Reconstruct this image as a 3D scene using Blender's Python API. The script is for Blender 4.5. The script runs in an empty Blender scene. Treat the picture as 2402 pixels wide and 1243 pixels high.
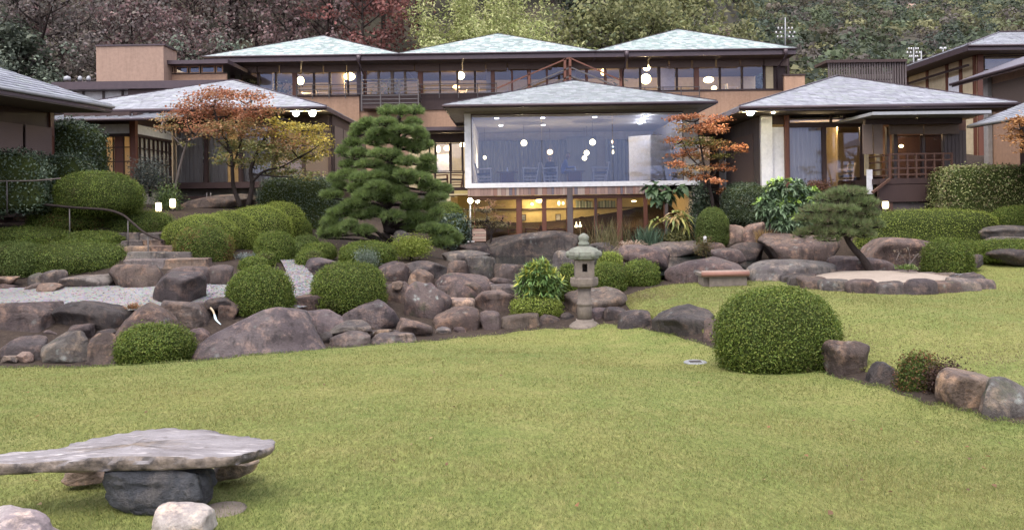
import bpy, bmesh, math, random
import numpy as np
from mathutils import Vector, Matrix
PI = math.pi
random.seed(7)
RNG = np.random.default_rng(11)
SC = bpy.context.scene
COL = SC.collection
# ------------------------------------------------------------------ camera
F = 1850.0; HZ = 480.0; CAMZ = 1.75; ROLL = math.radians(0.825)
cam_d = bpy.data.cameras.new('camera'); cam = bpy.data.objects.new('camera', cam_d); COL.objects.link(cam)
cam_d.sensor_width = 36; cam_d.lens = 36 * F / 2402.0
cam_d.shift_y = -(621.5 - HZ) / 2402.0
cam_d.clip_start = 0.05; cam_d.clip_end = 3000
cam.matrix_world = Matrix.Translation((0, 0, CAMZ)) @ Matrix.Rotation(PI / 2, 4, 'X') @ Matrix.Rotation(-ROLL, 4, 'Z')
SC.camera = cam
# ------------------------------------------------------------------ sky, sun, exposure (overcast dusk)
W = bpy.data.worlds.new('World'); SC.world = W; W.use_nodes = True
nt = W.node_tree; nt.nodes.clear()
wo = nt.nodes.new('ShaderNodeOutputWorld'); bg = nt.nodes.new('ShaderNodeBackground')
sky = nt.nodes.new('ShaderNodeTexSky'); sky.sky_type = 'NISHITA'; sky.sun_disc = False
SUN_EL, SUN_AZ = math.radians(62), math.radians(205)
sky.sun_elevation = SUN_EL; sky.sun_rotation = SUN_AZ; sky.dust_density = 2.0; sky.ozone_density = 2.0
cloud = nt.nodes.new('ShaderNodeRGB'); cloud.outputs[0].default_value = (6.3, 6.4, 7.5, 1)   # even cloud deck
mx = nt.nodes.new('ShaderNodeMix'); mx.data_type = 'RGBA'; mx.inputs[0].default_value = 0.75
nt.links.new(sky.outputs[0], mx.inputs[6]); nt.links.new(cloud.outputs[0], mx.inputs[7])
nt.links.new(mx.outputs[2], bg.inputs[0]); bg.inputs[1].default_value = 0.10
nt.links.new(bg.outputs[0], wo.inputs[0])
sun_d = bpy.data.lights.new('sun', 'SUN'); sun = bpy.data.objects.new('sun', sun_d); COL.objects.link(sun)
sun_d.energy = 1.5; sun_d.angle = math.radians(55); sun_d.color = (1, 0.95, 0.88)
sdir = Vector((math.sin(SUN_AZ) * math.cos(SUN_EL), math.cos(SUN_AZ) * math.cos(SUN_EL), math.sin(SUN_EL)))
sun.rotation_euler = (-sdir).to_track_quat('-Z', 'Y').to_euler()
SC.view_settings.view_transform = 'Standard'; SC.view_settings.look = 'None'
SC.view_settings.exposure = 1.7; SC.view_settings.gamma = 1.0
SC.render.engine = 'CYCLES'
SC.cycles.use_denoising = True
SC.cycles.adaptive_threshold = .02; SC.cycles.max_bounces = 6; SC.cycles.transparent_max_bounces = 16; SC.cycles.diffuse_bounces = 2
SC.cycles.glossy_bounces = 3; SC.cycles.caustics_reflective = False; SC.cycles.caustics_refractive = False
SC.cycles.sample_clamp_indirect = 4.0

# ------------------------------------------------------------------ helpers
CR, SR = math.cos(ROLL), math.sin(ROLL)
def P(px, py, Y):
    """point of the place seen at photograph position (px, py) at distance Y metres"""
    u = (px - 1201) / F; v = (HZ - py) / F
    return Vector((Y * (u * CR + v * SR), Y, CAMZ + Y * (-u * SR + v * CR)))
ORG = {}
def props(o, label=None, cat=None, group=None, kind=None):
    if label: o['label'] = label
    if cat: o['category'] = cat
    if group: o['group'] = group
    if kind: o['kind'] = kind
    return o
def thing(name, label, cat, loc=(0, 0, 0), group=None):
    o = bpy.data.objects.new(name, None); COL.objects.link(o)
    o.location = loc; o.empty_display_size = 0.1; ORG[o.name] = Vector(loc)
    return props(o, label, cat, group)
def link_mesh(name, me, parent=None, loc=(0, 0, 0)):
    o = bpy.data.objects.new(name, me); COL.objects.link(o)
    if parent is not None:
        o.parent = parent; ORG[o.name] = ORG[parent.name]
    else:
        o.location = loc; ORG[o.name] = Vector(loc)
    return o
def np_mesh(name, verts, faces, mat, parent=None, loc=(0, 0, 0), cols=None, smooth=False, extra=None):
    """verts (N,3) world; faces (M,k) all of one size; cols (N,3) leaf/slate colour"""
    me = bpy.data.meshes.new(name)
    verts = np.asarray(verts, dtype=np.float32).reshape(-1, 3)
    org = ORG[parent.name] if parent is not None else Vector(loc)
    verts = verts - np.array(org, dtype=np.float32)
    faces = np.asarray(faces, dtype=np.int32)
    k = faces.shape[1]
    me.vertices.add(len(verts)); me.vertices.foreach_set('co', verts.ravel())
    me.loops.add(faces.size); me.loops.foreach_set('vertex_index', faces.ravel())
    me.polygons.add(len(faces))
    me.polygons.foreach_set('loop_start', np.arange(0, faces.size, k, dtype=np.int32))
    me.polygons.foreach_set('loop_total', np.full(len(faces), k, dtype=np.int32))
    if smooth: me.polygons.foreach_set('use_smooth', np.ones(len(faces), dtype=bool))
    if cols is not None:
        at = me.color_attributes.new('Col', 'FLOAT_COLOR', 'POINT')
        c4 = np.ones((len(verts), 4), dtype=np.float32); c4[:, :3] = cols
        at.data.foreach_set('color', c4.ravel())
    me.update(calc_edges=True); me.materials.append(mat)
    return link_mesh(name, me, parent, loc)
class MB:
    """collects shapes in place coordinates, built as ONE mesh object"""
    def __init__(s): s.v = []; s.f = []; s.sm = []
    def add(s, vs, fs, smooth=False):
        n = len(s.v); s.v += [tuple(v) for v in vs]
        for f in fs: s.f.append([i + n for i in f]); s.sm.append(smooth)
        return s
    def box(s, x0, x1, y0, y1, z0, z1):
        x0, x1 = min(x0, x1), max(x0, x1); y0, y1 = min(y0, y1), max(y0, y1); z0, z1 = min(z0, z1), max(z0, z1)
        return s.add([(x0, y0, z0), (x1, y0, z0), (x1, y1, z0), (x0, y1, z0), (x0, y0, z1), (x1, y0, z1), (x1, y1, z1), (x0, y1, z1)],
              [(0, 3, 2, 1), (4, 5, 6, 7), (0, 1, 5, 4), (1, 2, 6, 5), (2, 3, 7, 6), (3, 0, 4, 7)])
    def obox(s, a, b, w, h, up=(0, 0, 1)):
        """bar from a to b, w wide, h high"""
        a = Vector(a); b = Vector(b); d = (b - a).normalized(); up = Vector(up)
        if abs(d.dot(up)) > .98: up = Vector((0, 1, 0))
        sx = d.cross(up).normalized() * (w / 2); sz = sx.cross(d).normalized() * (h / 2)
        vs = [a - sx - sz, a + sx - sz, a + sx + sz, a - sx + sz, b - sx - sz, b + sx - sz, b + sx + sz, b - sx + sz]
        return s.add(vs, [(0, 1, 2, 3), (7, 6, 5, 4), (0, 4, 5, 1), (1, 5, 6, 2), (2, 6, 7, 3), (3, 7, 4, 0)])
    def poly(s, pts, t=0.05, up=(0, 0, -1)):
        """slab: polygon extruded by t along up"""
        n = len(pts); d = Vector(up) * t
        vs = [Vector(p) for p in pts] + [Vector(p) + d for p in pts]
        fs = [tuple(range(n)), tuple(range(2 * n - 1, n - 1, -1))] + [(i, i + n, (i + 1) % n + n, (i + 1) % n) for i in range(n)]
        return s.add(vs, fs)
    def tube(s, pts, rad, n=8, smooth=True):
        pts = [Vector(p) for p in pts]
        if not hasattr(rad, '__len__'): rad = [rad] * len(pts)
        vs = []; fs = []; m = len(pts)
        ref = Vector((0.13, 0.31, 1)).normalized()
        for i, p in enumerate(pts):
            d = (pts[min(i + 1, m - 1)] - pts[max(i - 1, 0)]).normalized()
            r = ref if abs(d.dot(ref)) < .95 else Vector((1, .2, 0))
            a = d.cross(r).normalized(); b = d.cross(a)
            for k in range(n):
                t = 2 * PI * k / n; vs.append(p + (a * math.cos(t) + b * math.sin(t)) * rad[i])
        for i in range(m - 1):
            for k in range(n):
                fs.append((i * n + k, i * n + (k + 1) % n, (i + 1) * n + (k + 1) % n, (i + 1) * n + k))
        fs.append(tuple(range(n - 1, -1, -1))); fs.append(tuple(range((m - 1) * n, m * n)))
        return s.add(vs, fs, smooth)
    def lathe(s, c, prof, n=20, smooth=True):
        c = Vector(c); vs = []; fs = []; m = len(prof)
        for r, z in prof:
            for k in range(n): vs.append(c + Vector((r * math.cos(2 * PI * k / n), r * math.sin(2 * PI * k / n), z)))
        for i in range(m - 1):
            for k in range(n): fs.append((i * n + k, i * n + (k + 1) % n, (i + 1) * n + (k + 1) % n, (i + 1) * n + k))
        fs.append(tuple(range(n - 1, -1, -1))); fs.append(tuple(range((m - 1) * n, m * n)))
        return s.add(vs, fs, smooth)
    def ball(s, c, rx, ry=None, rz=None, n=14):
        ry = ry or rx; rz = rz or rx
        prof = [(math.sin(PI * (i + .02) / (n * 1.0 + .04)), -math.cos(PI * (i + .02) / (n + .04))) for i in range(n + 1)]
        k0 = len(s.v); s.lathe((0, 0, 0), prof, 2 * n)
        for i in range(k0, len(s.v)):
            x, y, z = s.v[i]; s.v[i] = (c[0] + x * rx, c[1] + y * ry, c[2] + z * rz)
        return s
    def fb(s, px0, py0, px1, py1, Y, th=.06):
        """upright box whose front stands at distance Y"""
        a = P(px0, (py0 + py1) / 2, Y).x; b = P(px1, (py0 + py1) / 2, Y).x
        t = P((px0 + px1) / 2, py0, Y).z; o = P((px0 + px1) / 2, py1, Y).z
        return s.box(a, b, Y, Y + th, o, t)
    def build(s, name, mat, parent=None, loc=None, label=None, cat=None, group=None, kind=None):
        if parent is None and loc is None:
            v = np.array(s.v); loc = ((v[:, 0].min() + v[:, 0].max()) / 2, (v[:, 1].min() + v[:, 1].max()) / 2, v[:, 2].min())
        org = ORG[parent.name] if parent is not None else Vector(loc)
        me = bpy.data.meshes.new(name)
        me.from_pydata([(v[0] - org[0], v[1] - org[1], v[2] - org[2]) for v in s.v], [], s.f)
        me.polygons.foreach_set('use_smooth', s.sm); me.update(); me.materials.append(mat)
        o = link_mesh(name, me, parent, loc or (0, 0, 0))
        return props(o, label, cat, group, kind)
# ------------------------------------------------------------------ materials
def new_mat(name):
    m = bpy.data.materials.new(name); m.use_nodes = True; t = m.node_tree; t.nodes.clear()
    return m, t, t.nodes.new('ShaderNodeOutputMaterial')
def N(t, typ, **kw):
    n = t.nodes.new(typ)
    for k, v in kw.items(): setattr(n, k, v)
    return n
def noise(t, vec, scale, detail=5, rough=.6):
    n = N(t, 'ShaderNodeTexNoise'); n.inputs['Scale'].default_value = scale; n.inputs['Detail'].default_value = detail
    n.inputs['Roughness'].default_value = rough
    if vec is not None: t.links.new(vec, n.inputs['Vector'])
    return n.outputs['Fac']
def ramp(t, fac, stops):
    r = N(t, 'ShaderNodeValToRGB'); e = r.color_ramp.elements
    while len(e) < len(stops): e.new(0.5)
    for i, (p, c) in enumerate(stops):
        e[i].position = p; e[i].color = (c[0], c[1], c[2], 1) if hasattr(c, '__len__') else (c, c, c, 1)
    t.links.new(fac, r.inputs[0]); return r.outputs[0]
def mixc(t, fac, a, b, mode='MIX'):
    m = N(t, 'ShaderNodeMix', data_type='RGBA', blend_type=mode)
    for s, i in ((fac, 0), (a, 6), (b, 7)):
        if isinstance(s, (int, float)): m.inputs[i].default_value = s
        elif isinstance(s, (tuple, list)): m.inputs[i].default_value = (s[0], s[1], s[2], 1)
        else: t.links.new(s, m.inputs[i])
    return m.outputs[2]
def coords(t, scale=(1, 1, 1), rand=True):
    tc = N(t, 'ShaderNodeTexCoord'); mp = N(t, 'ShaderNodeMapping'); mp.inputs['Scale'].default_value = scale
    t.links.new(tc.outputs['Object'], mp.inputs['Vector'])
    if rand:
        oi = N(t, 'ShaderNodeObjectInfo'); ml = N(t, 'ShaderNodeMath', operation='MULTIPLY'); ml.inputs[1].default_value = 37.0
        t.links.new(oi.outputs['Random'], ml.inputs[0]); t.links.new(ml.outputs[0], mp.inputs['Location'])
    return mp.outputs['Vector']
def principled(t, out, col, rough=.7, spec=.3, bump=None, bstr=.3, bdist=.02, metal=0):
    p = N(t, 'ShaderNodeBsdfPrincipled')
    if isinstance(col, (tuple, list)): p.inputs['Base Color'].default_value = (*col[:3], 1)
    else: t.links.new(col, p.inputs['Base Color'])
    if isinstance(rough, (int, float)): p.inputs['Roughness'].default_value = rough
    else: t.links.new(rough, p.inputs['Roughness'])
    p.inputs['Specular IOR Level'].default_value = spec; p.inputs['Metallic'].default_value = metal
    if bump is not None:
        b = N(t, 'ShaderNodeBump'); b.inputs['Strength'].default_value = bstr; b.inputs['Distance'].default_value = bdist
        t.links.new(bump, b.inputs['Height']); t.links.new(b.outputs[0], p.inputs['Normal'])
    t.links.new(p.outputs[0], out.inputs[0]); return p
def m_plain(name, c1, c2=None, scale=3, rough=.7, spec=.3, stretch=(1, 1, 1), bstr=.15, bdist=.01, metal=0):
    m, t, o = new_mat(name); v = coords(t, stretch)
    c2 = c2 or tuple(x * .75 for x in c1)
    n = noise(t, v, scale, 6); n2 = noise(t, v, scale * 9, 4)
    c = mixc(t, ramp(t, n, [(.3, 0), (.72, 1)]), c1, c2)
    c = mixc(t, .35, c, ramp(t, n2, [(.3, tuple(x * .7 for x in c1)), (.7, tuple(min(1, x * 1.25) for x in c1))]))
    if 'plaster' in name and 'white' not in name:   # rain streaks and grime
        c = mixc(t, ramp(t, noise(t, coords(t, (5, 5, .35)), 1.3, 6, .65), [(.48, 0), (.74, .42)]), c, tuple(x * .55 for x in c1))
    principled(t, o, c, rough, spec, n2, bstr, bdist, metal); return m
def m_emit(name, c, s):
    m, t, o = new_mat(name); e = N(t, 'ShaderNodeEmission'); e.inputs[0].default_value = (*c, 1); e.inputs[1].default_value = s
    t.links.new(e.outputs[0], o.inputs[0]); return m
def m_glass(name, refl=.06, tint=(.93, .95, .97), wob=.0):
    m, t, o = new_mat(name)
    tr = N(t, 'ShaderNodeBsdfTransparent'); tr.inputs[0].default_value = (*tint, 1)
    gl = N(t, 'ShaderNodeBsdfGlossy'); gl.inputs['Roughness'].default_value = .01; gl.inputs[0].default_value = (.62, .70, 1, 1)
    fr = N(t, 'ShaderNodeFresnel'); fr.inputs[0].default_value = 1.5
    ad = N(t, 'ShaderNodeMath', operation='ADD'); ad.inputs[1].default_value = refl; ad.use_clamp = True
    t.links.new(fr.outputs[0], ad.inputs[0])
    if wob:
        b = N(t, 'ShaderNodeBump'); b.inputs['Strength'].default_value = wob; b.inputs['Distance'].default_value = .02
        t.links.new(noise(t, coords(t), .7, 1), b.inputs['Height']); t.links.new(b.outputs[0], gl.inputs['Normal'])
    mxs = N(t, 'ShaderNodeMixShader'); t.links.new(ad.outputs[0], mxs.inputs[0])
    t.links.new(tr.outputs[0], mxs.inputs[1]); t.links.new(gl.outputs[0], mxs.inputs[2]); t.links.new(mxs.outputs[0], o.inputs[0]); return m
def m_leaf(name, trans=.3, rough=.55, spec=.25):
    m, t, o = new_mat(name)
    a = N(t, 'ShaderNodeAttribute'); a.attribute_name = 'Col'
    p = N(t, 'ShaderNodeBsdfPrincipled'); p.inputs['Roughness'].default_value = rough; p.inputs['Specular IOR Level'].default_value = spec
    t.links.new(a.outputs['Color'], p.inputs['Base Color'])
    tr = N(t, 'ShaderNodeBsdfTranslucent'); t.links.new(a.outputs['Color'], tr.inputs[0])
    mxs = N(t, 'ShaderNodeMixShader'); mxs.inputs[0].default_value = trans
    t.links.new(p.outputs[0], mxs.inputs[1]); t.links.new(tr.outputs[0], mxs.inputs[2]); t.links.new(mxs.outputs[0], o.inputs[0]); return m
def m_attr(name, rough=.5, spec=.4, nscale=6, amt=.35, bstr=.2):
    m, t, o = new_mat(name); a = N(t, 'ShaderNodeAttribute'); a.attribute_name = 'Col'
    v = coords(t); n = noise(t, v, nscale, 6)
    c = mixc(t, amt, a.outputs['Color'], ramp(t, n, [(.25, .25), (.75, 1.0)]), 'MULTIPLY')
    principled(t, o, c, rough, spec, n, bstr, .02); return m
def m_rock(name, moss=.2, lich=.5):
    """weathered boulder; the object's own colour is its tint"""
    m, t, o = new_mat(name); v = coords(t); oi = N(t, 'ShaderNodeObjectInfo')
    big = noise(t, v, 1.1, 6, .62); mid = noise(t, v, 4.5, 7, .7); fine = noise(t, v, 26, 6, .75)
    vs = coords(t, (3.2, 3.2, .7)); streak = noise(t, vs, 2.2, 5, .6)
    tint = oi.outputs['Color']
    c = mixc(t, ramp(t, big, [(.36, 0), (.60, 1)]), tint, mixc(t, 1.0, tint, (.50, .46, .50), 'MULTIPLY'))
    c = mixc(t, ramp(t, mid, [(.50, 0), (.66, .9)]), c, mixc(t, 1.0, tint, (1.9, 1.62, 1.38), 'MULTIPLY'))
    c = mixc(t, ramp(t, streak, [(.52, 0), (.68, .85)]), c, mixc(t, 1.0, tint, (.26, .24, .25), 'MULTIPLY'))
    vor = N(t, 'ShaderNodeTexVoronoi'); vor.inputs['Scale'].default_value = 7; t.links.new(v, vor.inputs['Vector'])
    lm = mixc(t, 1.0, ramp(t, noise(t, v, 1.7, 4), [(.56, 0), (.68, lich)]), ramp(t, mixc(t, .6, vor.outputs['Distance'], fine), [(.30, 1), (.46, 0)]), 'MULTIPLY')
    c = mixc(t, lm, c, (.42, .46, .42))
    geo = N(t, 'ShaderNodeNewGeometry'); sx = N(t, 'ShaderNodeSeparateXYZ'); t.links.new(v, sx.inputs[0])
    mm = ramp(t, noise(t, v, 2.6, 5), [(.60, 0), (.74, moss)])
    c = mixc(t, mm, c, (.075, .085, .04))
    c = mixc(t, .5, c, mixc(t, 1.0, c, ramp(t, fine, [(.3, .45), (.7, 1.5)]), 'MULTIPLY'))
    hb = mixc(t, .45, mid, fine)
    principled(t, o, c, .68, .35, hb, 1.0, .09); return m
M = {}
M['glass'] = m_glass('window_glass', .0, (.9, .9, .92))
M['glass_dark'] = m_glass('picture_window_glass', .010, (.78, .83, .93), .012)
M['wood'] = m_plain('dark_wood', (.055, .032, .028), (.035, .02, .02), 4, .6, .3, (1, 1, .15))
M['redwood'] = m_plain('red_brown_wood', (.15, .055, .032), (.09, .035, .024), 4, .5, .35, (1, 1, .12))
M['greywood'] = m_plain('weathered_wood', (.13, .105, .10), (.075, .06, .06), 4, .8, .2, (1, 1, .1))
M['plaster'] = m_plain('ochre_plaster', (.42, .262, .175), (.34, .21, .14), .9, .9, .1)
M['beige'] = m_plain('beige_plaster', (.335, .225, .17), (.29, .20, .155), .7, .9, .1)
M['white'] = m_plain('white_plaster', (.72, .70, .70), (.62, .60, .62), .8, .8, .15)
M['greyplaster'] = m_plain('grey_plaster', (.34, .31, .28), (.27, .25, .23), .8, .85, .1)
M['soffit'] = m_plain('soffit_boards', (.14, .115, .10), (.10, .08, .07), 3, .8, .2, (1, 6, 1))
M['copper'] = m_plain('aged_metal', (.075, .05, .055), (.05, .035, .042), 5, .45, .5, metal=.3)
M['slateattr'] = m_attr('roof_slates', .42, .5, 5, .45)
M['reed'] = m_plain('reed_blind', (.16, .115, .10), (.11, .078, .07), 40, .8, .1, (.15, .15, 3))
M['reedlight'] = m_plain('reed_blind_pale', (.17, .125, .10), (.12, .088, .072), 40, .8, .1, (.15, .15, 3))
M['yellow'] = m_plain('yellow_wall', (.50, .41, .19), (.43, .35, .165), .6, .9, .1)
M['cream'] = m_plain('cream_wall', (.55, .44, .28), (.48, .38, .24), .6, .9, .1)
M['curtain'] = m_plain('curtain_cloth', (.58, .53, .46), (.46, .42, .36), 2, .95, .05, (6, 6, .2))
M['curtblue'] = m_plain('grey_curtain_cloth', (.17, .18, .20), (.12, .13, .15), 2, .95, .05, (6, 6, .2))
M['floor'] = m_plain('dark_floor', (.09, .045, .03), (.06, .03, .02), 2, .4, .4)
M['ceil'] = m_plain('pale_ceiling', (.42, .40, .38), (.36, .34, .33), 1, .9, .1)
m, t, o = new_mat('shoji_paper'); tl = N(t, 'ShaderNodeBsdfTranslucent'); tl.inputs[0].default_value = (.75, .62, .42, 1); df = N(t, 'ShaderNodeBsdfDiffuse'); df.inputs[0].default_value = (.55, .47, .34, 1)
ms = N(t, 'ShaderNodeMixShader'); ms.inputs[0].default_value = .6; t.links.new(df.outputs[0], ms.inputs[1]); t.links.new(tl.outputs[0], ms.inputs[2]); t.links.new(ms.outputs[0], o.inputs[0]); M['paper'] = m
M['rock'] = m_rock('garden_rock')
M['rockm'] = m_rock('mossy_rock', .7, .9)
M['leaf'] = m_leaf('leaf', .36)
M['gloss'] = m_leaf('glossy_leaf', .15, .42, .28)
M['needle'] = m_leaf('pine_needle', .45, .6, .2)
M['bark'] = m_plain('bark', (.045, .034, .03), (.02, .015, .014), 9, .9, .1, (1, 1, .35), .8, .03)
M['barkp'] = m_plain('pale_bark', (.16, .13, .115), (.09, .075, .07), 9, .9, .1, (1, 1, .35), .5, .02)
M['stone'] = m_plain('lantern_granite', (.22, .178, .145), (.09, .075, .068), 9, .9, .2, (1, 1, 1), .7, .02)
M['stonelich'] = m_plain('lichened_granite', (.22, .235, .185), (.12, .095, .085), 9, .9, .2, (1, 1, 1), .7, .02)
M['iron'] = m_plain('painted_steel', (.10, .085, .08), (.07, .06, .06), 8, .5, .4)
M['grey'] = m_plain('grey_metal', (.30, .30, .31), (.22, .22, .23), 8, .45, .5)
M['lamp'] = m_emit('lamp_glow', (1, .76, .36), 5)
M['lampw'] = m_emit('warm_lamp_glow', (1, .55, .20), 4)
M['flood'] = m_emit('flood_glow', (1, .90, .55), 140)
M['lantern'] = m_emit('garden_lantern_glow', (1, .82, .40), 3)
M['down'] = m_emit('downlight_glow', (1, .93, .84), 8)
# ------------------------------------------------------------------ terrain
CTRL = []
def cp(*pts):
    for (px, py, Y) in pts:
        q = P(px, py, Y); CTRL.append((q.x, q.y, q.z))
def cw(*pts): CTRL.extend(pts)
EDGE = [(-400, 850, 11.6), (0, 848, 12.4), (280, 846, 12.6), (450, 838, 12.7), (620, 822, 13.3), (800, 806, 14), (1000, 791, 15), (1180, 773, 15.9), (1340, 768, 16.1),
        (1450, 771, 15.7), (1560, 796, 14.4), (1680, 824, 13), (1830, 874, 11.2), (1960, 897, 10.2), (2110, 938, 9), (2250, 974, 8.2), (2402, 1002, 7.6), (2700, 1060, 6.7)]
cp(*EDGE)
cw((-7, 0, .12), (0, 0, .14), (7, 0, .1), (-6, 4.4, 0), (0, 4.4, .02), (5, 4.4, -.05), (-4.5, 8, -.24), (0, 8, -.22), (0, 12, -.5), (3, 10, -.42))
# the stony channel left of the lantern, the gravel terrace above it
cp((0, 850, 13.2), (250, 850, 13.4), (450, 842, 13.7), (700, 815, 14.4), (900, 795, 15.3), (1100, 780, 16.2))
for px in (-300, 0, 200, 350, 480): cp((px, 713, 15.3), (px, 690, 16.6))
cp((560, 705, 15.7), (640, 690, 16.4), (720, 655, 17.8), (700, 622, 19.4), (665, 603, 20.9), (640, 588, 22.3), (780, 735, 16))
cp((-200, 640, 18), (50, 640, 18), (200, 640, 18), (420, 632, 18), (380, 590, 19), (330, 560, 20.3), (150, 560, 20), (-50, 540, 20.5), (0, 505, 21.8), (100, 500, 22.5), (320, 520, 21.8),
   (500, 560, 21), (600, 520, 24), (480, 490, 25), (300, 480, 26), (600, 474, 27.5), (760, 545, 25.5), (900, 604, 21.5), (1010, 604, 21.5), (800, 612, 20.3), (1090, 606, 22), (960, 560, 25.5), (1060, 575, 27))
cp((960, 700, 17.8), (1060, 735, 17), (1200, 735, 17), (1250, 700, 17.8), (1330, 690, 18), (1420, 700, 17.5), (1130, 655, 19.4), (1230, 640, 19.6), (1330, 632, 20), (1470, 668, 18.2), (1540, 668, 18.3))
cp((1480, 693, 16.7), (1560, 722, 15.2), (1640, 674, 17.6), (1700, 720, 14.8), (1830, 700, 14.6), (1880, 730, 13.2), (2000, 790, 11.6), (2120, 835, 10.1), (2300, 868, 9), (2402, 884, 8.5), (2700, 930, 7.6),
   (2402, 790, 10.6), (2402, 700, 14), (2250, 715, 14), (2402, 632, 19), (2250, 645, 19), (2100, 700, 15.6), (1900, 690, 16), (1960, 665, 17.6), (2700, 640, 18), (2150, 660, 18))
WATER = 0.02
for x, y in ((-1, 26), (1.5, 24.5), (4, 23.5), (6.5, 22.5), (5, 26), (1.5, 28), (8, 24)): cw((x, y, WATER - .45))
for x, y in ((-1.6, 23), (.2, 22.2), (2.2, 21.3), (3.5, 20.2)): cw((x, y, WATER + .12))
cp((1780, 632, 20.2), (2000, 620, 19.8), (2080, 612, 21), (2200, 590, 21.8), (2330, 575, 22), (2402, 560, 23))
cw((-2.5, 28.5, .1), (-1, 30, .12), (3, 30.2, .12), (7, 29, .2), (8.6, 27, .4), (10.5, 24.6, .7), (12.5, 24.5, 1.1), (9.5, 27.5, 1.3), (14, 26, 1.5), (18, 24, 1.4), (22, 26, 2))
cw((-13, 30, 2.0), (-8, 30, 1.95), (-17, 24, 2), (-22, 24, 2.2), (-20, 16, .6), (-18, 8, .1), (18, 10, .1), (20, 18, .6), (-5, 33, 1.6), (10, 36, 3), (0, 37, 1.5), (-12, 38, 3), (-25, 36, 3), (25, 38, 4), (0, 44, 4), (-30, 48, 5), (30, 48, 5), (0, 54, 5), (-40, 20, 2), (40, 20, 2), (-12, -8, .1), (12, -8, .1), (-40, 0, .3), (40, 0, .3))
CT = np.array(CTRL); 
def _k(d2): return np.sqrt(d2 + 1.6)
_A = _k(((CT[:, None, :2] - CT[None, :, :2]) ** 2).sum(-1)); _n = len(CT)
_S = np.zeros((_n + 1, _n + 1)); _S[:_n, :_n] = _A - np.eye(_n) * .45; _S[:_n, _n] = 1; _S[_n, :_n] = 1
_w = np.linalg.solve(_S, np.append(CT[:, 2], 0))
def terr(x, y):
    x = np.atleast_1d(np.asarray(x, float)); y = np.atleast_1d(np.asarray(y, float)); out = np.empty(len(x))
    for i in range(0, len(x), 20000):
        d2 = (x[i:i + 20000, None] - CT[None, :, 0]) ** 2 + (y[i:i + 20000, None] - CT[None, :, 1]) ** 2
        out[i:i + 20000] = _k(d2) @ _w[:_n] + _w[_n]
    return out
def tz(x, y): return float(terr(x, y)[0])
def waves(p, seed, scale, octs=3, gain=.5):
    """cheap smooth noise, about -1..1"""
    r = np.random.default_rng(seed); out = np.zeros(len(p)); a = 1.0; tot = 0
    for o in range(octs):
        for k in range(5):
            d = r.normal(size=p.shape[1]); d /= np.linalg.norm(d); out += a * np.sin(p @ d * scale * (1 + .3 * r.random()) * 2 + r.random() * 6.28) / 5
        tot += a * .55; a *= gain; scale *= 2.1
    return out / tot
def grid_faces(nr, nc):
    i = np.arange(nr - 1)[:, None] * nc + np.arange(nc - 1)[None, :]
    return np.stack([i, i + 1, i + nc + 1, i + nc], -1).reshape(-1, 4)
m, t, o = new_mat('bare_earth'); v = coords(t, rand=False)
n1 = noise(t, v, .9, 8, .65); n2 = noise(t, v, 14, 6, .7)
c = mixc(t, ramp(t, n1, [(.3, 0), (.7, 1)]), (.055, .040, .031), (.028, .021, .018)); c = mixc(t, ramp(t, n2, [(.5, 0), (.75, .6)]), c, (.11, .083, .064))  # shade of the gaps between rocks is put into the dark soil colour
principled(t, o, c, .95, .1, n2, .8, .04); M['earth'] = m
def hillz(x, y):
    a = x / np.maximum(y, 1.0); w = np.clip((a - .19) / .13, 0, 1); w = w * w * (3 - 2 * w)
    zl = 3.2 + np.maximum(0, y - 47) * .62 * np.clip((y - 47) / 12, 0, 1); zl = np.minimum(zl, 60 + .2 * y)
    zr = 3.2 + np.maximum(0, y - 80) * .30 * np.clip((y - 80) / 30, 0, 1)
    return zl * (1 - w) + zr * w
xs = np.concatenate([np.linspace(-400, -45, 12), np.linspace(-44, -16, 40), np.linspace(-15.6, 18, 180), np.linspace(18.7, 46, 36), np.linspace(60, 400, 12)])
ys = np.concatenate([np.linspace(-300, -12, 8), np.linspace(-10, 3, 10), np.linspace(3.5, 32, 160), np.linspace(32.6, 50, 26)])
gx, gy = np.meshgrid(xs, ys); z = terr(gx.ravel(), gy.ravel())
edge = np.clip(np.maximum(np.abs(gx.ravel()) - 42, -gy.ravel() - 8) / 40, 0, 1); z = z * (1 - edge) + 2.5 * edge
ground = np_mesh('ground', np.stack([gx.ravel(), gy.ravel(), z - .055], -1), grid_faces(len(ys), len(xs)), M['earth'], smooth=True)
props(ground, kind='structure')
# forested slope behind
m, t, o = new_mat('forest_floor'); v = coords(t, rand=False)
principled(t, o, mixc(t, noise(t, v, .3, 6), (.03, .034, .02), (.075, .058, .045)), .95, .1); M['forest'] = m
xs2 = np.linspace(-420, 620, 110); ys2 = np.linspace(44, 760, 110); gx, gy = np.meshgrid(xs2, ys2)
z = hillz(gx.ravel(), gy.ravel()) + waves(np.stack([gx.ravel(), gy.ravel()], -1), 3, .03, 3) * np.clip((gy.ravel() - 60) / 40, 0, 1) * 5
hill = np_mesh('hillside', np.stack([gx.ravel(), gy.ravel(), z - .3], -1), grid_faces(110, 110), M['forest'], smooth=True); props(hill, kind='structure')
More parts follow.
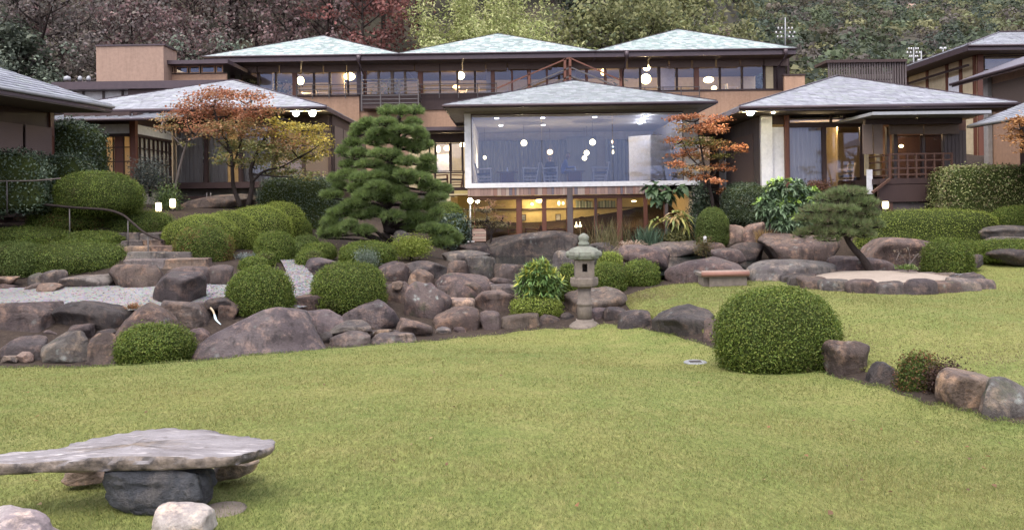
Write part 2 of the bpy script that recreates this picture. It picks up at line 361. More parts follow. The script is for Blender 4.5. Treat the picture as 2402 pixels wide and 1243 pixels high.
# ---------------------------------------------------------------- lawns
m, t, o = new_mat('lawn_turf'); v = coords(t, rand=False)
big = noise(t, v, .45, 5, .6); mid = noise(t, v, 3.0, 6, .65); fine = noise(t, v, 60, 4, .7); blade = noise(t, coords(t, (1, .35, 1), False), 34, 5, .7)
c = mixc(t, ramp(t, big, [(.25, 0), (.75, 1)]), (.116, .150, .040), (.196, .188, .060))
c = mixc(t, ramp(t, mid, [(.45, 0), (.72, .6)]), c, (.235, .205, .08))
c = mixc(t, ramp(t, noise(t, v, 5.5, 6, .7), [(.62, 0), (.76, .55)]), c, (.17, .125, .062))
c = mixc(t, .8, c, mixc(t, 1.0, c, ramp(t, blade, [(.25, .35), (.75, 1.6)]), 'MULTIPLY'))
principled(t, o, c, .9, .1, blade, .9, .03); M['turf'] = m
ea = np.array([P(*e) for e in EDGE]); ang = ea[:, 0] / ea[:, 1]
A = np.linspace(ang[0], ang[-1], 200); YE = np.interp(A, ang, ea[:, 1])
k = np.ones(9) / 9; YE = np.convolve(np.pad(YE, 4, mode='edge'), k, 'valid')
YE = YE + .05 * np.sin(A * 70) + .04 * np.sin(A * 163 + 1)
R = np.concatenate([np.linspace(.08, .97, 110), [.985, 1.0, 1.008, 1.016]]); drop = np.concatenate([np.zeros(110), [.005, .025, .08, .2]])
yy = R[:, None] * YE[None, :]; xx = A[None, :] * yy
lz = terr(xx.ravel(), yy.ravel()) - np.repeat(drop, 200)
lawn = np_mesh('lawn', np.stack([xx.ravel(), yy.ravel(), lz], -1), grid_faces(len(R), 200), M['turf'], smooth=True); props(lawn, kind='structure')
UF = [(1462, 16.9), (1480, 16.1), (1560, 14.9), (1680, 13.5), (1830, 11.8), (1960, 10.55), (2110, 9.45), (2250, 8.65), (2402, 8.0), (2700, 7.1)]
UB = [(1462, 17.2), (1490, 17.5), (1560, 18.0), (1650, 18.2), (1750, 18.1), (1900, 18.1), (2150, 18.8), (2260, 19.8), (2402, 21.0), (2700, 21.5)]
A2 = np.linspace((1462 - 1201) / F, (2700 - 1201) / F, 150)
f_ = np.interp(A2, [(p - 1201) / F for p, _ in UF], [y for _, y in UF]); b_ = np.interp(A2, [(p - 1201) / F for p, _ in UB], [y for _, y in UB])
f_ = f_ + .05 * np.sin(A2 * 90); T = np.linspace(0, 1, 90)
yy2 = f_[None, :] + (b_ - f_)[None, :] * T[:, None]; xx2 = A2[None, :] * yy2
d2 = np.where(T < .02, .12, 0) + np.where(T > .985, .1, 0)
uz = terr(xx2.ravel(), yy2.ravel()) - np.repeat(d2, 150)
ulawn = np_mesh('upper_lawn', np.stack([xx2.ravel(), yy2.ravel(), uz], -1), grid_faces(90, 150), M['turf'], smooth=True); props(ulawn, kind='structure')
# grass blades
def pal(n, cols, rng, jit=.18):
    c = np.array(cols)[rng.integers(0, len(cols), n)]; return c * (1 + jit * rng.normal(size=(n, 1))).clip(.4, 1.8)
def blades(n, xy, zz, h, w, cols, rng):
    a = rng.random(n) * 6.28; lean = rng.normal(size=(n, 2)) * .55
    base = np.stack([xy[:, 0], xy[:, 1], zz - .006], -1); s = np.stack([np.cos(a), np.sin(a), np.zeros(n)], -1) * w[:, None] * .5
    tip = base + np.stack([lean[:, 0] * h, lean[:, 1] * h, h], -1)
    V = np.stack([base - s, base + s, tip], 1).reshape(-1, 3); Fc = np.arange(3 * n).reshape(-1, 3)
    return V, Fc, np.repeat(cols, 3, 0)
def lawn_pts(n, A, y0, y1, rng):
    """even on the ground, thinner with distance"""
    i = rng.random(n) * (len(A) - 1); a = np.interp(i, np.arange(len(A)), A)
    f0 = np.interp(i, np.arange(len(A)), y0); f1 = np.interp(i, np.arange(len(A)), y1)
    y = f0 * (f1 / f0) ** rng.random(n); return np.stack([a * y, y], -1)
rg = np.random.default_rng(21)
g1 = lawn_pts(300000, A, np.full(200, 3.2), YE * 1.003, rg); g2 = lawn_pts(90000, A2, f_, b_, rg); g = np.concatenate([g1, g2])
bigc = waves(g, 9, .35, 3); midc = waves(g, 12, 1.6, 2)
h = (.014 + .016 * rg.random(len(g)) + .02 * (rg.random(len(g)) < .03)) * (1 + .3 * midc); w = .0035 + .0011 * (g[:, 1] - 3)
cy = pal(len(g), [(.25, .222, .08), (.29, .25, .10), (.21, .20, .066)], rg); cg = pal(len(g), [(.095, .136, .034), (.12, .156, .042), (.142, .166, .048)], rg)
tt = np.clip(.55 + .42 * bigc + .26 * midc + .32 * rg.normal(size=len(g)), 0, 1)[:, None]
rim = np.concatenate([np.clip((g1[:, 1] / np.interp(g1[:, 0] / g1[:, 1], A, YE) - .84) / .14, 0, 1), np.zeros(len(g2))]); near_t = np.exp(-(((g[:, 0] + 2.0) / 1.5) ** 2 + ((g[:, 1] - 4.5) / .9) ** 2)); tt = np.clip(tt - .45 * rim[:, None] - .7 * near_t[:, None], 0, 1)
thin = np.concatenate([np.zeros(len(g1)), np.clip(1.1 - np.abs((g2[:, 1] - np.interp(g2[:, 0] / g2[:, 1], A2, f_)) - 1.1) / 1.2, 0, 1)]) * np.clip(.5 + waves(g, 31, 1.1, 3), 0, 1); worn = (rg.random(len(g)) < .75 * thin)[:, None]; cy = np.where(worn, pal(len(g), [(.20, .15, .085), (.17, .135, .07)], rg), cy); cg = np.where(worn, cy, cg)
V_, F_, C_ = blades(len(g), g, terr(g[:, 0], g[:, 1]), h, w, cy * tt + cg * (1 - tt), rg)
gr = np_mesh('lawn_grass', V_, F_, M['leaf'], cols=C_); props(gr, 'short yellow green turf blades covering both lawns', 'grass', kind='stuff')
# ---------------------------------------------------------------- gravel path (white gravel), planting sand, pond
m, t, o = new_mat('white_gravel'); v = coords(t, rand=False)
vor = N(t, 'ShaderNodeTexVoronoi'); vor.inputs['Scale'].default_value = 32; t.links.new(v, vor.inputs['Vector'])
c = mixc(t, ramp(t, noise(t, v, 1.2, 6), [(.35, 0), (.7, 1)]), (.27, .255, .245), (.19, .175, .17))
c = mixc(t, .55, c, mixc(t, 1.0, c, vor.outputs['Color'], 'MULTIPLY')); c = mixc(t, .12, c, (.45, .43, .41))
principled(t, o, c, .9, .2, vor.outputs['Distance'], .7, .02); M['gravel'] = m
def ribbon(name, left, right, mat, lift=.02, n=60, across=8):
    L = np.array(left); Rr = np.array(right); s = np.linspace(0, 1, len(L)); q = np.linspace(0, 1, n)
    l = np.stack([np.interp(q, s, L[:, i]) for i in (0, 1)], -1); r = np.stack([np.interp(q, s, Rr[:, i]) for i in (0, 1)], -1)
    w = np.linspace(0, 1, across); pts = l[:, None, :] + (r - l)[:, None, :] * w[None, :, None]; f = pts.reshape(-1, 2)
    z = terr(f[:, 0], f[:, 1]) + lift
    return np_mesh(name, np.stack([f[:, 0], f[:, 1], z], -1), grid_faces(n, across), mat, smooth=True)
lp = [P(-400, 720, 15.0), P(100, 716, 15.1), P(480, 712, 15.2), P(640, 705, 15.5), P(758, 700, 16.4), P(745, 650, 17.8), P(712, 625, 19.3), P(690, 605, 20.8), P(665, 590, 22.3), P(650, 580, 24)]
rp = [P(-400, 690, 16.9), P(100, 690, 16.9), P(450, 684, 17.0), P(560, 670, 17.0), P(655, 650, 17.6), P(672, 630, 18.4), P(660, 615, 19.6), P(640, 600, 20.9), P(620, 590, 22.3), P(610, 580, 24)]
gp = ribbon('gravel_path', [(p.x, p.y) for p in lp], [(p.x, p.y) for p in rp], M['gravel']); props(gp, kind='structure')
g2_ = ribbon('gravel_path', [(p.x, p.y) for p in (P(2260, 625, 20.0), P(2402, 615, 21.2), P(2700, 615, 21.6))], [(p.x, p.y) for p in (P(2260, 600, 21.2), P(2402, 590, 22.2), P(2700, 590, 23))], M['gravel'], n=30); props(g2_, kind='structure')
# loose pebbles on the path, real stones
pb = RNG.random((2600, 2)); L = np.array([(p.x, p.y) for p in lp]); R_ = np.array([(p.x, p.y) for p in rp]); s = np.linspace(0, 1, len(L))
pl = np.stack([np.interp(pb[:, 0], s, L[:, i]) for i in (0, 1)], -1); pr = np.stack([np.interp(pb[:, 0], s, R_[:, i]) for i in (0, 1)], -1); pc = pl + (pr - pl) * pb[:, 1:]
pz = terr(pc[:, 0], pc[:, 1]) + .02; sz = .012 + .02 * RNG.random(2600)
oct_ = np.array([(1, 0, 0), (0, 1, 0), (-1, 0, 0), (0, -1, 0), (0, 0, .8), (0, 0, -.6)]); of = np.array([(0, 1, 4), (1, 2, 4), (2, 3, 4), (3, 0, 4), (1, 0, 5), (2, 1, 5), (3, 2, 5), (0, 3, 5)])
Vp = (np.concatenate([pc, pz[:, None]], 1)[:, None, :] + oct_[None] * sz[:, None, None] * (.7 + .6 * RNG.random((2600, 6, 1)))).reshape(-1, 3)
Fp = (of[None] + 6 * np.arange(2600)[:, None, None]).reshape(-1, 3)
peb = np_mesh('pebbles', Vp, Fp, M['gravel']); props(peb, 'loose pale pebbles strewn over the white gravel path', 'pebbles', kind='stuff')
m, t, o = new_mat('pond_water'); v = coords(t, (1, 1, 1), False)
p = principled(t, o, (.012, .016, .014), .03, .6, noise(t, v, 5, 3), .10, .02); p.inputs['IOR'].default_value = 1.33; M['water'] = m
wp = [P(1010, 0, 23.2), P(1100, 0, 22.4), P(1230, 0, 21.0), P(1420, 0, 20), P(1540, 0, 18.7), P(1790, 0, 19.2), P(1880, 0, 20.5), P(1880, 0, 23), P(1700, 0, 25.5), P(1600, 0, 26.6), P(1380, 0, 28.6), P(1100, 0, 28.6), P(1010, 0, 26)]
pond = MB().add([(p.x, p.y, WATER) for p in wp], [tuple(range(len(wp)))]).build('pond_water', M['water']); props(pond, kind='structure')
# ================================================================== buildings
def part(par, name, mat, *boxes, label=None, kind=None):
    mb = MB()
    for b in boxes: mb.box(*b)
    return mb.build(name, mat, par, label=label, kind=kind)
def ppart(par, name, mat, *rects, label=None):
    mb = MB()
    for r in rects: mb.fb(*r)
    return mb.build(name, mat, par, label=label)
def slates(A, B, C, D, w, rows, cols, rng, lift=.016):
    """slates on the slope with eave A-B and top C-D; returns verts, quads, colours"""
    A, B, C, D = (np.array(p, float) for p in (A, B, C, D)); nrm = np.cross(B - A, C - A); nrm /= np.linalg.norm(nrm)
    if nrm[2] < 0: nrm = -nrm
    ex = (B - A) / np.linalg.norm(B - A); V = []; Cc = []
    for i in range(rows):
        t0 = i / rows; t1 = min(1, (i + 1.12) / rows)
        l0, r0 = A + (C - A) * t0, B + (D - B) * t0; l1, r1 = A + (C - A) * t1, B + (D - B) * t1
        a0, b0 = (l0 - A) @ ex, (r0 - A) @ ex; a1, b1 = (l1 - A) @ ex, (r1 - A) @ ex
        o0 = l0 - ex * a0; o1 = l1 - ex * a1
        s = a0 - rng.random() * w
        while s < b0:
            ww = w * (.75 + .5 * rng.random()); e = s + ww - .008
            p, q = max(s, a0), min(e, b0)
            if q - p > .03:
                u0, u1 = min(max(p, a1), b1), max(min(q, b1), a1); h = lift * (.6 + .8 * rng.random()); n = nrm * (h + .012); n2 = nrm * .006
                V += [o0 + ex * p + nrm * .002, o0 + ex * q + nrm * .002, o0 + ex * p + n, o0 + ex * q + n, o1 + ex * u1 + n2, o1 + ex * u0 + n2]
                Cc += [cols[rng.integers(0, len(cols))] * (1 + .07 * rng.normal())] * 6
            s += ww
    V = np.array(V); k = len(V) // 6; b = 6 * np.arange(k)[:, None]
    Fq = np.concatenate([b + np.array([[0, 1, 3, 2]]), b + np.array([[2, 3, 4, 5]])])
    return V, Fq, np.clip(np.array(Cc), 0, .9)
SL_GREEN = np.array([(.34, .41, .38), (.42, .47, .45), (.28, .35, .32), (.23, .29, .28), (.40, .42, .42)])
SL_GREY = np.array([(00.265, 00.265, 00.294), (00.312, 00.312, 00.341), (00.243, 00.243, 00.271), (00.283, 00.294, 00.300)])
SL_MIX = np.array([(00.236, 00.258, 00.264), (00.287, 00.309, 00.309), (00.202, 00.225, 00.230), (00.264, 00.275, 00.292)])
def hip_roof(par, x0, x1, y0, y1, ze, apex, cols, seed, ridge=None, w=.27, rows=15, th=.2, soffit='soffit', fascia='copper'):
    """hipped roof: roof > slate_courses, fascia, gutter, soffit"""
    ax, ay, az = apex; r0 = Vector(apex); r1 = Vector(ridge) if ridge else Vector(apex)
    c = [Vector((x0, y0, ze)), Vector((x1, y0, ze)), Vector((x1, y1, ze)), Vector((x0, y1, ze))]
    mb = MB(); mb.add(c + [r0, r1] + [p - Vector((0, 0, .03)) for p in c],
        [(0, 1, 5, 4), (1, 2, 5), (2, 3, 4, 5), (3, 0, 4), (9, 8, 7, 6), (0, 6, 7, 1), (1, 7, 8, 2), (2, 8, 9, 3), (3, 9, 6, 0)] if ridge else
        [(0, 1, 4), (1, 2, 4), (2, 3, 4), (3, 0, 4), (9, 8, 7, 6), (0, 6, 7, 1), (1, 7, 8, 2), (2, 8, 9, 3), (3, 9, 6, 0)])
    if not ridge: mb.v.pop(5) if False else None
    rf = mb.build('roof', M['copper'], par)
    rng = np.random.default_rng(seed); Vs, Fs, Cs, n = [], [], [], 0
    for a, b, cc, d in ((c[0], c[1], r0, r1), (c[1], c[2], r1, r1), (c[2], c[3], r1, r0), (c[3], c[0], r0, r0)):
        v_, f_, c_ = slates(a, b, cc, d, w, int(rows * 1.35), cols, rng); Vs.append(v_); Fs.append(f_ + n); Cs.append(c_); n += len(v_)
    sc = np_mesh('slate_courses', np.concatenate(Vs), np.concatenate(Fs), M['slateattr'], rf, cols=np.concatenate(Cs)); props(sc, kind='stuff')
    hp = MB()
    for p, q in ((c[0], r0), (c[1], r1), (c[2], r1), (c[3], r0)): hp.obox(p + Vector((0, 0, .035)), q + Vector((0, 0, .045)), .07, .03)
    if ridge: hp.obox(r0 + Vector((0, 0, .05)), r1 + Vector((0, 0, .05)), .12, .05)
    hp.build('ridge_cap', M['copper'], rf)
    e = .05; mb = MB()
    mb.box(x0, x1, y0, y0 + e, ze - th, ze - .032); mb.box(x0, x1, y1 - e, y1, ze - th, ze - .032)
    mb.box(x0, x0 + e, y0 + e, y1 - e, ze - th, ze - .032); mb.box(x1 - e, x1, y0 + e, y1 - e, ze - th, ze - .032)
    mb.build('fascia', M[fascia], rf)
    part(rf, 'soffit', M[soffit], (x0 + e, x1 - e, y0 + e, y1 - e, ze - th + .02, ze - th + .05))
    mb = MB(); mb.tube([(x0 - .04, y0 - .06, ze - .05), (x1 + .04, y0 - .06, ze - .05)], .055, 8); mb.build('gutter', M['copper'], rf)
    return rf
def window(par, x0, x1, y, z0, z1, mat='glass', th=.014, fr='wood', fw=.035, sub=None):
    """one glazed leaf: window > pane, frame"""
    mb = MB(); mb.box(x0, x1, y - .02, y + .03, z0, z0 + fw); mb.box(x0, x1, y - .02, y + .03, z1 - fw, z1)
    mb.box(x0, x0 + fw, y - .02, y + .03, z0 + fw, z1 - fw); mb.box(x1 - fw, x1, y - .02, y + .03, z0 + fw, z1 - fw)
    o = mb.build('window', M[fr], par)
    part(o, 'pane', M[mat], (x0 + fw, x1 - fw, y, y + th, z0 + fw, z1 - fw)); return o
def curtain(par, x0, x1, y, z0, z1, mat, amp=.05, pitch=.16, name='curtain', seed=0, axis='x'):
    n = max(8, int(abs(x1 - x0) / pitch * 6)); q = np.linspace(0, 1, n); s = x0 + (x1 - x0) * q
    r = np.random.default_rng(seed); ph = np.cumsum(r.random(n) * .6 + .75) * (2 * PI / 6); V = []
    for z, k in ((z0, 1.2), ((z0 + z1) / 2, 1), (z1, .8)):
        off = y + amp * k * np.sin(ph)
        V.append(np.stack([s, off, np.full(n, z)], -1) if axis == 'x' else np.stack([off, s, np.full(n, z)], -1))
    me = np_mesh(name, np.concatenate(V), grid_faces(3, n), M[mat], par, smooth=True); return me

# ------------------------------------------------------------ 1. dining pavilion
YD = 30.0
xl = P(1090, 350, YD).x; xr = P(1640, 350, YD).x; zf = P(1350, 433, YD).z; zc = P(1350, 260, YD).z; zg = P(1300, 579, YD).z
YB = 38.5
din = thing('dining_pavilion', 'two storey pavilion with big white framed picture window over a timber lounge', 'building', (xl + 4, YD, zg))
za0 = P(1040, 247, 28.5); za1 = P(1680, 237, 28.5); zev = (za0.z + za1.z) / 2
hw = (za1.x - za0.x) / 2; ap = P(1345, 190, 28.5 + hw)
hip_roof(din, za0.x, za1.x, 28.5, 28.5 + 2 * hw, zev, (ap.x, ap.y, ap.z), SL_MIX, 1, rows=17, th=.12, soffit='greyplaster')
fr = 1105; gl0 = P(1105, 345, YD).x; gl1 = P(1604, 345, YD).x; ztop = P(1350, 264, YD).z; zs = P(1350, 427, YD).z; zsb = P(1350, 438, YD).z
part(din, 'jamb', M['white'], (xl, gl0, YD, YD + .25, zsb, ztop)); part(din, 'jamb', M['greyplaster'], (gl1, xr, YD, YD + .25, zsb, ztop))
part(din, 'sill', M['white'], (xl - .002, xr + .002, YD - .04, YD + .3, zsb, zs)); part(din, 'head', M['greyplaster'], (xl, xr, YD, YD + .25, ztop, zev - .1))
for i in range(3):
    a = gl0 + (gl1 - gl0) * i / 3; b = gl0 + (gl1 - gl0) * (i + 1) / 3
    part(din, 'pane', M['glass_dark'], (a + .008, b - .008, YD + .09, YD + .105, zs, ztop))
part(din, 'frame', M['copper'], (gl0, gl1, YD + .08, YD + .13, ztop - .045, ztop), (gl0, gl0 + .03, YD + .08, YD + .13, zs, ztop - .045), (gl1 - .03, gl1, YD + .08, YD + .13, zs, ztop - .045), label='dark metal glazing frame')
part(din, 'floor', M['floor'], (xl, xr, YD + .25, YB, zsb + .02, zs)); part(din, 'ceiling', M['ceil'], (xl + .2, xr - .2, YD + .25, YB, ztop + .02, ztop + .1))
part(din, 'back_wall', M['greyplaster'], (xl, xr, YB, YB + .2, zg, ztop + .1)); part(din, 'side_wall', M['white'], (xl, xl + .2, YD + .25, YB, zsb, zev - .1)); part(din, 'side_wall', M['greyplaster'], (xr - .2, xr, YD + .25, YB, zg, zev - .1))
curtain(din, P(1118, 400, YB - .4).x, P(1330, 400, YB - .4).x, YB - .4, zs, zs + 2.25, 'curtblue', .06, .2, seed=2)
curtain(din, P(1420, 400, YB - .4).x, P(1470, 400, YB - .4).x, YB - .4, zs, zs + 2.25, 'curtblue', .06, .2, seed=3)
part(din, 'inner_wall', M['curtblue'], (P(1330, 400, YB - .5).x, P(1400, 400, YB - .5).x, YB - .5, YB - .4, zs, zs + 2.4))
# timber board frieze under the window, board by board
sx0 = P(1097, 447, YD).x; sx1 = P(1570, 447, YD).x; zb0 = P(1330, 457, YD).z; s = sx0; i = 0
frz = part(din, 'frieze', M['wood'], (sx0, sx1, YD + .05, YD + .12, zb0 + .02, zsb - .004))
SLM = [m_plain('frieze_board', c, None, 5, .8, .15, (4, 4, .3)) for c in ((.30, .20, .17), (.36, .24, .20), (.24, .175, .165), (.22, .155, .14), (.17, .15, .175), (.40, .31, .26), (.29, .165, .13))]
while s < sx1 - .05:
    w = random.choice([.07, .09, .10, .12, .15, .18]); e = min(s + w, sx1)
    part(frz, 'board', SLM[random.randrange(7)], (s, e - .008, YD + .005 + random.random() * .02, YD + .045, zb0 - random.random() * .01, zsb - .006)); s += w
# lounge below
zh = P(1330, 465, YD).z
part(din, 'beam', M['redwood'], (sx0, sx1, YD + .15, YD + .35, zh, zb0 - .012), label='dark red lintel over the lounge doors')
YL = 34.5; lx0 = P(1108, 520, YD).x; lx1 = P(1570, 520, YD).x
part(din, 'lounge_wall', M['yellow'], (lx0 - 1, lx1 + 1, YL, YL + .15, zg, zsb)); part(din, 'lounge_floor', M['greywood'], (lx0 - 1, lx1 + 1, YD, YL, zg - .3, zg - .002))
part(din, 'lounge_ceiling', M['cream'], (lx0 - .9, lx1 + .9, YD + .4, YL, zb0 + .05, zb0 + .1)); part(din, 'lounge_side', M['cream'], (lx0 - 1, lx0 - .85, YD + .4, YL, zg, zb0)); part(din, 'lounge_side', M['cream'], (lx1 + .85, lx1 + 1, YD + .4, YL, zg, zb0))
zt = zg + .0
for a, b, mt in ((1213, 1223, 'redwood'), (1274, 1281, 'redwood'), (1397, 1401, 'wood'), (1451, 1460, 'redwood'), (1514, 1520, 'redwood'), (1562, 1570, 'greywood')):
    part(din, 'post', M[mt], (P(a, 520, YD).x, P(b, 520, YD).x, YD + .18, YD + .30, zt, zh))
part(din, 'column', M['greywood'], (P(1331, 520, YD).x, P(1344, 520, YD).x, YD - .03, YD + .17, zt, zsb - .003), label='weathered square timber column')
ed = [1112, 1213, 1223, 1274, 1281, 1331, 1344, 1397, 1401, 1451, 1460, 1514, 1520, 1562]
for a, b in zip(ed[::2], ed[1::2]): window(din, P(a, 520, YD).x, P(b, 520, YD).x, YD + .24, zt + .02, zh - .002, 'glass', fr='redwood', fw=.03)
shz = P(1330, 487, YL).z; shf = P(1200, 487, YL - .25)
part(din, 'shelf', M['wood'], (lx0 - .8, lx1 + .8, YL - .26, YL - .002, P(1330, 488, YL - .2).z - .04, P(1330, 488, YL - .2).z))
# picture recesses and doors in the lounge wall
for a, y0, y1, cl in ((1228, 503, 518, (.12, .13, .14)), (1309, 502, 518, (.2, .2, .19)), (1400, 501, 518, (.16, .15, .14)), (1484, 500, 518, (.18, .13, .1))):
    fx = P(a - 6, 510, YL).x; gx = P(a + 6, 510, YL).x
    pf = thing('wall_picture', 'small framed picture on the yellow lounge wall, ' + {1228: 'leftmost of four', 1309: 'left of the timber column', 1400: 'right of the round wall ring', 1484: 'rightmost of four'}[a], 'picture', ((fx + gx) / 2, YL - .04, P(a, y1, YL).z))
    part(pf, 'frame', M['wood'], (fx, gx, YL - .04, YL - .002, P(a, y1, YL).z, P(a, y0, YL).z)); mm = m_plain('print', cl, tuple(x * 3 for x in cl), 9)
    part(pf, 'print', mm, (fx + .03, gx - .03, YL - .048, YL - .042, P(a, y1, YL).z + .03, P(a, y0, YL).z - .03))
# ------------------------------------------------------------ link building left of the dining room
YK = 35.0
lk = thing('link_building', 'low glazed passage with hanging lamps between the pine and the dining room', 'building', (P(1040, 450, YK).x, YK, P(1040, 470, YK).z))
zk0 = P(1040, 440, YK).z; zk1 = P(1040, 335, YK).z; kx0 = P(985, 400, YK).x; kx1 = P(1092, 400, YK).x
part(lk, 'pent_roof', M['copper'], (kx0 - 1, kx1 + .3, YK - 1.2, YK + .4, P(1040, 312, YK).z, P(1040, 304, YK).z)); part(lk, 'beam', M['wood'], (kx0, kx1, YK, YK + .15, zk1, P(1040, 313, YK).z))
part(lk, 'floor', M['wood'], (kx0, kx1, YK - .1, YK + 4, zk0 - .3, zk0)); part(lk, 'back_wall', M['cream'], (kx0 - 1, kx1 + .4, YK + 4, YK + 4.1, zk0, zk1 + .6)); part(lk, 'base_wall', M['greyplaster'], (kx0, kx1, YK + .1, YK + .2, zk0 - 2.5, zk0 - .31))
ppart(lk, 'shoji_screen', M['white'], (1024, 362, 1055, 404, YK + 2, .05))
for a in (1008, 1021, 1057, 1086): ppart(lk, 'post', M['wood'], (a - 1.6, 335, a + 1.6, 440, YK + .02, .1))
ppart(lk, 'rail', M['wood'], (1008, 404, 1090, 407, YK - .02, .05))
for a, b in ((1023, 1055.5), (1058.5, 1084.5)): window(lk, P(a, 390, YK + .06).x, P(b, 390, YK + .06).x, YK + .06, P(1040, 403, YK).z, zk1 - .02, 'glass')
# ------------------------------------------------------------ 2. upper main building with three roofs
YU = 44.0; ye = 42.5
up = thing('main_ryokan_building', 'long two storey building under three slate pyramid roofs with a ribbon of windows', 'building', (0, YU, 4))
zev_u = sum(P(px, py, ye).z for px, py in ((500, 133), (945, 126), (1390, 119), (1865, 113))) / 4
for i, (a, b, axp, ay) in enumerate(((478, 935, 757, 85), (935, 1397, 1168, 80), (1397, 1868, 1593, 70))):
    x0 = P(a, 125, ye).x; x1 = P(b, 125, ye).x; h = (x1 - x0) / 2; q = P(axp, ay, ye + h)
    hip_roof(up, x0 + .005 * i, x1, ye + .01 * i, ye + 2 * h, zev_u, ((x0 + x1) / 2 * .3 + q.x * .7, q.y, q.z), SL_GREEN, 10 + i, rows=16, th=.34)
ux0 = P(545, 180, YU).x; ux1 = P(1850, 180, YU).x
zfl = (P(700, 219, YU).z + P(1700, 216, YU).z) / 2; zwt = (P(700, 150, YU).z + P(1700, 142, YU).z) / 2
zw1 = zwt - .55
part(up, 'beam', M['copper'], (ux0, ux1, YU, YU + .2, zwt, zev_u - .3)); part(up, 'floor', M['floor'], (ux0, ux1, YU + .05, YU + 7, zfl - .3, zfl - .12))
part(up, 'ceiling', M['cream'], (ux0, ux1, YU + .25, YU + 7, zwt + .02, zwt + .1)); part(up, 'back_wall', M['cream'], (ux0, ux1, YU + 6, YU + 6.2, zfl - .12, zwt))
zlo = P(900, 330, YU).z
part(up, 'wall', M['plaster'], (ux0, P(843, 240, YU).x, YU - .05, YU + .2, zlo - 2, zfl - .1)); part(up, 'wall', M['plaster'], (P(843, 240, YU).x, P(1180, 240, YU).x, YU + .1, YU + .3, zlo - 2, zfl - .9)); part(up, 'wall', M['plaster'], (P(1180, 240, YU).x, ux1, YU - .05, YU + .2, zlo - 2, zfl - .1))
part(up, 'sill', M['wood'], (ux0, P(843, 240, YU).x, YU - .1, YU + .1, zfl - .098, zfl)); part(up, 'sill', M['wood'], (P(1640, 240, YU).x, ux1, YU - .1, YU + .1, zfl - .098, zfl))
part(up, 'sill', M['wood'], (P(843, 240, YU).x, P(1640, 240, YU).x, YU, YU + .1, zfl - .9, zfl - .0))
posts = [(545, 0, 8, 'wood'), (566, 0, 4, 'wood'), (606, 0, 5, 'wood'), (647, 0, 3, 'wood'), (691, 0, 10, 'redwood'), (736, 0, 4, 'wood'), (773, 0, 4, 'wood'), (816, 0, 3, 'wood'), (841, 0, 8, 'copper'),
         (856, 0, 6, 'redwood'), (888, 0, 4, 'reedlight'), (920, 0, 6, 'reedlight'), (950, 0, 4, 'reedlight'), (986, 0, 11, 'redwood'), (1032, 0, 3, 'wood'), (1073, 0, 3, 'wood'), (1114, 0, 3, 'wood'), (1156, 0, 8, 'redwood'),
         (1201, 0, 3, 'redwood'), (1241, 0, 7, 'redwood'), (1283, 0, 3, 'redwood'), (1330, 0, 12, 'redwood'), (1376, 0, 5, 'redwood'), (1420, 0, 5, 'redwood'), (1458, 0, 8, 'redwood'), (1502, 0, 4, 'wood'), (1546, 0, 6, 'wood'), (1588, 0, 4, 'wood'), (1634, 0, 11, 'redwood'), (1689, 0, 4, 'wood'), (1741, 0, 4, 'wood'), (1793, 0, 4, 'wood'), (1849, 0, 6, 'wood')]
for a, _, w, mt in posts: part(up, 'post', M[mt], (P(a - w / 2, 185, YU).x, P(a + w / 2, 185, YU).x, YU - .03, YU + .12, zfl, zwt))
px = [p[0] for p in posts]
for a, b in zip(posts[:-1], posts[1:]):
    if a[0] in (1793,): continue
    window(up, P(a[0] + a[2] / 2, 185, YU).x, P(b[0] - b[2] / 2, 185, YU).x, YU + .05, zfl, zwt, 'glass', fw=.02)
part(up, 'wall_panel', M['cream'], (P(1797, 180, YU).x, P(1814, 180, YU).x, YU + .02, YU + .1, zfl, zwt)); part(up, 'door', M['wood'], (P(1815, 180, YU).x, P(1845, 180, YU).x, YU + .08, YU + .14, zfl, zwt - .3))
# rolled reed blinds, one per bay
bl = [550, 605, 657, 708, 760, 815, 845, 973, 1032, 1085, 1140, 1190, 1296, 1340, 1470, 1520, 1568, 1622, 1678, 1734, 1790, 1847]
for a, b in zip(bl[:-1], bl[1:]):
    if a in (1296,): continue
    part(up, 'reed_blind', M['reed'], (P(a, 155, YU).x + .03, P(b, 155, YU).x - .03, YU - .17 + random.random() * .02, YU - .14, zwt - .42 - .08 * random.random(), zwt + .12))
# interior bits: partitions with warm light behind, tables
for a, b, mt in ((775, 808, 'paper'), (1548, 1582, 'white'), (612, 640, 'curtain'), (1140, 1152, 'cream'), (1340, 1352, 'cream')):
    part(up, 'partition', M[mt], (P(a, 185, YU + 1.5).x, P(b, 185, YU + 1.5).x, YU + 1.5, YU + 1.56, zfl - .12, zwt))
# balcony with timber rails
bal = thing('balcony', 'dark timber balcony with horizontal rails below the middle roof', 'balcony', (P(915, 250, YU - 1.4).x, YU - 1.4, P(915, 255, YU - 1.4).z))
bx0 = P(848, 220, YU - 1.4).x; bx1 = P(981, 220, YU - 1.4).x; bz = P(915, 248, YU - 1.4).z; bt = P(915, 187, YU - 1.4).z
part(bal, 'deck', M['wood'], (bx0, bx1, YU - 1.4, YU + .05, bz - .14, bz)); 
for q in range(7):
    zz = bz + .12 + (bt - bz - .14) * q / 6; part(bal, 'rail', M['iron'], (bx0, bx1, YU - 1.37, YU - 1.33, zz, zz + .045))
for q in range(4): xx = bx0 + (bx1 - bx0) * q / 3; part(bal, 'post', M['iron'], (xx - .03, xx + .03, YU - 1.42, YU - 1.38, bz - .3, bt))
for q in range(6): part(bal, 'side_rail', M['iron'], (bx1 - .03, bx1 + .01, YU - 1.3, YU, bz + .15 + q * .2, bz + .19 + q * .2))
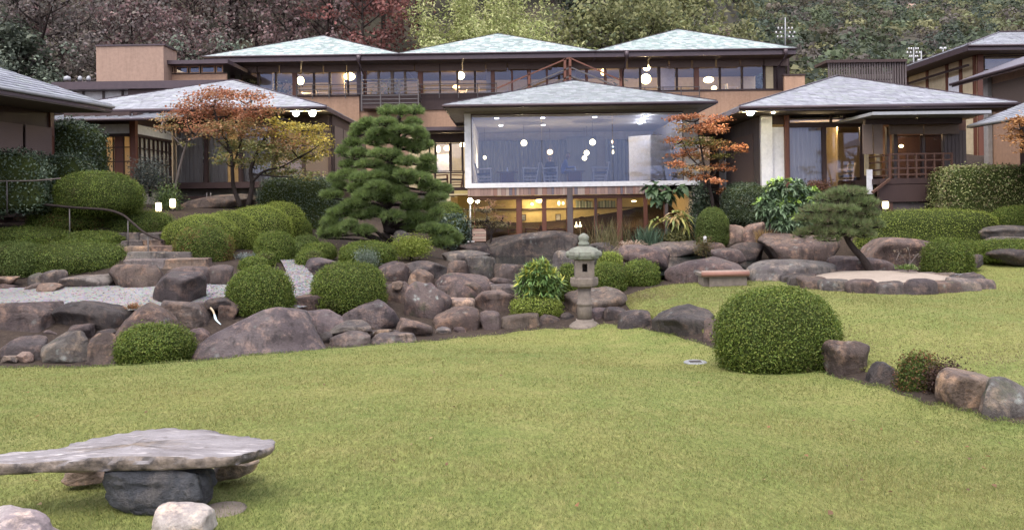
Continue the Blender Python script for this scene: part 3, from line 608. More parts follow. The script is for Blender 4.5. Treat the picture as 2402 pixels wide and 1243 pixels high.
for a, b, z0_, nm in ((695, 848, 200, 'low window rail under the left roof'), (985, 1165, 198, 'dark window rail right of the balcony'), (1470, 1640, 206, 'dark window rail behind the dining roof')):
    zz = P((a + b) / 2, z0_, YU - .25).z; q0 = P(a, 200, YU - .25).x; q1 = P(b, 200, YU - .25).x
    rl = thing('window_rail', nm, 'railing', ((q0 + q1) / 2, YU - .25, zz - .7))
    for k in range(3): part(rl, 'rail', M['iron'], (q0, q1, YU - .27, YU - .23, zz - .26 * k, zz - .26 * k + .04))
    for k in range(5): xx = q0 + (q1 - q0) * k / 4; part(rl, 'post', M['iron'], (xx - .02, xx + .02, YU - .28, YU - .22, zz - .75, zz + .05))
# gabled timber bridge rails in front of the windows
gb = thing('gabled_bridge_rail', 'peaked red timber frame with sloping rails above the dining roof', 'railing', P(1330, 240, 41.5))
for (a, b) in (((1165, 208), (1335, 136)), ((1335, 136), (1458, 190)), ((1190, 222), (1335, 160)), ((1335, 157), (1458, 208)), ((1240, 222), (1335, 180)), ((1335, 178), (1455, 222))):
    MB().obox(P(*a, 41.5), P(*b, 41.5), .07, .07).build('sloping_rail', M['redwood'] if a[1] in (208, 136) else M['iron'], gb)
for a, t_ in ((1241, 172), (1325, 138), (1337, 138), (1456, 186)): MB().obox(P(a, t_, 41.53), P(a, 235, 41.53), .13, .13).build('post', M['redwood'], gb)
wl = thing('stair_wall', 'small beige parapet wall at the right end of the upper building', 'wall', P(1865, 200, 43))
ppart(wl, 'panel', M['plaster'], (1840, 178, 1888, 222, 43, .2)); ppart(wl, 'coping', M['wood'], (1838, 174, 1890, 177.5, 42.95, .3))
# downpipes of the upper building
for a in (841, 1470, 1843):
    dp = MB(); q = P(a, 130, ye - .05); dp.lathe((q.x, q.y, zev_u - .5), [(.05, 0), (.12, .25), (.13, .42)], 10); dp.tube([(q.x, q.y, zev_u - .45), (q.x, YU - .12, zev_u - .9), (q.x, YU - .12, zfl)], .045, 8); dp.build('downpipe', M['copper'], up)
# ------------------------------------------------------------ 3. left pavilion
YP = 30.0; yp = 28.5
lf = thing('left_pavilion', 'single storey pavilion with lavender grey pyramid roof and curtained veranda behind the red maple', 'building', (-11, YP, 2))
c1 = P(765, 250, yp); zep = c1.z; d = 5.3; q = P(545, 189, yp + d)
hip_roof(lf, c1.x - 2 * d, c1.x, yp, yp + 2 * d, zep, (q.x, q.y, q.z), SL_GREY, 20, rows=16, th=.14)
zpf = P(600, 428, YP).z; zpt = P(600, 296, YP).z; wx0 = P(392, 360, YP).x; wx1 = P(775, 360, YP).x
part(lf, 'lintel', M['wood'], (wx0, wx1, YP, YP + .15, zpt, zep - .14)); part(lf, 'veranda', M['wood'], (wx0, wx1, YP - .7, YP + 5, zpf - .22, zpf)); part(lf, 'back_wall', M['cream'], (wx0, wx1, YP + 5, YP + 5.1, zpf, zep - .1))
part(lf, 'plinth', M['greyplaster'], (wx0, wx1, YP + .3, YP + .4, zpf - 1.6, zpf - .23)); part(lf, 'ledge', M['wood'], (wx0, P(700, 450, YP).x, YP - .95, YP - .72, zpf - .62, zpf - .5))
pp = [395, 482, 563, 641, 712, 773]
for a in pp: part(lf, 'post', M['wood'], (P(a - 3.4, 360, YP).x, P(a + 3.4, 360, YP).x, YP - .02, YP + .12, zpf, zpt))
for i, (a, b) in enumerate(zip(pp[:-1], pp[1:])):
    if i < 4: window(lf, P(a + 3.5, 360, YP).x, P(b - 3.5, 360, YP).x, YP + .05, zpf, zpt, 'glass', fw=.03)
    if i < 3: curtain(lf, P(a + 5, 360, YP + .35).x, P(b - (5 if i != 1 else 28), 360, YP + .35).x, YP + .35, zpf, zpt, 'curtain', .05, .17, seed=30 + i)
part(lf, 'reed_screen', M['reedlight'], (P(716, 360, YP).x, P(770, 360, YP).x, YP + .03, YP + .06, zpf, zpt))
sx = wx1 - .05
part(lf, 'side_wall', M['wood'], (sx, sx + .12, YP + .1, YP + 7, zpf - 1.6, zep - .14))
for k in range(4): part(lf, 'reed_blind', M['reedlight'], (sx + .14, sx + .17, YP + .3 + 1.6 * k, YP + 1.75 + 1.6 * k, zpf, zpt))
# annex with lattice windows
YA = 27.0
an = thing('left_annex', 'projecting corner room with shoji lattice windows under a white frieze', 'building', P(315, 470, YA))
ax0 = P(150, 370, YA).x; ax1 = P(318, 370, YA).x; zaf = P(290, 437, YA).z; zat = P(290, 313, YA).z; zfr = P(290, 291, YA).z; zar = P(290, 283, YA).z
part(an, 'corner_post', M['redwood'], (ax1 - .2, ax1, YA, YA + .2, zaf - .8, zar)); part(an, 'frieze', M['white'], (ax0, ax1 - .2, YA + .05, YA + .15, zat, zfr)); part(an, 'frieze', M['white'], (ax1 - .15, ax1 - .05, YA + .2, YP, zat, zfr))
part(an, 'beam', M['wood'], (ax0, ax1 - .2, YA + .02, YA + .18, zfr, zar + .3)); part(an, 'lintel', M['wood'], (ax0, ax1 - .2, YA + .03, YA + .17, zat - .1, zat - .002)); part(an, 'lintel', M['wood'], (ax1 - .17, ax1 - .03, YA + .2, YP, zat - .1, zat - .002)); part(an, 'beam', M['wood'], (ax1 - .18, ax1 - .02, YA + .2, YP, zfr, zar + .3))
part(an, 'sill', M['wood'], (ax0, ax1, YA - .02, YP, zaf - .12, zaf)); part(an, 'plinth', M['greyplaster'], (ax0, ax1 - .15, YA + .25, YP, zaf - 1.3, zaf - .13))
part(an, 'floor_beam', M['wood'], (ax0, ax1, YA - .05, YA + .2, zaf - .45, zaf - .13))
part(an, 'paper_screen', M['paper'], (ax0, ax1 - .2, YA + .16, YA + .19, zaf, zat - .1), label='shoji paper lit warm from inside'); part(an, 'paper_screen', M['curtain'], (ax1 - .2, ax1 - .17, YA + .22, YP, zaf, zat - .1))
part(an, 'door_board', M['redwood'], (P(265, 370, YA).x, P(285, 370, YA).x, YA + .1, YA + .14, zaf, zat - .1))
for a in (232, 245, 262, 287, 302): part(an, 'lattice_bar', M['wood'], (P(a - 1, 370, YA).x, P(a + 1, 370, YA).x, YA + .1, YA + .14, zaf, zat - .1))
for k in (.12, .2, .46, .73): part(an, 'lattice_bar', M['wood'], (ax0, ax1 - .2, YA + .09, YA + .12, zaf + (zat - zaf) * k, zaf + (zat - zaf) * k + .035))
for k in range(1, 8): yk = YA + .2 + (YP - YA - .2) * k / 8; part(an, 'lattice_bar', M['wood'], (ax1 - .14, ax1 - .08, yk, yk + .05, zaf, zat - .1))
for k in (.2, .46, .73): part(an, 'lattice_bar', M['wood'], (ax1 - .13, ax1 - .09, YA + .2, YP, zaf + (zat - zaf) * k, zaf + (zat - zaf) * k + .035))
a = P(60, 268, YA - 1.3); b = P(368, 268, YA - 1.3); zA = P(290, 279, YA - 1.3).z
prf = MB().poly([(a.x, YA - 1.3, zA), (b.x, YA - 1.3, zA), (b.x, YP, zA + .75), (a.x, YP, zA + .75)], .07).build('pent_roof', M['grey'], an)
MB().tube([(a.x, YA - 1.36, zA - .03), (b.x, YA - 1.36, zA - .03)], .05).build('gutter', M['copper'], prf)
for k in range(12): xx = a.x + (b.x - a.x) * k / 11; MB().obox((xx, YA - 1.3, zA + .02), (xx, YP, zA + .77), .035, .035).build('batten', M['grey'], prf)
# ------------------------------------------------------------ 4. left foreground house (turned 11 degrees)
hs = thing('left_house', 'dark house at the left edge with reed blinds under a long sloping eave', 'building', (-14.5, 20, 1.6))
E1 = P(262, 247, 23); u = Vector((-.196, -.98, 0)); n_ = Vector((-.98, .196, 0)); E0 = E1 + u * 10
RU = .44; H = E1 + (n_ + u) * 4.5 + Vector((0, 0, 4.5 * RU)); H2 = E0 + n_ * 4.5 + Vector((0, 0, 4.5 * RU))
rf = MB().add([E1, E0, H2, H, E1 + n_ * 9, E1 - Vector((0, 0, .12)), E0 - Vector((0, 0, .12)), E1 + n_ * 9 - Vector((0, 0, .12))], [(0, 1, 2, 3), (0, 3, 4), (0, 5, 6, 1), (0, 4, 7, 5)]).build('roof', M['copper'], hs)
rng = np.random.default_rng(40); v1, f1, k1 = slates(E1, E0, H, H2, .27, 19, SL_GREY, rng); v2, f2, k2 = slates(E1, E1 + n_ * 9, H, H, .27, 19, SL_GREY, rng)
props(np_mesh('slate_courses', np.concatenate([v1, v2]), np.concatenate([f1, f2 + len(v1)]), M['slateattr'], rf, cols=np.concatenate([k1, k2])), kind='stuff')
z_ = Vector((0, 0, 1))
MB().obox(E1 - z_ * .12, E0 - z_ * .12, .06, .16).build('fascia', M['copper'], rf); MB().tube([E1 - n_ * .07 - z_ * .06, E0 - n_ * .07 - z_ * .06], .05).build('gutter', M['grey'], rf)
MB().poly([E1 - z_ * .2, E0 - z_ * .2, E0 + n_ * 4 - z_ * .05, E1 + n_ * 4 - z_ * .05], .03).build('soffit', M['soffit'], rf)
W1 = E1 + n_ * 1.75 + u * .2; W1 = Vector((W1.x, W1.y, 0)); ztop_ = E1.z - .2; zbot = 1.4
def wpan(s0, s1, off, z0, z1, th, name, mat, lab=None):
    a = W1 + u * s0 - n_ * off; b = W1 + u * s1 - n_ * off; c_ = [Vector((a.x, a.y, z1)), Vector((b.x, b.y, z1)), Vector((b.x, b.y, z0)), Vector((a.x, a.y, z0))]
    return MB().poly(c_, th, n_).build(name, M[mat], hs, label=lab)
wpan(0, 10, 0, zbot, ztop_, .15, 'wall', 'wood'); 
mb = MB(); a = W1 + n_ * .2; mb.poly([Vector((a.x, a.y, ztop_)), Vector((a.x, a.y, zbot)), Vector((a.x, a.y, zbot)) + n_ * 5, Vector((a.x, a.y, ztop_)) + n_ * 5], .15, u).build('end_wall', M['wood'], hs)
for k in range(8): wpan(.25 + 1.05 * k, .25 + 1.05 * k + .95, .12, zbot + .2, ztop_ - .45, .03, 'reed_blind', 'reed')
for k in range(4): wpan(.1 + 2.1 * k, .22 + 2.1 * k, .06, zbot, ztop_, .1, 'post', 'redwood')
# ------------------------------------------------------------ 5. beige tower, flat roofed wing, clerestory
bt_ = thing('beige_tower', 'plain beige rendered block rising above the flat roof', 'building', P(305, 190, 40))
ppart(bt_, 'block', M['beige'], (226, 108, 384, 240, 40, 1.6)); ppart(bt_, 'coping', M['copper'], (224, 104.5, 386, 108, 39.95, 1.7))
fw_ = thing('flat_roof_wing', 'low wing with dark flat roof edge and pale window band behind the left pavilion', 'building', P(330, 235, 38.5))
ppart(fw_, 'roof_slab', M['copper'], (120, 190, 560, 208, 37.8, 8)); ppart(fw_, 'wall', M['white'], (150, 208.5, 545, 300, 38.6, .2))
for a in (195, 242, 287, 330, 380): ppart(fw_, 'post', M['greywood'], (a - 2, 208.5, a + 2, 290, 38.5, .09))
ppart(fw_, 'eave_board', M['wood'], (300, 208.5, 545, 222, 38.0, .5))
for px_, w_ in ((158, 8), (188, 5), (208, 5)):
    q = P(px_, 190, 39); MB().lathe((q.x, q.y, q.z), [(w_ * .021, 0), (w_ * .021, .12), (w_ * .016, .2), (.02, .24)], 14).build('roof_vent', M['grey'], fw_, label='small pale round vent cap')
cl = thing('clerestory_room', 'small beige room with a lit strip window right of the beige tower', 'building', P(455, 190, 41))
ppart(cl, 'wall', M['plaster'], (384, 174, 530, 215, 41, .2)); ppart(cl, 'roof', M['copper'], (384, 141, 534, 150, 40.4, 5)); ppart(cl, 'back_wall', M['cream'], (384, 150, 530, 174, 44, .1)); ppart(cl, 'lintel', M['wood'], (384, 150, 530, 155, 41, .15)); ppart(cl, 'sill', M['wood'], (384, 172, 530, 174, 40.95, .2))
for a, b in ((386, 408), (411, 440), (444, 468), (472, 503), (506, 522)): window(cl, P(a, 165, 41).x, P(b, 165, 41).x, 41.05, P(450, 172, 41).z, P(450, 155, 41).z, 'glass', fw=.05, fr='plaster')
# ------------------------------------------------------------ 6. right pavilion
YR = 27.0; yr = 25.5
rt = thing('right_pavilion', 'single storey pavilion with lavender grey roof and curtained glass doors at right', 'building', (11, YR, 1.3))
c0 = P(1735, 250, yr); c1 = P(2388, 241, yr); zer = (c0.z + c1.z) / 2; q = P(1965, 180, 30.4)
hip_roof(rt, c0.x, c1.x, yr, yr + 10, zer, (q.x, q.y, q.z), SL_GREY, 50, rows=17, th=.15)
zrf = P(1950, 440, YR).z; zl = P(1950, 296, YR).z; zl2 = P(1950, 288, YR).z; zt2 = P(1950, 268, YR).z
rx0 = P(1786, 350, YR).x; rx1 = P(2050, 350, YR).x
part(rt, 'wall_panel', M['white'], (rx0, P(1812, 350, YR).x, YR, YR + .15, zrf - .5, zer - .15)); part(rt, 'wall_panel', M['white'], (P(1812.5, 350, YR).x, P(1842, 350, YR).x, YR + .12, YR + .25, zrf - .5, zl)); ppart(rt, 'vent_box', M['wood'], (1811, 269, 1841, 292, YR + .1, .1))
part(rt, 'side_wall', M['greywood'], (rx0 - .02, rx0 + .13, YR + .16, YR + 7, zrf - .9, zer - .15)); part(rt, 'side_panel', M['white'], (rx0 - .04, rx0 - .022, YR + 4.4, YR + 5.4, zrf - .7, zl - .3))
part(rt, 'side_door', M['reed'], (rx0 - .06, rx0 - .024, YR + .8, YR + 3.6, zrf - .6, zl - .15))
part(rt, 'post', M['redwood'], (P(1842, 350, YR).x, P(1851, 350, YR).x, YR - .02, YR + .2, zrf - .3, zer - .15)); part(rt, 'post', M['wood'], (P(1931, 370, YR).x, P(1937, 370, YR).x, YR, YR + .12, zrf, zl)); part(rt, 'post', M['wood'], (P(2022, 370, YR).x, P(2032, 370, YR).x, YR - .02, YR + .2, zrf - .3, zer - .15))
part(rt, 'lintel', M['wood'], (P(1851, 350, YR).x, P(2022, 350, YR).x, YR, YR + .15, zl, zl2)); part(rt, 'head', M['wood'], (P(1851, 350, YR).x, P(2022, 350, YR).x, YR, YR + .15, zt2, zer - .15))
for a in (1950, 1981): part(rt, 'mullion', M['wood'], (P(a - 1.2, 280, YR).x, P(a + 1.2, 280, YR).x, YR, YR + .1, zl2, zt2))
for a, b in ((1851, 1949), (1951, 1980), (1982, 2022)): window(rt, P(a, 280, YR).x + .01, P(b, 280, YR).x - .01, YR + .04, zl2 + .002, zt2 - .002, 'glass', fw=.02)
window(rt, P(1851, 370, YR).x, P(1931, 370, YR).x, YR + .04, zrf, zl - .002, 'glass'); window(rt, P(1937, 370, YR).x, P(2022, 370, YR).x, YR + .04, zrf, zl - .002, 'glass')
curtain(rt, P(1854, 370, YR + .3).x, P(1930, 370, YR + .3).x, YR + .3, zrf, zl, 'curtain', .05, .16, seed=51)
part(rt, 'floor', M['floor'], (rx0 + .2, P(2060, 400, YR).x, YR + .05, YR + 6, zrf - .25, zrf - .002)); part(rt, 'sill', M['wood'], (rx0 + .2, P(2040, 400, YR).x, YR - .05, YR + .04, zrf - .25, zrf - .002)); part(rt, 'back_wall', M['cream'], (rx0, P(2300, 400, YR).x, YR + 5.5, YR + 5.6, zrf, zer)); part(rt, 'ceiling', M['cream'], (rx0 + .2, P(2300, 400, YR).x, YR + .25, YR + 5.5, zer - .3, zer - .22))
part(rt, 'inner_wall', M['cream'], (P(2005, 380, YR).x, P(2009, 380, YR).x, YR + 1.5, YR + 5.4, zrf, zer - .3)); part(rt, 'shelf', M['greywood'], (P(1940, 380, YR + 4).x, P(1995, 380, YR + 4).x, YR + 5.1, YR + 5.45, zrf + 1.3, zrf + 1.36)); part(rt, 'plinth', M['wood'], (rx0, P(2050, 400, YR).x, YR + .3, YR + .4, .2, zrf - .26))
# right annex: balcony room with reed blinds
YX = 25.2
M['brownwood'] = m_plain('brown_wood', (.10, .05, .036), (.06, .033, .026), 4, .6, .3, (1, 1, .15))
rx = thing('right_annex', 'dark timber balcony room with half rolled reed blinds beside the tall hedge', 'building', P(2160, 490, YX))
zxf = P(2150, 418, YX).z; zxt = P(2150, 289, YX).z; zx0 = P(2150, 495, YX).z
part(rx, 'deck', M['wood'], (P(2065, 400, YX).x, P(2300, 400, YX).x, YX, YX + 2.2, zxf - .18, zxf)); part(rx, 'beam', M['wood'], (P(2060, 400, YX).x, P(2300, 400, YX).x, YX - .04, YX + .1, zxf - .75, zxf - .2)); part(rx, 'pent_roof', M['grey'], (P(2020, 270, YX).x, P(2290, 270, YX).x, YX - .8, YX + 2, P(2150, 275, YX).z, P(2150, 268, YX).z)); part(rx, 'eave_beam', M['wood'], (P(2040, 280, YX).x, P(2270, 280, YX).x, YX + .3, YX + .5, zxt, P(2150, 276, YX).z))
part(rx, 'room_wall', M['brownwood'], (P(2090, 380, YX + 3).x, P(2290, 380, YX + 3).x, YX + 3.6, YX + 3.7, zxf, zxt + .5)); part(rx, 'room_floor', M['floor'], (P(2065, 400, YX).x, P(2300, 400, YX).x, YX + 2.2, YX + 3.6, zxf - .18, zxf - .004))
for a, w in ((2084, 7), (2101, 8), (2167, 6), (2237, 9)): part(rx, 'post', M['greywood'], (P(a - w / 2, 360, YX + 1.2).x, P(a + w / 2, 360, YX + 1.2).x, YX + 1.2, YX + 1.34, zxf, zxt))
for a, b in ((2105, 2164), (2170, 2232)): window(rx, P(a, 360, YX + 1.2).x, P(b, 360, YX + 1.2).x, YX + 1.25, zxf + .05, zxt - .3, 'glass')
for a, b, mt in ((2086, 2166, 'reedlight'), (2168, 2250, 'reedlight')): ppart(rx, 'reed_blind', M[mt], (a, 292, b, 315, YX + .7, .04), label='reed blind rolled up to a short strip')
for a, b in ((2024, 2047), (2049, 2071)): ppart(rx, 'reed_blind', M['reedlight'], (a, 292, b, 362, YX + .25 + (b - 2047) * .003, .04), label='long hanging reed blind')
for a in (2034, 2060): ppart(rx, 'post', M['cream'], (a - 4, 362, a + 4, 412, YX + 1.4, .1))
part(rx, 'base_panel', M['greywood'], (P(2098, 455, YX).x, P(2176, 455, YX).x, YX + .1, YX + .16, zx0 - .5, zxf - .78)); part(rx, 'base_wall', M['wood'], (P(2060, 455, YX).x, P(2300, 455, YX).x, YX + .2, YX + .3, zx0 - .6, zxf - .76))
for a in (2090, 2184): part(rx, 'post', M['brownwood'], (P(a - 4, 455, YX).x, P(a + 4, 455, YX).x, YX, YX + .12, zx0 - .6, zxf - .76))
part(rx, 'end_wall', M['greywood'], (P(2248, 350, YX).x, P(2300, 350, YX).x, YX + .9, YX + 1.0, zx0, P(2270, 300, YX).z))
for k in range(6): xx = P(2250 + 9 * k, 350, YX).x; part(rx, 'cladding_board', M['greywood'], (xx, xx + .11, YX + .86, YX + .895, zx0, P(2270, 302, YX).z))
yk = YX + .02
for k, zz in enumerate((.75, .55, .3, .1)):
    part(rx, 'rail', M['brownwood'], (P(2086, 400, YX).x, P(2235, 400, YX).x, yk, yk + .05, zxf + zz, zxf + zz + .05)); 
    MB().obox(P(2086, 400, YX).to_2d().to_3d() + Vector((0, 0, zxf + zz)), P(2040, 400, YX + 1.3).to_2d().to_3d() + Vector((0, 0, zxf + zz)), .05, .05).build('rail', M['brownwood'], rx)
for k in range(8): xx = P(2086 + 21 * k, 400, YX).x; part(rx, 'baluster', M['brownwood'], (xx, xx + .05, yk - .01, yk + .06, zxf, zxf + .8))
MB().obox(P(2046, 452, YX - .3), P(2088, 420, YX - .1), .07, .07).build('stair_rail', M['brownwood'], rx)
ppart(rx, 'white_board', M['white'], (2034, 398, 2047, 455, YX + .6, .05))
# wreath on the base panel: leaves added with the plants
# ------------------------------------------------------------ 7. right background houses and slatted screen
r1 = thing('right_back_house', 'two storey house with ochre walls and lavender roof at the top right corner', 'building', (23, 38, 3))
k0 = P(2271, 106, 36); xE = k0.x; zE = k0.z
hip_roof(r1, xE, xE + 14, 36, 46, zE, (P(2345, 77, 41).x, 41, P(2345, 77, 41).z), SL_GREY, 60, ridge=(xE + 9, 41, P(2345, 77, 41).z), rows=14, th=.25)
wxE = xE + 1.1
part(r1, 'wall', M['cream'], (wxE, wxE + .15, 37.2, 45.5, 3, zE - .25)); part(r1, 'wall', M['cream'], (wxE + .15, wxE + 11, 37.2, 37.35, 3, zE - .25))
for yy_ in (37.25, 38.4, 39.6, 41.5, 43.6): part(r1, 'post', M['redwood'], (wxE - .06, wxE - .003, yy_, yy_ + .22, 3, zE - .25))
part(r1, 'white_panel', M['white'], (wxE - .04, wxE - .004, 38.65, 39.58, zE - 1.9, zE - .95)); part(r1, 'post', M['redwood'], (wxE - .02, wxE + .25, 37.1, 37.19, 3, zE - .25), label='red brown corner post')
part(r1, 'white_panel', M['white'], (wxE + .3, wxE + 4, 37.12, 37.19, zE - 2.0, zE - 1.0)); window(r1, wxE + .3, wxE + 2.2, 37.14, zE - .98, zE - .3, 'glass'); part(r1, 'eave_rail', M['wood'], (wxE - .4, wxE - .3, 37.3, 44, zE - .75, zE - .65))
r2 = thing('right_middle_house', 'ochre walled house with dark raking eave cut by the right edge', 'building', (20, 30, 3))
k0 = P(2400, 141, 28); k1 = P(2240, 203, 32.4); xe2 = (k0.x + k1.x) / 2; ze2 = (k0.z + k1.z) / 2
MB().poly([(xe2, 25, ze2), (xe2 + 5, 25, ze2 + 1.8), (xe2 + 5, 32.6, ze2 + 1.8), (xe2, 32.6, ze2)], .16).build('roof', M['copper'], r2); MB().tube([(xe2 - .06, 25, ze2 - .04), (xe2 - .06, 32.6, ze2 - .04)], .06).build('gutter', M['copper'], r2)
part(r2, 'wall', M['plaster'], (xe2 + .9, xe2 + 1.05, 25, 31.8, 2.5, ze2 + .2)); part(r2, 'end_wall', M['plaster'], (xe2 + 1.05, xe2 + 6, 31.65, 31.8, 2.5, ze2 + .2)); part(r2, 'reed_blind', M['reedlight'], (xe2 + .82, xe2 + .86, 25.2, 31.2, ze2 - 1.35, ze2 - .25)); part(r2, 'post', M['greyplaster'], (xe2 + .7, xe2 + .86, 31.3, 31.6, 2.5, ze2 + .1))
r3 = thing('right_near_eave', 'low slate lean to roof entering from the right edge above the orange maple', 'building', (16, 23, 1.4))
k0 = P(2402, 268, 22); k1 = P(2283, 297, 24.4); xe3 = (k0.x + k1.x) / 2; ze3 = (k0.z + k1.z) / 2
MB().poly([(xe3, 19, ze3), (xe3 + 4.5, 19, ze3 + 1.75), (xe3 + 4.5, 24.6, ze3 + 1.75), (xe3, 24.6, ze3)], .1).build('roof', M['copper'], r3)
v1, f1, k1_ = slates((xe3, 24.6, ze3), (xe3, 19, ze3), (xe3 + 4.5, 24.6, ze3 + 1.75), (xe3 + 4.5, 19, ze3 + 1.75), .27, 19, SL_GREY, np.random.default_rng(61)); props(np_mesh('slate_courses', v1, f1, M['slateattr'], r3, cols=k1_), kind='stuff')
MB().tube([(xe3 - .06, 19, ze3 - .04), (xe3 - .06, 24.6, ze3 - .04)], .05).build('gutter', M['grey'], r3); part(r3, 'wall', M['wood'], (xe3 + 1.3, xe3 + 1.45, 18.5, 24.2, 1, ze3 + .4)); part(r3, 'end_wall', M['wood'], (xe3 + 1.45, xe3 + 5, 24.05, 24.2, 1, ze3 + .4))
ss = thing('slatted_screen', 'dark vertical timber slat screen on the roof behind the right pavilion', 'screen', P(2033, 195, 36))
for k in range(31):
    a = 1943 + 6 * k; ppart(ss, 'slat', M['greywood'], (a, 147, a + 3.2, 200, 36 + .02 * (k % 2), .05))
ppart(ss, 'cap', M['wood'], (1938, 140, 2128, 146.5, 35.9, 1.4)); ppart(ss, 'rail', M['wood'], (1942, 186, 2124, 189, 36.09, .05)); ppart(ss, 'side', M['wood'], (2122, 147, 2127, 205, 36.1, 1.2)); ppart(ss, 'backing', M['greyplaster'], (1945, 175, 2120, 205, 37.6, .1))
# ================================================================== rocks
def ico(n):
    bm = bmesh.new(); bmesh.ops.create_icosphere(bm, subdivisions=n, radius=1); v = np.array([q.co[:] for q in bm.verts]); f = np.array([[w.index for w in p.verts] for p in bm.faces]); bm.free(); return v, f
ICO = {k: ico(k) for k in (3, 4, 5)}
PURP = (.112, .082, .072); BROWN = (.126, .090, .071); DARK = (.072, .056, .051); TAN = (.21, .15, .108); PINK = (.29, .21, .165); GREY = (.148, .127, .110); VIOL = (.108, .083, .082)
ROCKN = [0]
def rock(label, x0, y0, x1, y1, Y, tint=PURP, box=.7, dep=.8, name='boulder', mat='rock', facets=13, rough=.04, sub=5, bury=.3, tilt=0, group=None, parent=None, skew=0, prof=None):
    ROCKN[0] += 1; seed = ROCKN[0] * 13 + 5; r = np.random.default_rng(seed)
    d, f = ICO[sub]; nr = r.normal(size=(facets, 3)); nr /= np.linalg.norm(nr, axis=1)[:, None]; off = .50 + .42 * r.random(facets)
    dp = d @ nr.T; rad = np.where(dp > .05, off[None] / np.maximum(dp, .05), 9.0); rad = np.minimum(rad, 1.15)
    k = 42.0; rr = -np.log(np.exp(-k * rad).sum(1) + np.exp(-k * 1.05)) / k
    p = d * rr[:, None]; p = (p - (p.max(0) + p.min(0)) / 2) / ((p.max(0) - p.min(0)) / 2)
    p = np.sign(p) * np.abs(p) ** (.2 if name == 'step_stone' else box * .55 + .44)
    p += d * (waves(p, seed, 1.6, 2)[:, None] * rough * 1.4 + waves(p, seed + 1, 5.5, 3)[:, None] * rough * .55 - np.maximum(0, .16 - np.abs(waves(p, seed + 2, 2.4, 2)))[:, None] * rough * 4.5)
    p = (p - (p.max(0) + p.min(0)) / 2) / ((p.max(0) - p.min(0)) / 2)
    if skew: p[:, 0] += skew * p[:, 2] * .4; p[:, 0] /= np.abs(p[:, 0]).max()
    if prof: p[:, 2] = -1 + (p[:, 2] + 1) * np.interp(p[:, 0], *prof)
    low = np.clip(-p[:, 2], 0, 1); p[:, :2] *= (1 + .32 * low ** 2)[:, None]
    c = P((x0 + x1) / 2, (y0 + y1) / 2, Y); gw = 1.05 if parent is None else 1.0; hx = (x1 - x0) / 2 / F * Y * gw; hz = (y1 - y0) / 2 / F * Y * (1.03 if parent is None else 1)
    hy = max(hx * dep, hz * .5); hy = min(hy, 1.3)
    zz = p[:, 2] * hz; zz = np.where(zz < 0, zz * (1 + 2 * bury), zz)
    q = np.stack([p[:, 0] * hx, p[:, 1] * hy + hy * .6, zz], -1)
    if tilt: a = math.radians(tilt); q[:, 0], q[:, 2] = q[:, 0] * math.cos(a) - q[:, 2] * math.sin(a), q[:, 0] * math.sin(a) + q[:, 2] * math.cos(a)
    c = Vector((c.x * (1 + .45 * hy / Y), c.y, c.z)); loc = (c.x, c.y, c.z); v = q + np.array(loc)
    o = np_mesh(name, v, f, M[mat], parent, loc, smooth=True); sc_ = .82 + .36 * r.random(); tt = [x * sc_ * (.97 + .06 * r.random()) for x in tint]; o.color = (*tt, 1)
    if parent is None: props(o, label, 'rock', group)
    return o
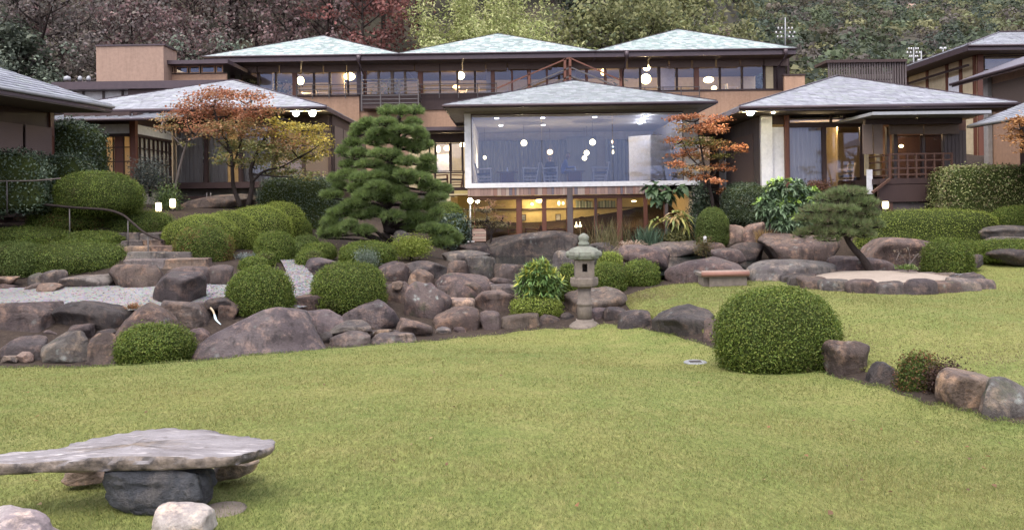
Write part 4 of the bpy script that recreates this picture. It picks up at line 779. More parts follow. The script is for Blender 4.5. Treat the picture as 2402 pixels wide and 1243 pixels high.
RK = [
 ('squared purple brown boulder at the far left of the retaining row', 0-40, 711, 138, 800, 14.5, PURP, .5),
 ('wide dark boulder second from the left in the retaining row', 132, 710, 296, 800, 14.6, DARK, .5),
 ('sloping humped boulder rising behind the small round azalea', 242, 713, 424, 800, 14.1, BROWN, .85),
 ('flat faced grey boulder below the lone perched rock', 356, 706, 500, 788, 14.9, PURP, .55),
 ('thin dark slab beside the hose nozzle', 481, 698, 542, 722, 15.1, DARK, .6),
 ('small brown upright rock right of the hose', 508, 706, 560, 754, 15.1, BROWN, .7),
 ('low rounded violet boulder near the lawn at far left', 5, 793, 112, 850, 13.2, VIOL, .8),
 ('pale crowned round boulder with lichen at the left lawn edge', 104, 782, 202, 850, 13.1, GREY, .75, 'rockm'),
 ('ridged brown boulder left of the small round azalea', 209, 781, 288, 850, 13.1, BROWN, .7),
 ('huge smooth violet slab boulder sloping down to the lawn', 443, 729, 768, 845, 13.6, VIOL, .85),
 ('lone angular boulder perched on the white gravel path', 352, 640, 476, 713, 15.5, DARK, .65),
 ('large tan faced boulder below the garden steps', 256, 620, 390, 690, 17.0, BROWN, .6),
 ('dark boulder under the lowest step', 396, 627, 503, 678, 17.3, PURP, .6),
 ('block of purple stone at the right end of the lowest step', 485, 623, 542, 670, 17.3, PURP, .6),
 ('long low grey boulder edging the gravel at left', 142, 646, 268, 692, 17.0, GREY, .6),
 ('small rounded tan stone on the gravel edge', 83, 665, 141, 695, 16.6, TAN, .75),
 ('lumpy mossy stone under the left azalea bank', 98, 634, 157, 667, 17.2, GREY, .75, 'rockm'),
 ('small mossy green stone left of the lumpy one', 67, 640, 101, 667, 17.3, GREY, .75, 'rockm'),
 ('small purple stone resting left of the tan stone', 50, 664, 98, 690, 16.8, PURP, .75),
 ('thin pale ledge stone at the left edge under the azaleas', -20, 649, 41, 666, 17.1, TAN, .7),
 ('brown rubble stone at the left edge above the gravel', -20, 667, 36, 688, 16.9, BROWN, .7),
 ('tiny pale orange stone by the lawn at lower left', 35, 828, 72, 850, 12.95, PINK, .75),
 ('tiny grey stone by the lawn at lower left', 2, 835, 44, 851, 12.9, GREY, .8),
 ('rust brown boulder under the pine mound right of the round azalea', 887, 615, 960, 667, 19.0, PURP, .6),
 ('long dark boulder edging the pine mound', 929, 613, 1053, 655, 19.5, DARK, .6),
 ('pale topped block at the middle of the pine mound edge', 1049, 612, 1098, 652, 19.2, BROWN, .55),
 ('lichen streaked rounded corner boulder at the end of the pine mound', 1092, 600, 1161, 670, 19.5, GREY, .65, 'rockm'),
 ('split boulder with a tan cavity below the pine mound', 960, 633, 1015, 667, 18.6, TAN, .75),
 ('broad pink topped boulder with white stains in the rockery', 1018, 646, 1152, 712, 18.2, PURP, .6, 'rockm'),
 ('tall brown boulder left of the largest rockery block', 905, 662, 960, 768, 17.6, BROWN, .6),
 ('largest angular block in the middle of the rockery', 946, 662, 1059, 785, 16.9, PURP, .62, 'rockm'),
 ('pale pink flat topped stone wedged in the rockery', 1057, 699, 1113, 730, 17.3, PINK, .6),
 ('dome shaped brown boulder left of the bamboo leaved bush', 1110, 683, 1210, 742, 17.4, BROWN, .75),
 ('wedge shaped grey brown boulder leaning in the rockery', 1018, 725, 1129, 790, 16.3, BROWN, .7),
 ('small pointed purple boulder left of the low edging stones', 1120, 732, 1177, 784, 16.3, PURP, .75),
 ('low flat edging stone under the small bright shrub', 1175, 735, 1267, 778, 16.4, BROWN, .5),
 ('squared edging stone left of the lantern', 1259, 737, 1318, 772, 16.5, PURP, .5),
 ('small edging stone touching the lantern base', 1312, 735, 1348, 770, 16.6, DARK, .6),
 ('blunt purple boulder on the pond rim left of the bamboo leaved bush', 1158, 620, 1224, 668, 19.3, PURP, .6),
 ('flat pale stepping slab above the dome boulder', 1146, 667, 1210, 690, 18.4, GREY, .6),
 ('pointed brown boulder at the lawn edge below the rockery', 929, 749, 1012, 796, 15.5, BROWN, .8),
 ('violet boulder under the round azalea', 795, 705, 938, 780, 16.0, VIOL, .65),
 ('grey boulder behind the right end of the smooth slab', 690, 731, 814, 806, 15.0, VIOL, .65),
 ('low block beside the gravel path between two round azaleas', 680, 692, 770, 736, 16.2, BROWN, .55),
 ('long thin slab lying at the lawn edge', 776, 758, 874, 784, 14.9, GREY, .6),
 ('thick slab at the lawn edge below the long thin one', 778, 780, 867, 812, 14.5, PURP, .55),
 ('small orange topped disc stone near the lawn edge', 877, 774, 919, 790, 15.1, TAN, .6),
 ('flat grey stone sunk at the lawn edge', 874, 784, 970, 803, 14.8, GREY, .6),
 ('small tan slab lying on the rockery', 919, 659, 946, 676, 17.5, TAN, .6),
 ('ridged violet boulder beside the bend of the gravel path', 701, 605, 796, 652, 19.0, VIOL, .65),
 ('small violet rock on the gravel path edge', 704, 640, 738, 667, 18.3, VIOL, .7),
 ('flat light slab on the pond rim below the pine', 1036, 589, 1150, 618, 21.8, GREY, .6),
 ('very long dark boulder lying in front of the lounge', 1138, 543, 1358, 600, 26.6, DARK, .6),
 ('grey rounded boulder behind the lantern roof', 1298, 588, 1350, 626, 20.2, GREY, .7),
 ('broad brown boulder standing behind the stone lantern', 1327, 680, 1472, 772, 16.8, BROWN, .65),
 ('dark boulder right of the lantern at the lawn edge', 1451, 731, 1536, 783, 15.2, DARK, .6),
 ('big dark block at the lawn edge left of the giant azalea', 1540, 724, 1683, 812, 14.2, DARK, .55),
 ('small block tucked under the giant azalea', 1652, 748, 1700, 828, 13.5, PURP, .6),
 ('tall rust brown boulder right of the giant azalea', 1940, 802, 2036, 908, 10.3, BROWN, .6),
 ('rounded dark boulder left of the reddish azalea', 2032, 855, 2120, 936, 9.6, DARK, .65),
 ('pale cracked boulder right of the reddish azalea', 2210, 876, 2350, 985, 8.4, TAN, .6, 'rockm'),
 ('large grey veined boulder at the right edge by the lawn', 2285, 894, 2440, 1006, 8.0, GREY, .6, 'rockm'),
 ('cone shaped pinkish boulder on the near shore of the pond', 1450, 577, 1570, 624, 20.0, PURP, .95),
 ('flat topped long boulder left of the tiled box', 1560, 606, 1735, 676, 18.5, PURP, .6),
 ('low pale boulder right of the tiled box', 1755, 613, 1953, 680, 18.3, GREY, .7),
 ('small pink boulder in the pond near the far shore', 1666, 584, 1742, 616, 21.6, PURP, .85),
 ('dark low boulder on the far shore of the pond', 1693, 569, 1790, 612, 23.0, DARK, .7),
 ('big brown triangular boulder under the leaning pine', 1784, 549, 1968, 616, 22.3, BROWN, .85),
 ('great rounded boulder behind the stone ringed bed', 2024, 558, 2190, 640, 19.5, BROWN, .7),
 ('low grey boulder at the foot of the leaning pine', 1958, 604, 2092, 640, 18.6, PURP, .7),
 ('smooth oval boulder at the right edge of the gravel', 2323, 583, 2430, 616, 19.4, DARK, .75),
 ('broad boulder stacked above the oval one at the right edge', 2307, 530, 2430, 572, 21.2, GREY, .65),
 ('thin slab under the broad boulder at the right edge', 2330, 556, 2440, 574, 20.6, GREY, .6),
 ('small dark rock beside the round azalea at right', 2270, 597, 2308, 628, 19.1, DARK, .7),
 ('long flat shore slab below the ferns', 1518, 567, 1662, 598, 25.3, GREY, .55),
 ('short shore slab right of the ferns', 1655, 569, 1705, 601, 24.6, PURP, .6),
 ('dark shore rock behind the tan grass clump', 1372, 569, 1452, 600, 26.0, DARK, .6),
 ('dark low ledge rock left of the long lounge boulder', 1078, 570, 1150, 598, 26.5, DARK, .6),
 ('jagged pale pink rock beside the far shore lamp', 1745, 522, 1800, 574, 25.0, PINK, .7),
 ('jagged pink rock left of its taller neighbour on the far shore', 1700, 528, 1750, 574, 25.2, PINK, .7),
 ('broad smooth boulder lying under the left veranda', 430, 455, 590, 486, 26.0, BROWN, .75),
 ('grey rock among the stones behind the pine trunk', 925, 540, 962, 565, 22.3, GREY, .7),
]
for r_ in RK:
    kw = {'mat': r_[8]} if len(r_) > 8 else {}
    nm = r_[0]
    if 'huge smooth' in nm: kw.update(facets=8, rough=.035, sub=5, prof=([-1, -.6, -.2, .1, .3, .6, .85, 1], [.28, .55, .80, .97, 1.0, .93, .72, .5]))
    if 'sloping humped' in nm: kw.update(facets=8, rough=.035, prof=([-1, -.6, -.2, .2, .6, 1], [.25, .6, .88, 1.0, .85, .5]))
    if 'very long' in nm: kw.update(dep=.3)
    if 'great rounded' in nm or 'oval' in nm: kw.update(facets=4, rough=.03)
    if r_[5] > 14.9: kw['sub'] = 4
    rock(nm, *r_[1:6], r_[6], r_[7], **kw)
# stone ring bed with sand
rb = thing('stone_ring_bed', 'round bed of pale sand edged with upright stones under the leaning pine', 'planting bed', P(2065, 690, 16.6))
rcx, rcy = P(2066, 660, 17.6).x, 17.5; rrx, rry = 1.8, 1.4; zb_ = tz(rcx, rcy - rry) 
M['sand'] = m_plain('bed_sand', (.30, .245, .20), (.23, .185, .15), 3, .95, .1, (1, 1, 1), .5, .02)
MB().lathe((rcx, rcy, zb_ + .06), [(1.5, 0), (1.46, .14), (1.1, .20), (.5, .24), (.05, .25)], 40).build('sand', M['sand'], rb); 
for k in range(20):
    a = 2 * PI * (k + .25 * random.random()) / 20; jr = random.uniform(.94, 1.06); cx, cy = rcx + rrx * jr * math.cos(a), rcy + rry * jr * math.sin(a); Y_ = cy - .15
    pxc = 1201 + F * cx / Y_; w = .34 / Y_ * F; zt_ = zb_ + .22 + .10 * random.random(); zl_ = zb_ - .12
    yt = HZ - (zt_ - CAMZ) / Y_ * F - (pxc - 1201) * SR; yb = HZ - (zl_ - CAMZ) / Y_ * F - (pxc - 1201) * SR
    rock('', pxc - w, yt, pxc + w, yb, Y_, [DARK, BROWN, GREY, PURP, DARK][k % 5], .2, .6, name='edging_stone', parent=rb, sub=3, bury=0, mat='rockm' if k % 4 == 0 else 'rock')
# garden steps
for lab, bl_ in (('rough stone garden steps beside the handrail at left', [(298, 606, 490, 628, 18.3), (304, 590, 450, 609, 18.8), (298, 576, 412, 593, 19.3), (288, 562, 384, 579, 19.8), (282, 545, 376, 565, 20.3)]), ('upper flight of stone steps at the left edge', [(-60, 520, 84, 538, 21.2), (-60, 505, 80, 523, 21.7), (-60, 492, 76, 508, 22.2)])):
    st = thing('stone_steps', lab, 'steps', P(bl_[0][0] + 80, bl_[0][3], bl_[0][4]))
    for (a, b, c_, d_, Y_) in bl_:
        n = 2
        for k in range(n):
            w = (c_ - a) / n; rock('', a + k * w - 2, b + random.random() * 2, a + (k + 1) * w + 2, d_ + 3, Y_ + .1 * random.random(), [TAN, GREY, TAN][random.randrange(3)], .4, .5, name='step_stone', parent=st, sub=4, rough=.03, facets=6)
# ---------------------------------------------------------------- stone table and seats
def slab_outline(name, pts, z0, z1, mat, parent, tint, seed, chip=.016, top_pts=None):
    """thick irregular slab from a plan outline with broken edges"""
    r = np.random.default_rng(seed); pts = np.array(pts); n = len(pts); per = 14; ring = []
    for i in range(n):
        a, b = pts[i], pts[(i + 1) % n]
        for k in range(per): ring.append(a + (b - a) * k / per)
    ring = np.array(ring); 
    for _ in range(5): ring = (np.roll(ring, 1, 0) + ring * 2 + np.roll(ring, -1, 0)) / 4
    m_ = len(ring); cen = ring.mean(0); V = []; prof = [(0.0, 1), (.5, 1), (.9, 1), (.985, .97), (1, .8), (1.0, .5), (.985, .2), (.95, 0), (.5, -.02), (0, -.02)]
    nz = r.normal(size=(len(prof), m_)) 
    for _ in range(2): nz = (np.roll(nz, 1, 1) + nz + np.roll(nz, -1, 1)) / 3
    for j, (s, h) in enumerate(prof):
        p = cen + (ring - cen) * s; e = 1 if .9 < s else 0
        p = p + (ring - cen) / np.linalg.norm(ring - cen, axis=1)[:, None] * (nz[j] * chip * e)[:, None]
        z = z0 + (z1 - z0) * h + (nz[j] * .006) + .012 * np.sin(p[:, 0] * 5) * (1 if h > .9 else 0)
        V.append(np.stack([p[:, 0], p[:, 1], z], -1))
    V = np.concatenate(V); i = np.arange(len(prof) - 1)[:, None] * m_ + np.arange(m_)[None]; j = np.arange(len(prof) - 1)[:, None] * m_ + (np.arange(m_)[None] + 1) % m_
    Fq = np.stack([i, i + m_, j + m_, j], -1).reshape(-1, 4)
    o = np_mesh(name, V, Fq, mat, parent, smooth=True); o.color = (*tint, 1); return o
m, t, o = new_mat('table_schist'); v = coords(t, (1, 2.6, 1)); 
n1 = noise(t, v, 2.2, 8, .65); n2 = noise(t, v, 11, 7, .72); n3 = noise(t, coords(t, (.5, 3.5, 1)), 9, 5, .6)
c = mixc(t, ramp(t, n1, [(.35, 0), (.65, 1)]), (.25, .225, .225), (.14, .12, .118)); c = mixc(t, ramp(t, n3, [(.55, 0), (.72, .8)]), c, (.50, .45, .43)); c = mixc(t, ramp(t, n2, [(.28, .85), (.45, 0)]), c, (.09, .07, .06))
ge = N(t, 'ShaderNodeNewGeometry'); sp = N(t, 'ShaderNodeSeparateXYZ'); t.links.new(ge.outputs['True Normal'], sp.inputs[0])
side = ramp(t, sp.outputs[2], [(.3, 1), (.75, 0)]); broken = mixc(t, ramp(t, noise(t, coords(t), 7, 6, .7), [(.42, 0), (.6, 1)]), (.22, .17, .135), (.05, .04, .036))
c = mixc(t, side, c, broken)      # freshly broken brown rim against the weathered upper face
principled(t, o, c, .55, .45, n2, .6, .03); M['schist'] = m
tb = thing('stone_table', 'low table of one long irregular stone slab on a dark rock in the foreground', 'table', (P(370, 1200, 4.6).x, 4.6, tz(P(370, 1200, 4.6).x, 4.6)))
zt_top = CAMZ - .02 - (1075 - HZ) / F * 4.3 + .0
def tp(px_, py_):
    Yq = (CAMZ - zt_top) / ((py_ - HZ) / F + (px_ - 1201) / F * SR); return np.array([(px_ - 1201) / F * Yq, Yq])
out = [tp(-90, 1078), tp(-40, 1064), tp(55, 1054), tp(140, 1044), tp(190, 1028), tp(300, 1012), tp(390, 1006), tp(480, 1010), tp(545, 1018), tp(600, 1021), tp(634, 1030), tp(634, 1040), tp(590, 1054), tp(530, 1066), tp(400, 1072), tp(260, 1074), tp(120, 1078), tp(0, 1082), tp(-70, 1086)]
slab_outline('table_slab', out, zt_top - .076, zt_top, M['schist'], tb, (.3, .25, .24), 3)
M['slatestone'] = m_rock('dark_slate_rock', .1, .25)
Yp = 4.52; pyt = HZ + (CAMZ - (zt_top - .071)) / Yp * F + (370 - 1201) * -SR
ped = rock('', 240, pyt, 500, 1206, Yp, (.060, .064, .068), .1, .6, name='pedestal', parent=tb, mat='slatestone', sub=5, rough=.07, bury=.05)
for lab, x0, y0, x1, y1, Y_, tn, sk in (('pale flat topped seat stone in front of the stone table', 364, 1198, 492, 1266, 4.0, (.62, .545, .47), .3), ('pale seat stone cut by the lower left corner', -50, 1214, 126, 1300, 3.9, (.60, .54, .47), .3), ('brown seat stone behind the left part of the stone table', 160, 1088, 250, 1134, 5.0, (.30, .22, .16), .6), ('mottled seat stone behind the right end of the stone table', 492, 1070, 602, 1132, 5.0, (.34, .27, .20), .55)):
    rock(lab, x0, y0, x1, y1, Y_, tn, sk, .8, name='seat_stone', mat='rock', sub=5, bury=.05)
fp = P(520, 1182, 4.55); fl = MB().lathe((fp.x, fp.y, tz(fp.x, fp.y) - .01), [(.13, 0), (.14, .012), (.12, .018), (.02, .02)], 18).build('paving_stone', M['stone'], label='flat round stone let into the turf beside the table foot', cat='paving stone')
# ---------------------------------------------------------------- stone lantern
YN = 16.0
def lz_(py): return P(1370, py, YN).z
lx = P(1371, 700, YN).x; s = YN / F
ln = thing('stone_lantern', 'tall weathered stone lantern standing at the edge of the lawn', 'lantern', (lx, YN, lz_(772)))
MB().lathe((lx, YN, 0), [(36 * s, lz_(776)), (37 * s, lz_(764)), (30 * s, lz_(757)), (21 * s, lz_(752)), (21 * s, lz_(748))], 24).build('base', M['stone'], ln)
for k in range(16):
    a = 2 * PI * k / 16; MB().ball((lx + 31 * s * math.cos(a), YN + 31 * s * math.sin(a), lz_(765)), 6.5 * s, 6.5 * s, 5 * s, 6).build('lotus_petal', M['stone'], ln)
MB().lathe((lx, YN, 0), [(18 * s, lz_(752)), (17 * s, lz_(720)), (16.5 * s, lz_(716)), (18.5 * s, lz_(714)), (18.5 * s, lz_(710)), (16.5 * s, lz_(708)), (15.5 * s, lz_(674))], 18).build('shaft', M['stone'], ln)
MB().lathe((lx, YN, 0), [(15 * s, lz_(676)), (31 * s, lz_(670)), (33 * s, lz_(664)), (33 * s, lz_(653)), (31 * s, lz_(650)), (20 * s, lz_(649))], 6, False).build('platform', M['stone'], ln)
fb_ = MB(); hx_ = 22 * s; z0_, z1_ = lz_(650), lz_(609); wz0, wz1, ww = lz_(636), lz_(617), 6 * s
for sx_ in (-1, 1):
    fb_.box(lx + sx_ * ww, lx + sx_ * hx_, YN - hx_, YN - hx_ + .05, z0_, z1_)
    fb_.box(lx + sx_ * hx_, lx + sx_ * (hx_ - .05), YN - hx_ + .05, YN + hx_, z0_, z1_)
fb_.box(lx - ww, lx + ww, YN - hx_, YN - hx_ + .05, z0_, wz0); fb_.box(lx - ww, lx + ww, YN - hx_, YN - hx_ + .05, wz1, z1_); fb_.box(lx - hx_ + .05, lx + hx_ - .05, YN + hx_ - .05, YN + hx_, z0_, z1_)
fb_.build('fire_box', M['stone'], ln)
cap = MB().lathe((lx, YN, 0), [(16 * s, lz_(611)), (36 * s, lz_(606)), (39 * s, lz_(598)), (38 * s, lz_(590)), (30 * s, lz_(583)), (16 * s, lz_(578)), (10 * s, lz_(576))], 6, False).build('roof', M['stonelich'], ln)
for k in range(6):
    a = 2 * PI * k / 6; MB().ball((lx + 37 * s * math.cos(a), YN + 37 * s * math.sin(a), lz_(596)), 6 * s, 6 * s, 8 * s, 7).build('curl', M['stonelich'], cap)
MB().lathe((lx, YN, 0), [(9 * s, lz_(578)), (13 * s, lz_(575)), (13.5 * s, lz_(570)), (10 * s, lz_(566)), (12 * s, lz_(562)), (13 * s, lz_(556)), (9 * s, lz_(551)), (2 * s, lz_(547))], 18).build('finial', M['stonelich'], ln)
# ================================================================== planting
def leaf_quads(pts, nrm, size, asp, rng, cols, fold=.25):
    """leaf-sized rhombi: pts (n,3) at leaf base, nrm leaf normals, size length"""
    n = len(pts); nrm = nrm / np.maximum(1e-6, np.linalg.norm(nrm, axis=1))[:, None]
    r = rng.normal(size=(n, 3)); a = np.cross(nrm, r); a /= np.maximum(1e-6, np.linalg.norm(a, axis=1))[:, None]; b = np.cross(nrm, a)
    L = (size * (.7 + .6 * rng.random(n)))[:, None]; w = L * asp
    v0 = pts; v2 = pts + a * L - nrm * L * .15; mid = pts + a * L * .5 + nrm * L * fold * .5
    V = np.stack([v0, mid + b * w * .5, v2, mid - b * w * .5], 1).reshape(-1, 3)
    return V, np.arange(4 * n).reshape(-1, 4), np.repeat(cols, 4, 0)
G_AZ = [(.098, .142, .024), (.122, .165, .030), (.145, .182, .034), (.076, .112, .020), (.175, .195, .042)]
G_AZD = [(.095, .135, .034), (.118, .158, .040), (.078, .112, .028), (.15, .18, .048)]
G_LIME = [(.20, .245, .044), (.23, .27, .052), (.165, .215, .036), (.26, .285, .065)]
G_DARK = [(0.045, 0.068, 0.038), (0.065, 0.090, 0.050), (0.083, 0.109, 0.065), (0.033, 0.050, 0.030), (0.112, 0.135, 0.086)]
G_RED = [(.085, .12, .02), (.11, .14, .025), (.16, .09, .035), (.19, .10, .04), (.07, .10, .02)]
G_HEDGE = [(.15, .175, .06), (.20, .215, .075), (.105, .125, .042), (.25, .25, .10), (.17, .13, .07)]
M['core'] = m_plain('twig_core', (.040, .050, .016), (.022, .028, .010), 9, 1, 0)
def shrub(label, x0, y0, x1, y1, Y, cols=G_AZ, leaf=.035, dens=1.0, box=.86, lump=.04, dep=.9, name='clipped_azalea', cat='shrub', mat='leaf', fuzz=.024, tilt=0, dy=None, group=None, tips=None, cap=12500, flare=.30):
    sd = abs(hash(label)) % 9999 if False else sum(ord(c) * (i + 1) for i, c in enumerate(label)) % 99991
    r = np.random.default_rng(sd); cx = (x0 + x1) / 2; c = P(cx, y1, Y); hx = (x1 - x0) / 2 / F * Y; H = (y1 - y0) / F * Y; hy = (dy or hx * dep); cy = c.y + hy * .5
    c = Vector((c.x * (1 + .40 * hy / Y), cy, c.z)); hx *= .985; H *= .97; root = thing(name, label, cat, c, group)
    def surf(d):
        ee = 2 / box; p = d / ((np.abs(d) + 1e-6) ** ee).sum(1)[:, None] ** (1 / ee)
        k = 1 + lump * waves(d, sd, 2.2, 3); p = p * k[:, None]
        p[:, :2] *= (1 + flare * np.clip(-p[:, 2], 0, 1) ** 1.5)[:, None]; z = np.where(p[:, 2] > 0, p[:, 2] * .58 + .42, p[:, 2] * .52 + .42)
        return np.stack([p[:, 0] * hx, p[:, 1] * hy, z * H], -1)
    d, f = ICO[4 if hx > .5 else 3]; v = surf(d); cen = np.array([0, 0, H * .42])
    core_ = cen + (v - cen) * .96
    rot = math.radians(tilt)
    def tw(q):
        if not tilt: return q + np.array(c)
        x = q[:, 0] * math.cos(rot) - q[:, 2] * math.sin(rot); z = q[:, 0] * math.sin(rot) + q[:, 2] * math.cos(rot); return np.stack([x, q[:, 1], z], -1) + np.array(c)
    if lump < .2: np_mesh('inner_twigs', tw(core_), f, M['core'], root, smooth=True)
    area = 2 * PI * ((hx * hy) ** .8 + (hx * H * .5) ** .8 + (hy * H * .5) ** .8) / 3 * 2; n = int(min(cap, max(900, area / (leaf * leaf * .55) * 2.1 * dens)))
    dd = r.normal(size=(n, 3)); dd /= np.linalg.norm(dd, axis=1)[:, None]; dd[:, 1] = np.where(r.random(n) < .35, -np.abs(dd[:, 1]), dd[:, 1]); p = surf(dd)
    nn = (p - cen) / np.array([hx * hx, hy * hy, H * H * .25]); nn /= np.linalg.norm(nn, axis=1)[:, None]
    p = p + nn * (r.normal(size=(n, 1)) * fuzz + (r.random((n, 1)) < .02) * r.random((n, 1)) * leaf * 2.6); p = p if lump < .2 else cen + (p - cen) * (r.random((n, 1)) ** .35); cc = pal(n, cols, r, .16); pt = waves(p, sd + 3, 2.5, 2); cc *= (1 + .25 * pt)[:, None]; dead = (waves(p, sd + 8, 3.2, 2) + .25 * r.normal(size=n) > .98)[:, None]; cc = np.where(dead, cc * .35 + np.array([.075, .055, .03]), cc)
    if tips is not None:
        tm = (pt + .6 * r.normal(size=n) > .55)[:, None]; cc = np.where(tm, pal(n, tips, r), cc)
    V, Fq, C = leaf_quads(p, nn + r.normal(size=(n, 3)) * .75, np.full(n, leaf), .55, r, cc)
    np_mesh('foliage', tw(V), Fq, M[mat], root, cols=C)
    MB().tube([(c.x, c.y, c.z - .15), (c.x, c.y, c.z + H * .3)], [.05, .03], 7).build('stem', M['bark'], root)
    return root
AZ = [
 ('broad smooth dome azalea in front of the left annex', 124, 399, 331, 500, 20.7, G_AZ, {'dep': .65}),
 ('small round azalea at the lawn edge lower left', 278, 765, 447, 855, 13.0, G_AZ, {}),
 ('round azalea beside the gravel path left of the violet boulder', 535, 627, 686, 742, 15.5, G_AZ, {}),
 ('round azalea on a boulder below the pine', 729, 616, 906, 730, 16.4, G_AZ, {}),
 ('giant round azalea on the right slope of the lawn', 1682, 678, 1974, 900, 10.9, G_AZ, {'leaf': .033, 'cap': 22000, 'flare': .05}),
 ('low oval azalea in front of the pine trunk', 797, 567, 926, 622, 20, G_AZ, {}),
 ('small azalea nearest the path bend under the pine', 694, 586, 762, 642, 19.4, G_AZ, {}),
 ('small azalea behind the one at the path bend', 708, 571, 787, 606, 20.8, G_AZ, {}),
 ('round azalea left of the gravel path by the steps', 598, 542, 690, 625, 20, G_AZ, {}),
 ('tiny azalea low beside the gravel path', 563, 604, 627, 642, 18.6, G_AZ, {}),
 ('tiny azalea behind the tiny one by the path', 602, 590, 646, 624, 19.2, G_AZ, {}),
 ('reddish tipped azalea mound beside the steps', 410, 528, 545, 628, 19.2, G_AZ, {'tips': [(.20, .105, .04), (.16, .10, .04)]}),
 ('rolling azalea mound above the reddish one', 384, 502, 560, 596, 20.2, G_LIME, {'box': .95}),
 ('crest azalea at the top of the rolling bank', 462, 494, 606, 594, 21.2, G_LIME, {'box': .95}),
 ('long pale azalea ridge below the maple', 520, 480, 684, 582, 22.4, G_LIME, {'box': .95}),
 ('farther azalea ridge beside the dark hedge', 598, 471, 716, 570, 23.8, G_LIME, {'box': .95}),
 ('small azalea at the end of the ridge', 688, 513, 730, 566, 24, G_AZ, {}),
 ('small round azalea right of the path under the hedge', 688, 553, 748, 590, 22.5, G_AZD, {}),
 ('little azalea left of the path under the hedge', 676, 568, 714, 596, 22, G_AZD, {}),
 ('loose azalea at the left edge by the stones', -40, 568, 112, 652, 18.0, G_AZD, {'lump': .08, 'fuzz': .035}),
 ('wide loose azalea bank left of the steps', 60, 566, 294, 650, 18.4, G_AZ, {'lump': .07, 'fuzz': .035, 'tips': G_AZD}),
 ('low azalea band under the handrail', 75, 487, 252, 540, 21, G_AZ, {'lump': .08, 'fuzz': .035, 'tips': G_RED}),
 ('low azalea strip at the left edge between the stair flights', -40, 534, 162, 580, 19.8, G_AZ, {'lump': .08, 'fuzz': .035}),
 ('low azalea strip left of the upper steps', 150, 545, 292, 580, 19.9, G_AZ, {'lump': .08, 'fuzz': .03}),
 ('low azalea right of the handrail bend', 250, 494, 402, 556, 21.4, G_AZ, {'lump': .08, 'fuzz': .035, 'tips': G_AZD}),
 ('small bright mounded shrub left of the lantern', 1200, 699, 1317, 742, 16.8, G_LIME, {'leaf': .04, 'fuzz': .03}),
 ('dark azalea half hidden behind the lantern shaft', 1308, 619, 1362, 704, 17.7, G_AZ, {}),
 ('round azalea just right of the lantern', 1389, 617, 1469, 685, 18, G_AZ, {}),
 ('round azalea second right of the lantern', 1461, 612, 1546, 674, 18.4, G_AZ, {}),
 ('small azalea behind the lantern roof', 1404, 592, 1458, 630, 19.2, G_LIME, {}),
 ('square shouldered azalea right of the great boulder', 2174, 561, 2276, 645, 18.5, G_AZ, {'box': .72}),
 ('small azalea behind the square shouldered one', 2252, 566, 2294, 610, 19.6, G_AZ, {}),
 ('low azalea cut by the right edge', 2292, 563, 2440, 612, 19.8, G_AZ, {'box': .7}),
 ('azalea hedge end at the right edge', 2338, 484, 2440, 536, 22, G_AZ, {'box': .7}),
 ('dark green mound below the orange maple', 1636, 486, 1708, 576, 25, G_AZD, {}),
 ('dark mound left of the link building lamp', 1006, 470, 1092, 566, 28.5, G_AZD, {}),
]
for a in AZ: shrub(a[0], *a[1:6], a[6], **a[7])
shrub('long clipped hedge glowing green in front of the right annex', 2020, 489, 2337, 584, 22, G_LIME, box=.6, dy=.8, name='clipped_hedge', cat='hedge')
shrub('tall square leafy hedge at the right edge', 2198, 387, 2420, 512, 24, G_HEDGE, box=.3, dy=.7, leaf=.06, fuzz=.04, name='clipped_hedge', cat='hedge', mat='gloss')
shrub('tall dark hedge between the maple and the pine', 610, 412, 795, 555, 26.2, G_DARK, box=.45, dy=1.0, leaf=.06, fuzz=.04, name='clipped_hedge', cat='hedge', mat='gloss')
shrub('dark hedge between the orange maple and the whorled bush', 1698, 428, 1795, 520, 26.2, G_DARK, box=.6, dy=.8, leaf=.05, fuzz=.03, name='clipped_hedge', cat='hedge', mat='gloss')
shrub('glossy dark hedge in the corner between the reed blinds and the dome azalea', 60, 362, 222, 482, 22.0, G_DARK, box=.55, lump=.09, dy=.45, leaf=.075, fuzz=.06, name='leafy_hedge', cat='hedge', mat='gloss')
shrub('glossy dark hedge below the reed blinds at the left edge', -70, 352, 112, 486, 20.3, G_DARK, box=.5, lump=.09, dy=.4, leaf=.075, fuzz=.06, name='leafy_hedge', cat='hedge', mat='gloss')
shrub('tall dark camellia bush beside the left house corner', 108, 280, 242, 420, 23.6, G_DARK, box=.8, lump=.1, leaf=.085, fuzz=.07, name='camellia_bush', cat='bush', mat='gloss')
shrub('reddish brown azalea between rocks at lower right', 2110, 834, 2204, 955, 9.2, G_RED, leaf=.03, lump=.12, fuzz=.04, name='loose_azalea', tips=[(.15, .05, .025), (.10, .04, .02)])
shrub('dark maroon shrub right of the reddish azalea', 2175, 855, 2268, 930, 8.9, [(.06, .03, .025), (.045, .03, .02), (.08, .045, .03)], leaf=.03, lump=.2, fuzz=.06, name='loose_azalea')
shrub('bright low juniper under the pine at right of the trunk', 918, 553, 1010, 600, 21.2, G_LIME, leaf=.05, lump=.2, fuzz=.06, name='low_juniper', mat='needle')
shrub('grey green leafy bush left of the lounge lamp', 1034, 504, 1100, 572, 26.8, [(.07, .10, .075), (.10, .13, .10), (.05, .075, .055)], leaf=.1, lump=.12, fuzz=.08, name='leafy_bush', mat='gloss')
shrub('thin pale variegated shrub on the oval azalea', 833, 584, 888, 620, 19.3, [(.22, .25, .20), (.16, .2, .14), (.10, .13, .09)], leaf=.035, lump=.25, fuzz=.07, dens=.5, name='variegated_shrub')
